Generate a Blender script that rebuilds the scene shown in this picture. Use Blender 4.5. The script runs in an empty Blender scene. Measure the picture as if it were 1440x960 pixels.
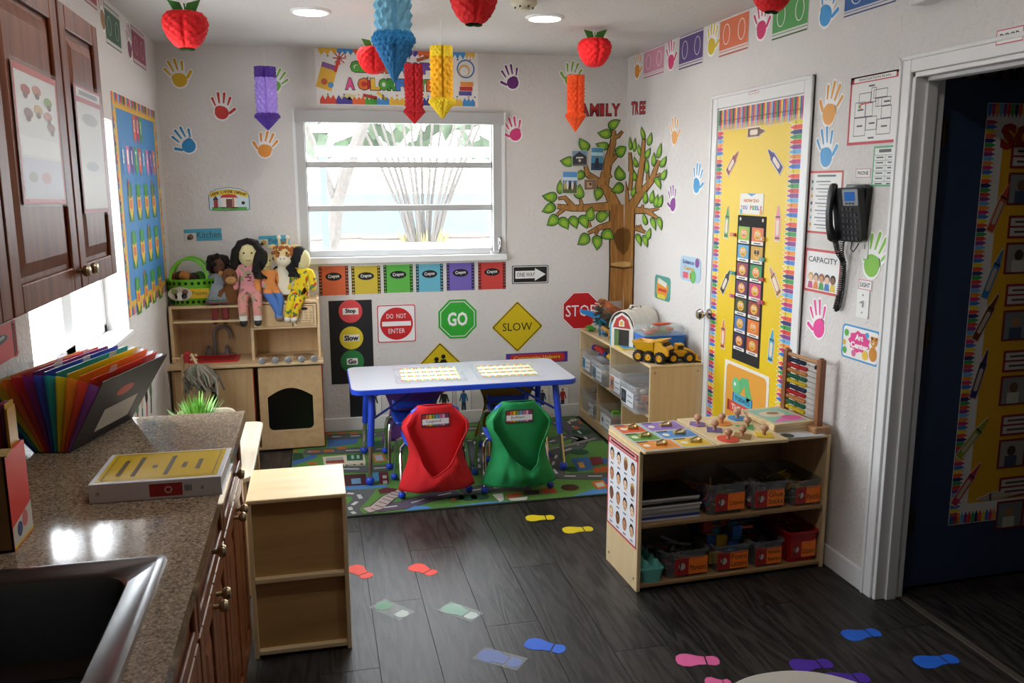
import bpy, math, random
from mathutils import Vector, Matrix, noise
random.seed(7)
sc = bpy.context.scene
COL = sc.collection
PI = math.pi
# ------------------------------------------------------------------ camera
CAMH, YAW, PITCH, ROLL, FPX = 1.649, math.radians(12.959), math.radians(10.383), math.radians(-0.153), 1200.0
Fw = Vector((math.sin(YAW)*math.cos(PITCH), math.cos(YAW)*math.cos(PITCH), -math.sin(PITCH)))
Rt0 = Vector((math.cos(YAW), -math.sin(YAW), 0)); Up0 = Rt0.cross(Fw)
Rt = Rt0*math.cos(ROLL)+Up0*math.sin(ROLL); Up = -Rt0*math.sin(ROLL)+Up0*math.cos(ROLL)
CP = Vector((0, 0, CAMH))
cam = bpy.data.cameras.new('camera'); cam.lens = 30.0; cam.sensor_width = 36.0; cam.sensor_fit = 'HORIZONTAL'
cam.clip_start = .05; cam.clip_end = 300
co = bpy.data.objects.new('camera', cam); COL.objects.link(co)
co.matrix_world = Matrix(((Rt.x, Up.x, -Fw.x, CP.x), (Rt.y, Up.y, -Fw.y, CP.y), (Rt.z, Up.z, -Fw.z, CP.z), (0, 0, 0, 1)))
sc.camera = co
# ------------------------------------------------------------------ sky, exposure
LAMP = 62.0
world = bpy.data.worlds.new('overcast_sky'); sc.world = world; world.use_nodes = True
bg = world.node_tree.nodes['Background']; bg.inputs[0].default_value = (.90, .96, 1.0, 1); bg.inputs[1].default_value = 13.5
sc.view_settings.view_transform = 'Standard'; sc.view_settings.look = 'None'
sc.view_settings.gamma = 1; sc.view_settings.use_curve_mapping = False
sc.view_settings.exposure = 0.45
# daylight portals in the two window openings (they only guide the sky's light)
def portal(loc, rot, sx, sy):
    l = bpy.data.lights.new('window_daylight', 'AREA'); l.shape = 'RECTANGLE'; l.size = sx; l.size_y = sy
    l.cycles.is_portal = True
    o = bpy.data.objects.new('window_daylight', l); COL.objects.link(o); o.location = loc; o.rotation_euler = rot
portal((.584, 5.95, 1.64), (-PI/2, 0, 0), 1.4, 1.0)
portal((-1.13, 3.68, 1.44), (0, -PI/2, 0), 1.05, 1.5)
# ------------------------------------------------------------------ room numbers
D, R, L, H, FRONT = 5.742, 2.14, -.895, 2.5, -1.5
def ray(px, py): return Fw+Rt*((px-720)/FPX)-Up*((py-480)/FPX)
def hit(ax, val, px, py):
    r = ray(px, py); return CP+r*((val-CP[ax])/r[ax])
# a plane = (axis, value, u direction, v direction); local z points into the room
PL = {'B': (1, D, Vector((1, 0, 0)), Vector((0, 0, 1))), 'R': (0, R, Vector((0, -1, 0)), Vector((0, 0, 1))),
      'L': (0, L, Vector((0, 1, 0)), Vector((0, 0, 1))), 'F': (2, 0, Vector((1, 0, 0)), Vector((0, 1, 0)))}
def plane(key, ax, val, u, v): PL[key] = (ax, val, Vector(u), Vector(v))
def P(pl, px, py):
    ax, val, u, v = PL[pl]; p = hit(ax, val, px, py); return (p.dot(u), p.dot(v))
def MAT(pl, u, v, rot=0, off=0):
    ax, val, U, V = PL[pl]; n = U.cross(V); o = U*u+V*v; o[ax] = val; o = o+n*off
    c, s = math.cos(rot), math.sin(rot); a = U*c+V*s; b = -U*s+V*c
    return Matrix(((a.x, b.x, n.x, o.x), (a.y, b.y, n.y, o.y), (a.z, b.z, n.z, o.z), (0, 0, 0, 1)))
class Flat:
    def __init__(s, pl, xl, xr, yt, yb, rot=0, off=0):
        xm, ym = (xl+xr)/2, (yt+yb)/2
        l, r, t, b = P(pl, xl, ym), P(pl, xr, ym), P(pl, xm, yt), P(pl, xm, yb)
        s.w = abs(r[0]-l[0]); s.h = abs(t[1]-b[1]); s.u = (l[0]+r[0])/2; s.v = (t[1]+b[1])/2
        s.M = MAT(pl, s.u, s.v, math.radians(rot), off)
# ------------------------------------------------------------------ materials
def lin(c):
    c = c/255.0
    return c/12.92 if c <= .04045 else ((c+.055)/1.055)**2.4
def rgb(c):
    if isinstance(c, str): c = tuple(int(c[i:i+2], 16) for i in (0, 2, 4))
    return tuple(lin(x) for x in c)+(1,)
_m = {}
def nt(name):
    m = bpy.data.materials.new(name); m.use_nodes = True
    return m, m.node_tree.nodes, m.node_tree.links, m.node_tree.nodes['Principled BSDF']
def col(c, rough=.6, metal=0, bump=0, bscale=200, var=0, coat=0):
    """plain coloured surface with a faint procedural mottling / relief"""
    k = (c, rough, metal, bump, bscale, var, coat)
    if k in _m: return _m[k]
    m, N, K, b = nt('m_'+str(c)); b.inputs['Base Color'].default_value = rgb(c)
    b.inputs['Roughness'].default_value = rough; b.inputs['Metallic'].default_value = metal
    if coat: b.inputs['Coat Weight'].default_value = coat
    if bump or var:
        n = N.new('ShaderNodeTexNoise'); n.inputs['Scale'].default_value = bscale; n.inputs['Detail'].default_value = 4
        g = N.new('ShaderNodeNewGeometry'); K.new(g.outputs['Position'], n.inputs['Vector'])
        if bump:
            bp = N.new('ShaderNodeBump'); bp.inputs['Strength'].default_value = bump; bp.inputs['Distance'].default_value = .01
            K.new(n.outputs[0], bp.inputs['Height']); K.new(bp.outputs[0], b.inputs['Normal'])
        if var:
            r = N.new('ShaderNodeValToRGB'); a = rgb(c)
            r.color_ramp.elements[0].position = .3; r.color_ramp.elements[1].position = .7
            r.color_ramp.elements[0].color = tuple(x*(1-var) for x in a[:3])+(1,)
            r.color_ramp.elements[1].color = tuple(min(1, x*(1+var)) for x in a[:3])+(1,)
            K.new(n.outputs[0], r.inputs[0]); K.new(r.outputs[0], b.inputs['Base Color'])
    _m[k] = m; return m
def wood(name, c1, c2, axis=0, scale=9, rough=.45, coat=0, spec=.5):
    """grain stretched along one object axis"""
    k = (name, axis)
    if k in _m: return _m[k]
    m, N, K, b = nt(name+'_%d' % axis)
    tc = N.new('ShaderNodeTexCoord'); mp = N.new('ShaderNodeMapping'); oi = N.new('ShaderNodeObjectInfo')
    s = [scale*4]*3; s[axis] = scale*.35; mp.inputs['Scale'].default_value = s
    ml = N.new('ShaderNodeMath'); ml.operation = 'MULTIPLY'; ml.inputs[1].default_value = 40
    K.new(oi.outputs['Random'], ml.inputs[0]); K.new(ml.outputs[0], mp.inputs['Location'])
    K.new(tc.outputs['Object'], mp.inputs['Vector'])
    n = N.new('ShaderNodeTexNoise'); n.inputs['Scale'].default_value = 1; n.inputs['Detail'].default_value = 6
    n.inputs['Distortion'].default_value = .8; K.new(mp.outputs[0], n.inputs['Vector'])
    r = N.new('ShaderNodeValToRGB'); r.color_ramp.elements[0].position = .3; r.color_ramp.elements[1].position = .72
    r.color_ramp.elements[0].color = rgb(c1); r.color_ramp.elements[1].color = rgb(c2)
    K.new(n.outputs[0], r.inputs[0]); K.new(r.outputs[0], b.inputs['Base Color'])
    b.inputs['Roughness'].default_value = rough; b.inputs['Coat Weight'].default_value = coat; b.inputs['Specular IOR Level'].default_value = spec
    bp = N.new('ShaderNodeBump'); bp.inputs['Strength'].default_value = .06; K.new(n.outputs[0], bp.inputs['Height']); K.new(bp.outputs[0], b.inputs['Normal'])
    _m[k] = m; return m
def MAPLE(ax=0): return wood('maple', 'd4b88a', 'e0c89e', ax, 7, .4)
def CHERRY(ax=2): return wood('cherry', '5e2c16', '844828', ax, 8, .42, 0, .22)
def BASEWOOD(ax=2): return wood('basewood', '6e3a1c', '9a5a30', ax, 8, .36)
def clear(c='dfe6ea', alpha=.25, rough=.15):
    """clear plastic or pane: mostly see-through, with reflections"""
    k = ('clear', c, alpha, rough)
    if k in _m: return _m[k]
    m, N, K, b = nt('clear_'+c); b.inputs['Base Color'].default_value = rgb(c); b.inputs['Roughness'].default_value = rough
    t = N.new('ShaderNodeBsdfTransparent'); t.inputs[0].default_value = (1, 1, 1, 1)
    x = N.new('ShaderNodeMixShader'); x.inputs[0].default_value = alpha
    K.new(t.outputs[0], x.inputs[1]); K.new(b.outputs[0], x.inputs[2]); K.new(x.outputs[0], N['Material Output'].inputs[0])
    _m[k] = m; return m
def tint(c, k=.75):
    """tinted translucent folder plastic"""
    key = ('tint', c)
    if key in _m: return _m[key]
    m, N, K, b = nt('tint_'+c); b.inputs['Base Color'].default_value = rgb(c); b.inputs['Roughness'].default_value = .3
    t = N.new('ShaderNodeBsdfTranslucent'); t.inputs[0].default_value = rgb(c)
    x = N.new('ShaderNodeMixShader'); x.inputs[0].default_value = .45
    K.new(b.outputs[0], x.inputs[1]); K.new(t.outputs[0], x.inputs[2]); K.new(x.outputs[0], N['Material Output'].inputs[0])
    _m[key] = m; return m
def emit(c, s):
    m, N, K, b = nt('lamp_glow'); e = N.new('ShaderNodeEmission'); e.inputs[0].default_value = rgb(c); e.inputs[1].default_value = s
    K.new(e.outputs[0], N['Material Output'].inputs[0]); return m
def plaster(name, c, s=.25):
    m, N, K, b = nt(name); b.inputs['Roughness'].default_value = .75
    g = N.new('ShaderNodeNewGeometry')
    n = N.new('ShaderNodeTexNoise'); n.inputs['Scale'].default_value = 28; n.inputs['Detail'].default_value = 5; n.inputs['Distortion'].default_value = 1.2
    K.new(g.outputs['Position'], n.inputs['Vector'])
    r = N.new('ShaderNodeValToRGB'); r.color_ramp.elements[0].position = .45; r.color_ramp.elements[1].position = .6
    K.new(n.outputs[0], r.inputs[0])
    bp = N.new('ShaderNodeBump'); bp.inputs['Strength'].default_value = s; bp.inputs['Distance'].default_value = .01
    K.new(r.outputs[0], bp.inputs['Height']); K.new(bp.outputs[0], b.inputs['Normal'])
    n2 = N.new('ShaderNodeTexNoise'); n2.inputs['Scale'].default_value = 1.5; K.new(g.outputs['Position'], n2.inputs['Vector'])
    r2 = N.new('ShaderNodeValToRGB'); a = rgb(c); r2.color_ramp.elements[0].color = tuple(x*.96 for x in a[:3])+(1,); r2.color_ramp.elements[1].color = a
    K.new(n2.outputs[0], r2.inputs[0]); K.new(r2.outputs[0], b.inputs['Base Color'])
    return m
WHITE = col('f0f0ee', .55); BLACK = col('141414', .5); STEEL = col('b8b8b8', .22, 1); CHROME = col('d0d0d0', .12, 1)
# ------------------------------------------------------------------ mesh builder
_txt = {}
def glyphs(s, bold):
    k = (s, bold)
    if k in _txt: return _txt[k]
    c = bpy.data.curves.new('t', 'FONT'); c.body = s; c.size = 1; c.resolution_u = 2; c.offset = bold
    o = bpy.data.objects.new('t', c); m = o.to_mesh()
    v = [(p.co.x, p.co.y) for p in m.vertices]; f = [tuple(p.vertices) for p in m.polygons]
    o.to_mesh_clear(); bpy.data.objects.remove(o); bpy.data.curves.remove(c)
    _txt[k] = (v, f); return v, f
def arc(cx, cy, r, a0, a1, n, ry=None):
    ry = r if ry is None else ry
    return [(cx+r*math.cos(math.radians(a0+(a1-a0)*i/n)), cy+ry*math.sin(math.radians(a0+(a1-a0)*i/n))) for i in range(n+1)]
def rrect(x0, y0, x1, y1, r, n=5):
    return arc(x1-r, y0+r, r, -90, 0, n)+arc(x1-r, y1-r, r, 0, 90, n)+arc(x0+r, y1-r, r, 90, 180, n)+arc(x0+r, y0+r, r, 180, 270, n)
def ngon(cx, cy, r, n, a0=0): return [(cx+r*math.cos(a0+2*PI*i/n), cy+r*math.sin(a0+2*PI*i/n)) for i in range(n)]
def rot2(pts, a, cx=0, cy=0):
    c, s = math.cos(a), math.sin(a); return [(cx+(x-cx)*c-(y-cy)*s, cy+(x-cx)*s+(y-cy)*c) for x, y in pts]
def ribbon(pts, w0, w1=None):
    """2-D strip polygon along a polyline"""
    w1 = w0 if w1 is None else w1; l, r = [], []
    for i, p in enumerate(pts):
        a = pts[max(0, i-1)]; b = pts[min(len(pts)-1, i+1)]; d = math.hypot(b[0]-a[0], b[1]-a[1]) or 1
        nx, ny = -(b[1]-a[1])/d, (b[0]-a[0])/d; w = (w0+(w1-w0)*i/(len(pts)-1))/2
        l.append((p[0]+nx*w, p[1]+ny*w)); r.append((p[0]-nx*w, p[1]-ny*w))
    return l, r
class B:
    def __init__(s): s.v = []; s.f = []; s.m = []; s.sm = []; s.mats = []
    def mi(s, m):
        if m not in s.mats: s.mats.append(m)
        return s.mats.index(m)
    def add(s, v, f, m, smooth=False):
        o = len(s.v); s.v += [tuple(p) for p in v]; k = s.mi(m)
        for q in f: s.f.append(tuple(i+o for i in q)); s.m.append(k); s.sm.append(smooth)
        return s
    def box(s, x0, y0, z0, x1, y1, z1, m):
        v = [(x, y, z) for z in (z0, z1) for y in (y0, y1) for x in (x0, x1)]
        return s.add(v, [(0, 2, 3, 1), (4, 5, 7, 6), (0, 1, 5, 4), (2, 6, 7, 3), (0, 4, 6, 2), (1, 3, 7, 5)], m)
    def boxc(s, c, d, m, M=None):
        v = [Vector((c[0]+sx*d[0]/2, c[1]+sy*d[1]/2, c[2]+sz*d[2]/2)) for sz in (-1, 1) for sy in (-1, 1) for sx in (-1, 1)]
        if M: v = [M @ p for p in v]
        return s.add(v, [(0, 2, 3, 1), (4, 5, 7, 6), (0, 1, 5, 4), (2, 6, 7, 3), (0, 4, 6, 2), (1, 3, 7, 5)], m)
    def poly(s, pts, z, m): return s.add([(x, y, z) for x, y in pts], [tuple(range(len(pts)))], m)
    def strip(s, pts, w0, z, m, w1=None):
        l, r = ribbon(pts, w0, w1); n = len(l)
        return s.add([(x, y, z) for x, y in l+r], [(i, n+i, n+i+1, i+1) for i in range(n-1)], m)
    def rect(s, x0, y0, x1, y1, z, m): return s.poly([(x0, y0), (x1, y0), (x1, y1), (x0, y1)], z, m)
    def frame(s, x0, y0, x1, y1, t, z, m):
        s.rect(x0, y0, x1, y0+t, z, m); s.rect(x0, y1-t, x1, y1, z, m); s.rect(x0, y0+t, x0+t, y1-t, z, m); return s.rect(x1-t, y0+t, x1, y1-t, z, m)
    def circ(s, cx, cy, r, z, m, n=20, ry=None): return s.poly(arc(cx, cy, r, 0, 360*(n-1)/n, n-1, ry), z, m)
    def ring(s, outer, inner, z, m):
        n = len(outer); return s.add([(x, y, z) for x, y in outer+inner], [(i, (i+1) % n, n+(i+1) % n, n+i) for i in range(n)], m)
    def prism(s, pts, z0, z1, m, smooth=False, M=None):
        n = len(pts); v = [Vector((x, y, z0)) for x, y in pts]+[Vector((x, y, z1)) for x, y in pts]
        if M: v = [M @ p for p in v]
        return s.add(v, [tuple(range(n-1, -1, -1)), tuple(range(n, 2*n))]+[(i, (i+1) % n, n+(i+1) % n, n+i) for i in range(n)], m, smooth)
    def loft(s, rings, m, caps=True, smooth=True, closed=True):
        n = len(rings[0]); v = [p for r in rings for p in r]; f = []
        for k in range(len(rings)-1):
            for i in range(n if closed else n-1):
                j = (i+1) % n; f.append((k*n+i, k*n+j, (k+1)*n+j, (k+1)*n+i))
        if caps and closed: f.append(tuple(range(n-1, -1, -1))); f.append(tuple((len(rings)-1)*n+i for i in range(n)))
        return s.add(v, f, m, smooth)
    def tube(s, pts, r, m, n=8, r1=None):
        pts = [Vector(p) for p in pts]; rings = []; prev = None
        for i, p in enumerate(pts):
            d = (pts[min(i+1, len(pts)-1)]-pts[max(i-1, 0)]).normalized()
            if prev is None: a = d.orthogonal().normalized()
            else: a = (prev-d*prev.dot(d)).normalized()
            prev = a; b = d.cross(a)
            rr = r if r1 is None else r+(r1-r)*i/(len(pts)-1)
            if isinstance(r, (list, tuple)): rr = r[i]
            rings.append([p+a*(rr*math.cos(2*PI*k/n))+b*(rr*math.sin(2*PI*k/n)) for k in range(n)])
        return s.loft(rings, m)
    def lathe(s, prof, m, n=20, c=(0, 0, 0), M=None):
        rings = [[Vector((c[0]+r*math.cos(2*PI*k/n), c[1]+r*math.sin(2*PI*k/n), c[2]+z)) for k in range(n)] for r, z in prof]
        if M: rings = [[M @ p for p in r] for r in rings]
        return s.loft(rings, m)
    def ball(s, c, r, m, n=14, k=9, M=None):
        if not isinstance(r, (list, tuple)): r = (r, r, r)
        rings = []
        for j in range(k+1):
            t = -PI/2+PI*min(max(j/k, .001), .999)
            rings.append([Vector((c[0]+r[0]*math.cos(t)*math.cos(2*PI*i/n), c[1]+r[1]*math.cos(t)*math.sin(2*PI*i/n), c[2]+r[2]*math.sin(t))) for i in range(n)])
        if M: rings = [[M @ p for p in q] for q in rings]
        return s.loft(rings, m)
    def text(s, t, cx, cy, z, m, h=None, w=None, rot=0, bold=0.0, line=1.25):
        if '\n' in t:
            ls = t.split('\n')
            for i, q in enumerate(ls):
                dy = ((len(ls)-1)/2-i)*h*line
                s.text(q, cx-dy*math.sin(rot), cy+dy*math.cos(rot), z, m, h, w, rot, bold)
            return s
        v, f = glyphs(t, bold)
        if not v: return s
        x0, x1 = min(p[0] for p in v), max(p[0] for p in v); y0, y1 = min(p[1] for p in v), max(p[1] for p in v)
        ky = h/(y1-y0) if h else w/(x1-x0); kx = w/(x1-x0) if w else ky
        c, sn = math.cos(rot), math.sin(rot); out = []
        for x, y in v:
            a, b = (x-(x0+x1)/2)*kx, (y-(y0+y1)/2)*ky; out.append((cx+a*c-b*sn, cy+a*sn+b*c, z))
        return s.add(out, f, m)
    def pxpoly(s, pl, pts, z, m):
        """a flat cut-out lying on a wall, its outline given by points seen on that wall"""
        ax, val, U, V = PL[pl]; n = U.cross(V); w = []
        for p in pts:
            q = hit(ax, val, *p); w.append(q+n*z)
        return s.add(w, [tuple(range(len(w)))], m)
    def out(s, name, parent=None, M=None, loc=None, rot=None, bevel=0, seg=2, sub=0, sharp=35, solid=0):
        me = bpy.data.meshes.new(name); me.from_pydata(s.v, [], s.f)
        for m in s.mats: me.materials.append(m)
        me.polygons.foreach_set('material_index', s.m); me.polygons.foreach_set('use_smooth', s.sm)
        me.update()
        if any(s.sm): me.set_sharp_from_angle(angle=math.radians(sharp))
        o = bpy.data.objects.new(name, me); COL.objects.link(o)
        if parent: o.parent = parent
        if M: o.matrix_basis = M
        if loc: o.location = loc
        if rot: o.rotation_euler = rot
        if solid:
            md = o.modifiers.new('solid', 'SOLIDIFY'); md.thickness = solid
        if bevel:
            md = o.modifiers.new('bevel', 'BEVEL'); md.width = bevel; md.segments = seg; md.limit_method = 'ANGLE'
        if sub:
            md = o.modifiers.new('sub', 'SUBSURF'); md.levels = sub; md.render_levels = sub
        return o
def tag(o, label=None, cat=None, group=None, kind=None):
    if label: o['label'] = label
    if cat: o['category'] = cat
    if group: o['group'] = group
    if kind: o['kind'] = kind
    return o
def thing(name, label, cat, group=None, loc=(0, 0, 0), rz=0, M=None):
    o = bpy.data.objects.new(name, None); COL.objects.link(o); o.empty_display_size = .05
    if M: o.matrix_basis = M
    else: o.location = loc; o.rotation_euler = (0, 0, rz)
    return tag(o, label, cat, group)
def struct(name, b, **k): return tag(b.out(name, **k), kind='structure')
def copy_tree(o, parent=None):
    c = o.copy(); COL.objects.link(c)
    if parent: c.parent = parent
    for ch in list(o.children): copy_tree(ch, c)
    return c
# ================================================================== THE ROOM
WALL = plaster('wall_paint', 'dcd8d5'); CEIL = plaster('ceiling_paint', 'cecbc8', .15)
TRIM = col('e4e4e4', .4); ALU = col('c2c3c3', .45, .2); ALUW = col('eceef0', .4)
def floor_mat():
    m, N, K, b = nt('dark_plank')
    tc = N.new('ShaderNodeNewGeometry'); oi = N.new('ShaderNodeObjectInfo')
    mp = N.new('ShaderNodeMapping'); mp.inputs['Scale'].default_value = (16, 1.6, 1)
    ml = N.new('ShaderNodeVectorMath'); ml.operation = 'SCALE'; ml.inputs['Scale'].default_value = 30; ml.inputs[0].default_value = (1, 1.7, 0)
    K.new(oi.outputs['Random'], ml.inputs['Scale'])
    sc_ = N.new('ShaderNodeVectorMath'); sc_.operation = 'SCALE'; sc_.inputs['Scale'].default_value = 30; K.new(ml.outputs[0], sc_.inputs[0])
    ad = N.new('ShaderNodeVectorMath'); K.new(tc.outputs['Position'], mp.inputs['Vector']); K.new(mp.outputs[0], ad.inputs[0]); K.new(sc_.outputs[0], ad.inputs[1])
    n = N.new('ShaderNodeTexNoise'); n.inputs['Scale'].default_value = .55; n.inputs['Detail'].default_value = 2; K.new(ad.outputs[0], n.inputs['Vector'])
    w = N.new('ShaderNodeMath'); w.operation = 'MULTIPLY'; w.inputs[1].default_value = 60; K.new(n.outputs[0], w.inputs[0])
    si = N.new('ShaderNodeMath'); si.operation = 'SINE'; K.new(w.outputs[0], si.inputs[0])
    n2 = N.new('ShaderNodeTexNoise'); n2.inputs['Scale'].default_value = 8; n2.inputs['Detail'].default_value = 6; K.new(ad.outputs[0], n2.inputs['Vector'])
    mx = N.new('ShaderNodeMath'); mx.operation = 'MULTIPLY_ADD'; mx.inputs[1].default_value = .2; K.new(si.outputs[0], mx.inputs[0]); K.new(n2.outputs[0], mx.inputs[2])
    ra = N.new('ShaderNodeMath'); ra.operation = 'MULTIPLY_ADD'; ra.inputs[1].default_value = .22; K.new(oi.outputs['Random'], ra.inputs[0]); K.new(mx.outputs[0], ra.inputs[2])
    r = N.new('ShaderNodeValToRGB'); r.color_ramp.elements[0].position = .3; r.color_ramp.elements[1].position = .95
    r.color_ramp.elements[0].color = rgb('1a1817'); r.color_ramp.elements[1].color = rgb('3e3a37')
    K.new(ra.outputs[0], r.inputs[0]); K.new(r.outputs[0], b.inputs['Base Color'])
    b.inputs['Roughness'].default_value = .42; b.inputs['Specular IOR Level'].default_value = .28
    bp = N.new('ShaderNodeBump'); bp.inputs['Strength'].default_value = .2; bp.inputs['Distance'].default_value = .002
    K.new(mx.outputs[0], bp.inputs['Height']); K.new(bp.outputs[0], b.inputs['Normal'])
    return m
PLANK = floor_mat()
b = B(); b.box(L-.3, FRONT-.1, -.12, 4.2, D+.15, -.006, col('1c1a19', .8)); floor = struct('floor', b)
x = .158-.2065*6; i = 0
while x < 4.0:
    x0, x1 = max(x, L-.02), min(x+.2065, 4.0); y = FRONT-.9+((i*.47+.36) % 1.22)
    while y < D:
        y0, y1 = max(y, FRONT), min(y+1.22, D+.02); y += 1.22
        if y1-y0 < .05 or y1 < -.6: continue
        if x0 > R+.15 and (y0 > 3.8 or y1 < 1.2): continue
        b = B(); g = .0011; b.box(x0+g, y0+g, -.006, x1-g, y1-g, 0, PLANK); b.out('plank', floor)
    x += .2065; i += 1
# walls -----------------------------------------------------------------
def holed(name, ax, val, t, a0, a1, h0, h1, z1, lo, hi, mat=WALL):
    """wall slab with one opening; ax 1 = back wall (runs along x), 0 = side wall (runs along y)"""
    b = B()
    for (p0, p1, q0, q1) in ((lo, a0, -.05, z1), (a1, hi, -.05, z1), (a0, a1, -.05, h0), (a0, a1, h1, z1)):
        if p1-p0 < .001 or q1-q0 < .001: continue
        if ax == 1: b.box(p0, val, q0, p1, val+t, q1, mat)
        elif t > 0: b.box(val, p0, q0, val+t, p1, q1, mat)
        else: b.box(val+t, p0, q0, val, p1, q1, mat)
    return struct(name, b)
WX0, WX1, WZ0, WZ1 = -.075, 1.243, 1.185, 2.10
holed('wall_back', 1, D, .16, WX0, WX1, WZ0, WZ1, H, L-.16, R+.12)
LY0, LY1, LZ0, LZ1 = 2.96, 4.405, .95, 1.95
holed('wall_left', 0, L, -.16, LY0, LY1, LZ0, LZ1, H, FRONT, D)
DY0, DY1, DZ = 1.93, 2.803, 2.045
b = B()
b.box(R, DY1, -.05, R+.12, D, H, WALL); b.box(R, FRONT, -.05, R+.12, DY0, H, WALL); b.box(R, DY0, DZ, R+.12, DY1, H, WALL)
struct('wall_right', b)
b = B(); b.box(L-.16, FRONT-.1, -.05, R+.12, FRONT, H, WALL); struct('wall_front', b)
b = B(); b.box(L-.16, FRONT-.1, H, R+.12, D+.16, H+.08, CEIL); struct('ceiling', b)
# hallway beyond the open door
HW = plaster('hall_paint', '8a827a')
b = B(); b.box(R+.12, 3.75, -.05, 4.0, 3.85, H, HW); struct('wall_hall_end', b)
b = B(); b.box(4.0, 1.1, -.05, 4.1, 3.85, H, HW); struct('wall_hall_side', b)
b = B(); b.box(R+.12, 1.1, -.05, 4.0, 1.2, H, HW); struct('wall_hall_near', b)
b = B(); b.box(R+.12, 1.1, H, 4.1, 3.85, H+.08, CEIL); struct('ceiling', b)
# baseboards
def base(name, x0, y0, x1, y1): b = B(); b.box(x0, y0, 0, x1, y1, .095, TRIM); struct(name, b, bevel=.006)
base('baseboard_back', L, D-.014, R-.014, D)
base('baseboard_right', R-.014, 4.41, R, D-.014)
base('baseboard_right', R-.014, 2.868, R, 3.425)
base('baseboard_left', L, 2.9, L+.014, D-.014)
# ------------------------------------------------------------------ back window (three stacked awning panes)
GLASS = clear('f4fafc', .06, .02)
b = B()   # outer aluminium frame
for (x0, z0, x1, z1) in ((WX0-.018, WZ0, WX0+.042, WZ1), (WX1-.05, WZ0, WX1+.018, WZ1), (WX0-.018, WZ1-.03, WX1+.018, WZ1+.018)):
    b.box(x0, D-.008, z0, x1, D+.09, z1, ALU)
win = struct('window_1', b, bevel=.003)
b = B(); b.box(WX0-.03, D-.012, WZ0, WX0-.012, D+.02, WZ1, ALUW); b.box(WX1+.008, D-.012, WZ0, WX1+.032, D+.02, WZ1, ALUW); b.out('side_trim', win)
b = B(); b.box(WX0-.03, D-.045, WZ0-.035, WX1+.035, D+.10, WZ0-.004, ALUW); b.box(WX0-.03, D-.05, WZ0-.04, WX1+.035, D-.04, WZ0+.002, ALUW); b.out('sill', win, bevel=.004)
b = B(); b.box(WX0-.022, D-.05, 2.043, WX1+.022, D-.001, 2.121, col('b4b5b6', .5)); b.box(WX0-.026, D-.052, 2.04, WX0-.016, D, 2.123, ALUW); b.box(WX1+.016, D-.052, 2.04, WX1+.028, D, 2.123, ALUW)
b.out('blind_box', win, bevel=.004)
za = [WZ0, 1.487, 1.768, WZ1-.03]
for k in range(3):
    z0, z1 = za[k], za[k+1]
    b = B()
    for (q0, q1) in ((z0, z0+(.034 if k else .042)), (z1-.006, z1)):
        b.box(WX0+.04, D+.03, q0, WX1-.048, D+.075, q1, ALU)
    for (q0, q1) in ((WX0+.04, WX0+.05), (WX1-.058, WX1-.048)): b.box(q0, D+.03, z0, q1, D+.075, z1, ALU)
    s = b.out('sash', win, bevel=.003)
    b = B(); b.box(WX0+.045, D+.05, z0+.02, WX1-.053, D+.054, z1-.003, GLASS); b.out('pane', s)
b = B(); b.boxc((WX1-.022, D-.012, WZ0+.012), (.10, .03, .018), ALU); b.boxc((WX1-.012, D-.022, WZ0+.062), (.022, .018, .11), STEEL)
b.tube([(WX1-.012, D-.03, WZ0+.11), (WX1-.005, D-.045, WZ0+.07), (WX1-.02, D-.04, WZ0+.02)], .007, STEEL); b.out('crank', win, bevel=.003)
# ------------------------------------------------------------------ left window in its deep reveal
b = B()
for (y0, y1) in ((LY0, LY0+.05), (3.70, 3.84), (LY1-.05, LY1)): b.box(L-.15, y0, LZ0, L-.10, y1, LZ1, ALUW)
b.box(L-.15, LY0, LZ0, L-.10, LY1, LZ0+.05, ALUW); b.box(L-.15, LY0, LZ1-.05, L-.10, LY1, LZ1, ALUW); b.box(L-.14, 4.25, LZ0, L-.11, 4.275, LZ1, ALUW)
w2 = struct('window_2', b, bevel=.004)
for (y0, y1) in ((LY0+.05, 3.70), (3.84, 4.25), (4.275, LY1-.05)):
    b = B(); b.box(L-.128, y0, LZ0+.05, L-.124, y1, LZ1-.05, GLASS); b.out('pane', w2)
b = B(); b.box(L-.155, LY0, LZ0-.004, L+.02, LY1, LZ0+.012, ALUW); b.out('sill', w2)
# ------------------------------------------------------------------ yellow closet door
CT = .014
def casing(name, y0, y1, z1, w):
    b = B()
    b.box(R-CT, y1, 0, R, y1+w, z1+w, TRIM); b.box(R-CT, y0-w, 0, R, y0, z1+w, TRIM); b.box(R-CT, y0, z1, R, y1, z1+w, TRIM)
    b.box(R-CT-.006, y1+w-.016, 0, R, y1+w, z1+w, TRIM); b.box(R-CT-.006, y0-w, 0, R, y0-w+.016, z1+w, TRIM); b.box(R-CT-.006, y0-w, z1+w-.016, R, y1+w, z1+w, TRIM)
    return struct(name, b, bevel=.004)
YD0, YD1 = 3.50, 4.335
casing('trim_1', YD0, YD1, 2.045, .07)
b = B(); b.box(R-.006, YD0+.003, .008, R, YD1-.003, 2.042, col('ececec', .45)); d1 = struct('door_1', b)
# handle of the closet door (hinge side is the right one)
hp = P('R', 1000, 441); M = MAT('R', hp[0], hp[1], 0, .006)
b = B(); b.lathe([(.03, 0), (.031, .006), (.026, .012), (.012, .014), (.011, .035), (.02, .04), (.03, .055), (.031, .065), (.022, .078), (0, .08)], CHROME, 20); b.out('door_handle', d1, M=M)
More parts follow.
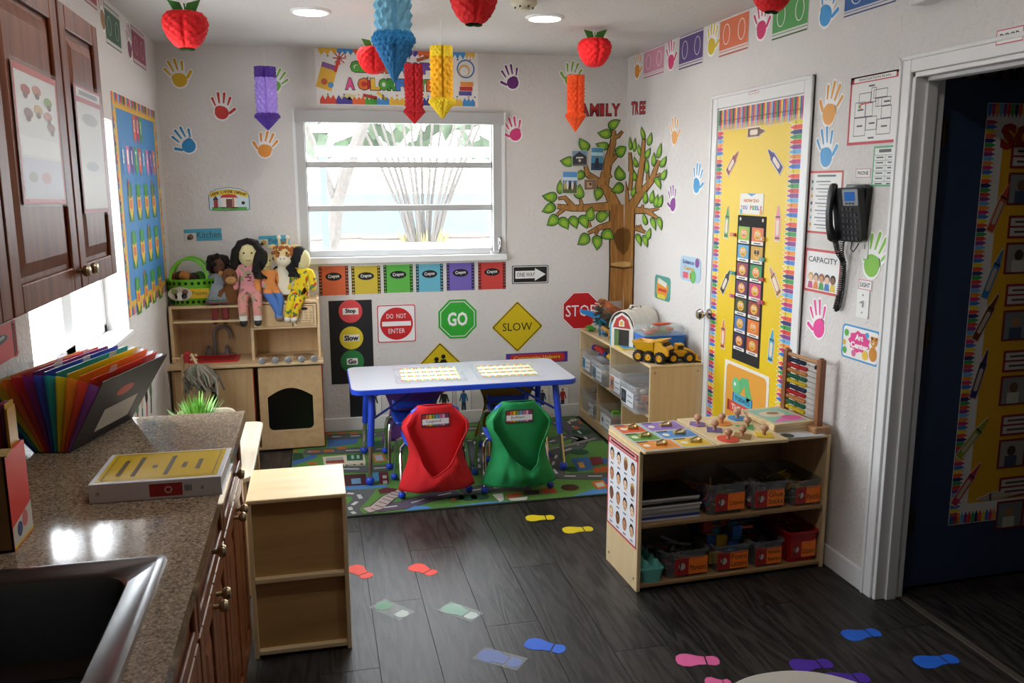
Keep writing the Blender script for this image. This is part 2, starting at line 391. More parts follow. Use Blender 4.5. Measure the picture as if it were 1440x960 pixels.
# ------------------------------------------------------------------ open doorway
casing('trim_2', DY0, DY1, DZ, .060)
b = B()
for (x0, x1, t) in ((R-.004, R+.124, .0), (R+.04, R+.085, .012)):
    b.box(x0, DY1-.018-t, 0, x1, DY1, DZ, TRIM); b.box(x0, DY0, 0, x1, DY0+.018+t, DZ, TRIM); b.box(x0, DY0, DZ-.018-t, x1, DY1, DZ, TRIM)
struct('trim_3', b, bevel=.003)
b = B(); b.box(R+.108, DY0+.02, 0, R+.135, DY1-.02, .005, col('6b625a', .4, .5)); struct('trim_4', b)
# blue door leaf, opened into the hallway
DBLUE = col('2e4060', .5)
d2 = thing('door_2', None, None, loc=(R+.165, DY1+.03, 0), rz=math.radians(2.0)); d2['kind'] = 'structure'
b = B(); b.box(0, 0, .012, .86, .042, DZ-.01, DBLUE); b.out('door_leaf', d2, bevel=.003)
for z in (.30, 1.07, 1.84):
    b = B(); br = col('5b4636', .35, .8); b.box(-.03, -.012, z-.05, .003, -.001, z+.05, br); b.box(-.004, -.006, z-.045, .022, -.0005, z+.045, br); b.tube([(-.004, -.012, z-.055), (-.004, -.012, z+.055)], .008, br); b.out('hinge', d2, bevel=.002)
b = B(); b.lathe([(.03, 0), (.03, .01), (.012, .012), (.012, .03), (.028, .05), (.024, .07), (0, .072)], CHROME, 16, M=Matrix.Translation((.79, 0, 1.0)) @ Matrix.Rotation(PI/2, 4, 'X')); b.out('door_handle', d2)
# dim lettering on the hallway wall
plane('H', 1, 3.75, (1, 0, 0), (0, 0, 1))
f = Flat('H', 1340, 1430, 84, 108)
b = B(); b.prism(rrect(-.01, -.06, .01, .06, .004), 0, .001, BLACK); b = B(); b.text('LOVE', 0, 0, .003, BLACK, w=.46, h=.15, bold=.03)
M = MAT('H', 3.36, 2.20); o = b.out('wall_letters', M=M); tag(o, 'dark capital letters on the hallway wall above the open blue door', 'letters')
# ------------------------------------------------------------------ ceiling lights, detector
def downlight(px, py, label, p=None):
    p = p or hit(2, H, px, py); t = thing('ceiling_light', label, 'light', 'round recessed ceiling lights', (p.x, p.y, H))
    b = B(); b.lathe([(.078, -.004), (.082, -.012), (.095, -.01), (.102, -.002), (.102, 0)], col('e8e8e8', .4), 32); b.out('trim_ring', t)
    b = B(); b.lathe([(0, -.006), (.08, -.006), (.08, -.003)], emit('fffaf3', LAMP), 28); b.out('diffuser', t)
downlight(436, 15, 'round recessed ceiling light left of the big light blue paper pencil')
downlight(766, 24, 'round recessed ceiling light left of the green leaved paper apple')
for x, lab in ((.03, 'round recessed ceiling light nearer the camera on the counter side'), (1.21, 'round recessed ceiling light nearer the camera on the doorway side')): downlight(0, 0, lab, Vector((x, 2.15, H)))
p = hit(2, H, 737, 0); t = thing('smoke_detector', 'beige round detector on the ceiling above the window', 'detector', loc=(p.x, p.y, H))
b = B(); b.lathe([(.062, 0), (.062, -.018), (.05, -.03), (.03, -.034), (.028, -.046), (.018, -.05), (0, -.05)], col('cfc6ae', .5), 24); b.out('housing', t)
b = B()
for k in range(6): b.boxc((.042*math.cos(k), .042*math.sin(k), -.034), (.006, .012, .01), col('55504a'))
b.out('vents', t)['kind'] = 'stuff'
f = Flat('R', 1298, 1346, -26, 5)
b = B(); b.prism(rrect(-.17, -.05, .17, .05, .012), 0, .07, col('d8d8d6', .5)); o = b.out('emergency_light', M=MAT('R', -2.6, 2.315), bevel=.006); tag(o, 'white box fixture on the wall above the open doorway', 'fixture')
# ------------------------------------------------------------------ outside the window
EX = lambda c: col(c, .9, 0, 0, 3, .08)
b = B(); b.box(-60, D+.3, -.12, 60, 60, -.1, EX('8c8884')); b.box(-60, -30, -.12, L-.4, D+.3, -.1, EX('cfcbc6')); tag(b.out('yard_ground'), 'pale sandy yard outside the windows', 'ground', kind='structure')
b = B(); b.box(-20, 31, -.1, 40, 31.2, 1.35, EX('525f68')); tag(b.out('yard_wall'), 'pale blue boundary wall across the yard outside the window', 'wall', kind='structure')
b = B()
for k in range(24): b.ball((-8+k*1.3, 29.5+random.uniform(-.6, .6), -.08), (1.1, 1.0, .12), col('4a3c36', .95, 0, .6, 20, .2), 10, 5)
tag(b.out('mulch_bed'), 'reddish mulch bed along the pale blue yard wall', 'mulch', kind='stuff')
BARK = col('48433f', .9, 0, .5, 14, .25)
cx, cy = hit(1, 27, 596, 330).x, 27
t = thing('clumping_palm', 'many stemmed palm clump fanning out in the middle of the window view', 'tree', loc=(cx, cy, -.1))
for k in range(13):
    a = (k-6)/6; yy = random.uniform(-.3, .3)
    b = B(); b.tube([(a*.45, yy, 0), (a*.75, yy*1.4, 1.0), (a*1.6, yy*2, 3.0), (a*2.6, yy*3, 5.2)], .06, BARK, 6, .035); b.out('stem', t)
b = B()
for k in range(50):
    a = random.uniform(0, 2*PI); r = random.uniform(.2, .95); b.tube([(r*math.cos(a)*.8, r*math.sin(a)*.5, 0), (r*math.cos(a), r*math.sin(a)*.6, random.uniform(.1, .45))], .05, col('6c6640', .9), 5, .01)
o = b.out('undergrowth', t); o['kind'] = 'stuff'
p = hit(1, 22, 470, 350); t = thing('leaning_tree', 'rough trunked tree leaning right behind the blue post outside', 'tree', loc=(p.x, 22, -.1))
b = B(); b.tube([(-.15, 0, 0), (.0, 0, .5), (.1, 0, 1.3), (.45, 0, 2.3), (.9, 0, 3.4), (1.6, 0, 5.0)], .2, BARK, 8, .12); b.out('trunk', t)
b = B(); b.tube([(.1, 0, 1.3), (-.3, 0, 2.5), (-1.0, 0, 4.4)], .1, BARK, 6, .06); b.out('branch', t)
b = B()
LEAFY = col('46563f', .9, 0, 0, 2, .3)
rnd = random.Random(3)
for k in range(900):
    c = Vector((rnd.uniform(-16, 22), rnd.uniform(31.5, 36), rnd.uniform(2.9, 9))); d = Vector((rnd.uniform(-1, 1), rnd.uniform(-1, 1), rnd.uniform(-1, 1))).normalized(); e = d.orthogonal().normalized()*rnd.uniform(.3, .6); d = d*rnd.uniform(.4, .9)
    b.add([c-d, c+e, c+d, c-e], [(0, 1, 2, 3)], LEAFY)
tag(b.out('treetops'), 'pale green treetops beyond the yard wall', 'foliage', kind='stuff')
p0 = hit(1, 12, 459, 360); t = thing('yard_canopy', 'blue post and long beam of a canopy standing in the yard', 'canopy', loc=(p0.x, 12, -.1))
b = B(); b.box(-.045, -.045, 0, .045, .045, 2.2, col('3c5f88', .6)); b.out('post', t)
b = B(); b.box(-.1, -.05, 2.13, 6.5, .05, 2.27, col('7c8e9c', .6)); b.out('beam', t)
b = B(); b.box(6.3, -.045, 0, 6.4, .045, 2.2, col('7c8e9c', .6)); b.out('post', t)
# ================================================================== FLAT THINGS ON THE WALLS
PAPER = lambda c: col(c, .5)
def card(name, label, cat, pl, box, base, group=None, rot=0, r=.004, off=0, t=.002):
    """a thin card on a wall, seen between px xl..xr, yt..yb; returns (object, width, height)"""
    f = Flat(pl, *box, rot=rot, off=off); b = B(); w, h = f.w/2, f.h/2
    b.prism(rrect(-w, -h, w, h, r, 3), 0, t, PAPER(base)); o = b.out(name, M=f.M); tag(o, label, cat, group); return o, w, h
Z1, Z2, Z3, Z4 = .0026, .0032, .0038, .0044
# handprints ------------------------------------------------------------
def capsule(p, a, l, r0, r1, n=6):
    d = (math.cos(a), math.sin(a)); q = (p[0]+d[0]*l, p[1]+d[1]*l); A = math.degrees(a)
    return arc(p[0], p[1], r0, A+90, A+270, n)+arc(q[0], q[1], r1, A-90, A+90, n)
FING = [((-.22, .0), 114, .34, .05), ((-.09, .1), 98, .42, .053), ((.06, .11), 87, .42, .053), ((.20, .05), 73, .35, .05), ((.28, -.20), 42, .26, .06)]
def hand(pl, px, py, size, rot, mir, c, where):
    u, v = P(pl, px, py); M = MAT(pl, u, v, math.radians(rot)); s = size; sg = -1 if mir else 1
    nm = {'B': 'back wall', 'R': 'right wall', 'L': 'left wall'}[pl]
    b = B(); g = .045
    b.prism([(sg*x*s, y*s) for x, y in arc(0, -.2, .27+g, 0, 350, 22, .27+g)], 0, .0016, PAPER('f2f0ee'))
    for k, (p, a, l, r) in enumerate(FING):
        b.prism([(sg*x*s, y*s) for x, y in capsule(p, math.radians(a), l, r+g, r+g*.9)], 0, .0016-.00004*k, PAPER('f2f0ee'))
    o = b.out('paper_handprint', M=M); tag(o, where, 'handprint', 'paper handprints on the walls')
    q = B(); q.poly([(sg*x*s, y*s) for x, y in arc(0, -.2, .26, 0, 350, 22, .25)], .0022, PAPER(c))
    q.poly([(sg*x*s, y*s) for x, y in arc(-.06, -.1, .2, 0, 350, 16, .16)], .0024, PAPER(c))
    q.out('palm_print', o)
    for k, (p, a, l, r) in enumerate(FING):
        a = math.radians(a); gap = .07 if k < 4 else .02
        p2 = (p[0]+math.cos(a)*gap, p[1]+math.sin(a)*gap); w = B()
        w.poly([(sg*x*s, y*s) for x, y in capsule(p2, a, l-gap, r*.55 if k < 4 else r*.8, r*.95)], .0023, PAPER(c)); w.out('finger_print', o)
HS = .165
for a in (('B', 250, 105, .165, 18, 0, 'd8b022', 'yellow paper handprint high on the back wall near the left corner'),
          ('B', 312, 151, .16, -4, 0, 'c42a22', 'red paper handprint on the back wall left of the window'),
          ('B', 261, 199, .16, 32, 1, '2a8ac8', 'blue paper handprint on the back wall above the house shaped sign'),
          ('B', 374, 205, .16, -18, 1, 'e59433', 'orange paper handprint beside the left edge of the back window'),
          ('B', 388, 115, .15, -30, 1, '7db84a', 'green paper handprint mostly hidden behind the purple paper pencil'),
          ('B', 719, 110, .155, 18, 1, '6a2478', 'purple paper handprint on the back wall above the upper right window corner'),
          ('B', 723, 183, .155, 16, 1, 'd83a7e', 'pink paper handprint beside the upper right window corner'),
          ('B', 804, 106, .16, -14, 1, '82b640', 'light green paper handprint behind the orange paper pencil'),
          ('R', 897, 93, .17, -8, 0, 'e0922e', 'orange paper handprint left of the pink bordered card near the corner'),
          ('R', 944, 79, .17, 8, 0, 'd83a6e', 'magenta paper handprint between the pink and purple bordered cards'),
          ('R', 1002, 56, .17, -8, 0, 'd9bd2c', 'yellow paper handprint between the purple and orange bordered cards'),
          ('R', 1071, 32, .17, 10, 0, 'd0306a', 'magenta paper handprint between the orange and green bordered cards'),
          ('R', 1164, 10, .17, -14, 0, '3d9ad8', 'blue paper handprint between the green and blue bordered cards'),
          ('R', 949, 186, .16, 8, 0, 'e8a85c', 'pale orange paper handprint right of the red letters near the corner'),
          ('R', 981, 253, .165, -12, 0, '3c98d0', 'light blue paper handprint left of the yellow closet door'),
          ('R', 946, 281, .155, 14, 1, '8a3a94', 'purple paper handprint right of the paper tree leaves'),
          ('R', 1169, 149, .175, -20, 1, 'e09a3c', 'orange paper handprint left of the evacuation plan'),
          ('R', 1162, 210, .165, 10, 0, '4a9ed6', 'blue paper handprint above the phone number list'),
          ('R', 1230, 362, .18, -24, 1, '7fc03c', 'bright green paper handprint below the wall phone'),
          ('R', 1151, 451, .165, 14, 1, 'e8479a', 'hot pink paper handprint below the capacity poster'),
          ('L', 181, 60, .17, 4, 0, '8a3a5e', 'dark pink paper handprint between two cards high on the left wall'),
          ('L', 143, 17, .17, 4, 0, 'a0724c', 'tan paper handprint high on the left wall above the cupboard')):
    hand(*a)
# banner ----------------------------------------------------------------
o, w, h = card('wall_banner', 'long laminated banner with colourful splashes hung above the window', 'banner', 'B', (444, 672, 66.5, 149), 'e9e6e2', r=.006)
SPL = ['e8b93a', '3f8fd0', 'e2682e', '3e9a3a', 'd8432e', '4a3c9a', 'e86a30', '49a23e', '3f8fd0', 'e8b93a', '48a040', '3a3c98', 'e8752e']
b = B(); rnd = random.Random(2)
for sgn in (1, -1):
    x = -w+.02; k = 0 if sgn > 0 else 4
    while x < w-.02:
        wd = rnd.uniform(.07, .12); x1 = min(x+wd, w-.02); pts = [(x, sgn*(h-.006)), (x1, sgn*(h-.006))]; n = 6
        for i in range(n+1):
            xx = x1-(x1-x)*i/n; pts.append((xx, sgn*(h-.03-(.022 if i % 2 else .0)-rnd.uniform(0, .012))))
        b.poly(pts if sgn < 0 else pts[::-1], Z1, PAPER(SPL[k % len(SPL)])); b.circ((x+x1)/2, sgn*(h-.065), .006, Z1, PAPER(SPL[(k+3) % len(SPL)]), 8)
        x = x1; k += 1
b.out('paint_splashes', o)['kind'] = 'stuff'
b = B(); cs = ['3f9a3c', '3f9a3c', '3f9a3c']
def letters(b, s, x0, y, hh, cols, adv, z=Z2):
    k = 0
    for i, ch in enumerate(s):
        if ch == ' ': x0 += adv*.5; continue
        b.text(ch, x0, y, z, PAPER('2a2a2a'), h=hh*1.14, w=hh*.98 if ch not in 'I!' else hh*.5, bold=.09)
        b.text(ch, x0, y, z+.0007, PAPER(cols[k % len(cols)]), h=hh, w=hh*.84 if ch not in 'I!' else hh*.34, bold=.07); x0 += adv; k += 1
letters(b, 'GET READY', -.275, .055, .066, ['57a83a', '57a83a', '57a83a', 'e8752e', 'e8752e', '3f8fd0', 'd8432e', '7a3c9a'], .054)
letters(b, 'FOR', .175, .055, .066, ['7a4cb0', '5a4cb0', '4a3c9a'], .054)
letters(b, 'A C LORFUL', -.31, -.05, .07, ['e0559a', 'e8752e', 'e8b93a', '57a83a', '3f9a3c', '3f7fd0', '7a4cb0', 'd8432e'], .0535)
b.circ(-.205, -.052, .033, Z2, PAPER('d0322e'), 16); b.strip([(-.205, -.025), (-.195, -.005)], .008, Z3, PAPER('5a3a20'))
letters(b, 'YEAR', .155, -.05, .07, ['57a83a', 'e8752e', 'e0559a', '3f8fd0'], .056)
b.out('lettering', o)
def drawing(fn): b = B(); fn(b); b.out('drawing', o)
def dr1(b):
    b.poly(rot2([(-.50, -.09), (-.40, -.09), (-.40, .04), (-.50, .04)], -.3, -.45, 0), Z1, PAPER('e9b83e')); b.poly(rot2([(-.50, .04), (-.40, .04), (-.40, .07), (-.50, .07)], -.3, -.45, 0), Z1, PAPER('8a5a9a')); b.circ(-.47, -.04, .02, Z2, PAPER('c85a3a'), 12); b.circ(-.43, -.06, .018, Z2, PAPER('5a9ad0'), 12)
def dr2(b):
    b.strip([(-.40, .02), (-.375, .10)], .02, Z2, PAPER('d8432e'))
    for k in range(8): b.strip([(-.37, .105), (-.37+.042*math.cos(k*PI/4), .105+.042*math.sin(k*PI/4))], .008, Z3, PAPER('d0605a'))
drawing(dr1); drawing(dr2)
drawing(lambda b: b.poly([(-.37, -.135), (-.31, -.15), (-.27, -.12), (-.33, -.108)], Z1, PAPER('d9d09a')))
drawing(lambda b: b.strip([(-.23, -.118), (-.14, -.135)], .02, Z1, PAPER('c8352e')))
drawing(lambda b: b.strip([(-.14, -.10), (-.08, -.145)], .018, Z1, PAPER('e9c23a')))
drawing(lambda b: b.strip([(.12, .105), (.20, .13)], .022, Z1, PAPER('b8603a')))
def dr3(b): b.circ(.44, .06, .06, Z1, PAPER('4a78b0'), 20); b.circ(.44, .06, .05, Z2, PAPER('e9e6e2'), 20); b.circ(.43, .05, .038, Z3, PAPER('e0b070'), 18); b.circ(.43, .045, .028, Z4, PAPER('e9e6e2'), 18)
drawing(dr3)
for k, c in enumerate(('4a4a98', 'c0342e', 'e8923a')): drawing(lambda b: b.boxc((.435+.006*k, -.095+.03*k, .0035), (.085, .027, .002), PAPER(c)))
# house shaped sign, labels ---------------------------------------------
f = Flat('B', 293, 351, 263, 296)
w, h = f.w/2, f.h/2
b = B(); pts = [(-w, -h*.9), (-w*.85, -h), (w*.85, -h), (w, -h*.9), (w, h*.25)]+[(w*math.cos(t), h*.25+h*.75*math.sin(t)) for t in (.5, 1.0, 1.57, 2.14, 2.64)]+[(-w, h*.25)]
b.prism(pts, 0, .002, PAPER('6a8a98')); o = tag(b.out('centre_sign', M=f.M), 'arched Home Living Center sign with a red roofed house', 'sign')
b = B(); b.poly([(x*.95, y*.95) for x, y in pts], Z1, PAPER('cfe2ea')); b.rect(-w*.85, -h*.95, w*.85, -h*.7, Z2, PAPER('58a848'))
b.poly([(-w*.45, h*.1), (w*.45, h*.1), (w*.2, h*.55), (-w*.2, h*.55)], Z2, PAPER('c8382c')); b.rect(-w*.4, -h*.8, w*.4, h*.1, Z2, PAPER('eee8e0')); b.rect(-w*.15, -h*.8, w*.15, h*.0, Z3, PAPER('6a3a2a')); b.rect(w*.16, -h*.7, w*.24, h*.08, Z3, PAPER('b86a3a'))
b.rect(-w*.75, -h*.75, -w*.55, -h*.1, Z2, PAPER('b83a30')); b.poly([(-w*.8, -h*.1), (-w*.5, -h*.1), (-w*.65, h*.3)], Z2, PAPER('333a40')); b.circ(w*.68, -h*.35, w*.09, Z2, PAPER('20242a'), 10)
ar = [(-w*.92, h*.28), (-w*.5, h*.52), (0, h*.62), (w*.5, h*.52), (w*.92, h*.28)]; b.strip(ar, h*.42, Z3, PAPER('e8c93a')); b.out('drawing', o)
b = B()
for k, ch in enumerate('Home Living Center'):
    t = (k-8.5)/9; b.text(ch, t*w*.86, h*(.62-.3*t*t), Z4+.001, PAPER('5a2a1a'), h=h*.24 if ch not in 'Home' or ch == 'H' else h*.2, rot=-t*.5, bold=.02) if ch != ' ' else None
b.out('lettering', o)
for nm, box, wd, pic, lab, px in (('Kitchen', (259, 312, 321.5, 338.5), 0, '7a5a48', 'small blue Kitchen label with a photo above the toy kitchen', .32), ('Puppets', (364, 407, 331, 346), 0, 'c8a040', 'small blue Puppets label with a bee picture behind the dolls', .30)):
    o, w, h = card('name_label', lab, 'label', 'B', box, '48a6c4', rot=1.5, r=.002)
    b = B(); b.rect(-w*.98, -h*.98, -w*(1-px*2), h*.35, Z1, PAPER('d8d4ce')); b.circ(-w*(1-px), -h*.3, h*.5, Z2, PAPER(pic), 12); b.circ(-w*(1-px)-.01, -h*.5, h*.3, Z3, PAPER('2a2420'), 10); b.out('picture', o)
    b = B(); b.text(nm, w*px*.95, 0, Z1, PAPER('2a3c44'), h=h*1.1, w=w*(1.9-2*px)); b.out('lettering', o)
# crayon cards under the window -----------------------------------------
CX = [(448.5, 490, 374, 415, 'd8683c', 'orange'), (494.5, 535, 374, 413, 'd0b83c', 'yellow'), (539.5, 580.5, 372, 411, '5fb84c', 'green'), (585, 623, 371, 410, '6ab8d0', 'light blue'), (628, 667, 369.5, 408, '7464b8', 'purple'), (672.5, 711, 368.5, 406.5, 'd04440', 'red')]
def crayon_card(pl, box, c, lab, rot=0, group='crayon cards under the window', out=None):
    o, w, h = card('crayon_card', lab, 'card', pl, box, c, group, rot, .001)
    b = B()
    for sx in (-1, 1):
        b.rect(sx*w*.9-w*.1, -h, sx*w*.9+w*.1, h, Z1, PAPER('1c1a1a'))
        for k in range(9): b.poly(ngon(sx*w*.9, -h*.9+h*1.8*k/8, w*.075, 4), Z2, PAPER(c))
    b.poly(arc(0, h*.28, w*.56, 0, 350, 24, h*.28), Z1, PAPER('141414')); b.out('printed_bands', o)
    b = B(); b.text('Crayon', 0, h*.28, Z2, PAPER('f0f0f0'), h=h*.3, w=w*.75, rot=.06, bold=.02); b.out('lettering', o)
for k, (a, b_, t, bo, c, n) in enumerate(CX): crayon_card('B', (a, b_, t, bo), c, n+' card with a black Crayon oval in the row under the window', 0)
# road signs ------------------------------------------------------------
o, w, h = card('one_way_sign', 'black one way sign with a white arrow right of the red crayon card', 'sign', 'B', (720, 771, 373, 398.5), '161616', r=.008)
b = B(); b.ring(rrect(-w*.96, -h*.92, w*.96, h*.92, .008, 3), rrect(-w*.92, -h*.84, w*.92, h*.84, .006, 3), Z1, PAPER('e8e8e8'))
b.poly([(-w*.82, -h*.42), (w*.25, -h*.42), (w*.25, -h*.7), (w*.85, 0), (w*.25, h*.7), (w*.25, h*.42), (-w*.82, h*.42)], Z1, PAPER('ececec')); b.out('arrow', o)
b = B(); b.text('ONE WAY', -w*.24, 0, Z2, PAPER('222222'), h=h*.46, w=w*1.0, bold=.005); b.out('lettering', o)
f = Flat('B', 464, 524.5, 422, 539); w, h = f.w/2, f.h/2
b = B(); b.prism([(-w, -h), (w, -h), (w, h), (-w, h)], 0, .0015, PAPER('1d1d1f')); o = tag(b.out('traffic_light_poster', M=f.M), 'black paper traffic light with red, yellow and green circles', 'poster')
for yy, c, s in ((437.5, 'd8484a', 'Stop'), (475, 'd8c32a', 'Slow'), (508, '2a7c40', 'Go')):
    v = P('B', 494, yy)[1]-f.v; b = B(); b.prism(arc(0, v, .078, 0, 352, 40), .0015, .0024, PAPER(c)); q = b.out('light_disc', o)
    b = B(); ww = .052 if s != 'Go' else .036; b.rect(-ww, v-.022, ww, v+.022, .003, PAPER('e8e6e2')); b.text(s, 0, v, .0036, PAPER('1a1a1a'), h=.038 if s != 'Go' else .034, bold=.05); b.out('word_strip', q)
f = Flat('B', 492, 528, 541, 590); w, h = f.w/2, f.h/2
b = B(); b.prism([(-w, -h), (w, -h), (w, h), (-w, h)], 0, .0013, PAPER('1a1a1c')); tag(b.out('traffic_light_post', M=f.M), 'black paper strip below the traffic light, behind the table legs', 'paper strip')
o, w, h = card('do_not_enter_sign', 'square white do not enter sign with a red disc', 'sign', 'B', (530, 585, 428, 481.5), 'f0eeee', r=.015)
b = B(); b.ring(rrect(-w*.98, -h*.98, w*.98, h*.98, .014, 4), rrect(-w*.93, -h*.93, w*.93, h*.93, .012, 4), Z1, PAPER('c8242c')); b.circ(0, 0, w*.84, Z1, PAPER('cc1f24'), 40); b.rect(-w*.74, -h*.12, w*.74, h*.12, Z2, PAPER('f0eeee')); b.out('red_disc', o)
b = B(); b.text('DO  NOT', 0, h*.4, Z2, PAPER('f0eeee'), h=h*.24, w=w*1.0); b.text('ENTER', 0, -h*.38, Z2, PAPER('f0eeee'), h=h*.24, w=w*.84); b.out('lettering', o)
def octo(box, c, lab, txt, name, bold):
    f = Flat('B', *box); w, h = f.w/2, f.h/2
    oc = lambda k: [(w*k*math.cos(PI/8+PI/4*i)/math.cos(PI/8), h*k*math.sin(PI/8+PI/4*i)/math.cos(PI/8)) for i in range(8)]
    b = B(); b.prism(oc(1), 0, .002, PAPER(c)); o = tag(b.out(name, M=f.M), lab, 'sign')
    b = B(); b.ring(oc(.9), oc(.865), Z1, PAPER('f0f0f0')) if txt == 'GO' else b.ring(oc(.99), oc(.93), Z1, PAPER('f0f0f0')); b.out('border_line', o)
    b = B(); b.text(txt, 0, 0, Z1, PAPER('f4f4f4'), h=h*(.72 if txt == 'GO' else .6), w=w*(1.05 if txt == 'GO' else 1.62), bold=bold); b.out('lettering', o)
octo((616.5, 670, 421, 475.5), '31ac33', 'green octagonal GO sign with white letters', 'GO', 'go_sign', .03)
octo((790.5, 843, 410, 463), 'c4161e', 'red octagonal STOP sign behind the toys by the corner', 'STOP', 'stop_sign', .0)
def diamond(box, lab, name):
    f = Flat('B', *box); w, h = f.w/2, f.h/2
    di = lambda k: [(x, y) for cx, cy, a in ((w*k, 0, 0), (0, h*k, 90), (-w*k, 0, 180), (0, -h*k, 270)) for x, y in arc(cx*.95, cy*.95, w*.05, a-40, a+40, 3)]
    b = B(); b.prism(di(1), 0, .002, PAPER('d8bd10')); o = tag(b.out(name, M=f.M), lab, 'sign')
    b = B(); b.ring(di(.96), di(.915), Z1, PAPER('1a1a14')); b.out('border_line', o); return o, w, h
o, w, h = diamond((692, 762.5, 424, 494), 'yellow diamond SLOW sign right of the green GO sign', 'slow_sign')
b = B(); b.text('SLOW', 0, 0, Z1, PAPER('1a1a14'), h=h*.32, w=w*1.18); b.out('lettering', o)
o, w, h = diamond((582, 656, 482, 556), 'yellow diamond children crossing sign half hidden by the table top', 'crossing_sign')
b = B(); K_ = PAPER('15140f')
for sx, s in ((-.14, .85), (.12, 1.05)):
    x = sx*w; b.circ(x, h*.46*s, h*.085, Z1, K_, 12); b.poly([(x-.09*w*s, h*.36*s), (x+.09*w*s, h*.36*s), (x+.15*w*s, -h*.05), (x-.15*w*s, -h*.05)], Z1, K_)
    b.strip([(x-.05*w, 0), (x-.12*w, -.4*h)], .03, Z1, K_); b.strip([(x+.05*w, 0), (x+.13*w, -.4*h)], .03, Z1, K_); b.strip([(x+.06*w, h*.28*s), (x+.2*w, h*.08)], .022, Z2, K_); b.strip([(x-.06*w, h*.28*s), (x-.2*w, h*.08)], .022, Z2, K_)
b.out('walking_figures', o)
o, w, h = card('helpers_banner', 'purple Community Helpers strip above the right end of the table', 'sign', 'B', (711.5, 798, 495.5, 510), '5a3a98', r=.002)
b = B(); b.prism(rrect(-w*.86, -h*.75, w*.9, h*.75, h*.5), .002, .0026, PAPER('c8342c')); b.text('Community Helpers', 0, 0, .0034, PAPER('f0c83a'), h=h*.85, w=w*1.5, bold=.02); b.out('lettering', o)
HC = [(512, 537, 546, 590, '2a3038', '1c2228', 'e2b08a', 'leftmost white card with a dark figure low on the back wall'), (612, 637, 546, 586, '2a2a30', 'b03a34', 'd8a07a', 'white card with a red and black figure between the rear chairs'), (641, 663, 545, 584, '2f6a98', '24384a', '8a5a40', 'white card with a figure in blue right of the red bag chair'), (753, 772, 545, 580, '28384a', '1c2630', 'c08a68', 'white card with a dark blue figure behind the right table legs'), (782, 800, 543, 579, 'b0302c', '1e2a48', 'd8a07a', 'white card with a red shirted figure beside the toy shelf')]
for a, c, t, bo, up, lo, sk, lab in HC:
    o, w, h = card('helper_card', lab, 'card', 'B', (a, c, t, bo), 'eceae6', 'helper cards low on the back wall', r=.008)
    b = B(); b.ring(rrect(-w*.98, -h*.98, w*.98, h*.98, .008, 3), rrect(-w*.93, -h*.96, w*.93, h*.96, .007, 3), Z1, PAPER('6a6a6a')); b.circ(0, h*.72, h*.1, Z1, PAPER(sk), 12)
    b.poly([(-w*.32, h*.62), (w*.32, h*.62), (w*.26, -h*.05), (-w*.26, -h*.05)], Z1, PAPER(up)); b.strip([(-w*.3, h*.55), (-w*.5, h*.05)], w*.16, Z2, PAPER(up)); b.strip([(w*.3, h*.55), (w*.5, h*.05)], w*.16, Z2, PAPER(up))
    b.poly([(-w*.26, -h*.05), (w*.26, -h*.05), (w*.3, -h*.75), (w*.05, -h*.75), (0, -h*.2), (-w*.05, -h*.75), (-w*.3, -h*.75)], Z1, PAPER(lo)); b.rect(-w*.42, -h*.84, -w*.04, -h*.74, Z2, PAPER('1a1a1a')); b.rect(w*.04, -h*.84, w*.42, -h*.74, Z2, PAPER('1a1a1a')); b.circ(0, h*.8, h*.07, Z2, PAPER(lo), 10)
    b.out('figure_print', o)
# FAMILY TREE letters ---------------------------------------------------
def wall_letter(pl, ch, px, py, wpx, hpx, where):
    f = Flat(pl, px-wpx/2, px+wpx/2, py-hpx/2, py+hpx/2); b = B()
    v, fc = glyphs(ch, .06); b.text(ch, 0, 0, .0012, PAPER('2a1210'), h=f.h*1.08, w=f.w*1.1, bold=.06); b.text(ch, 0, 0, .0022, PAPER('b4242a'), h=f.h*.94, w=f.w*.9, bold=.03)
    b.prism([(-f.w*.1, -f.h*.3), (f.w*.1, -f.h*.3), (f.w*.1, f.h*.3), (-f.w*.1, f.h*.3)], 0, .001, PAPER('2a1210')) if ch in 'IT' else None
    tag(b.out('cutout_letter', M=f.M), 'red cut out letter '+ch+' '+where, 'letter', 'red letters above the paper tree')
for k, (ch, x, w_) in enumerate((('F', 804, 9), ('A', 822, 13), ('M', 836, 12), ('I', 846.5, 6), ('L', 856, 8), ('Y', 866, 12))): wall_letter('B', ch, x, 154.5, w_, 17, 'in the word left of the corner above the paper tree')
for k, (ch, x, w_) in enumerate((('T', 890.5, 5), ('R', 896, 4.5), ('E', 901.5, 4), ('E', 906, 4))): wall_letter('R', ch, x, 152-.2*k, w_, 17.5, ('in the word right of the corner above the paper tree' if ch != 'E' else ('first in the word right of the corner' if k == 2 else 'last in the word right of the corner')))
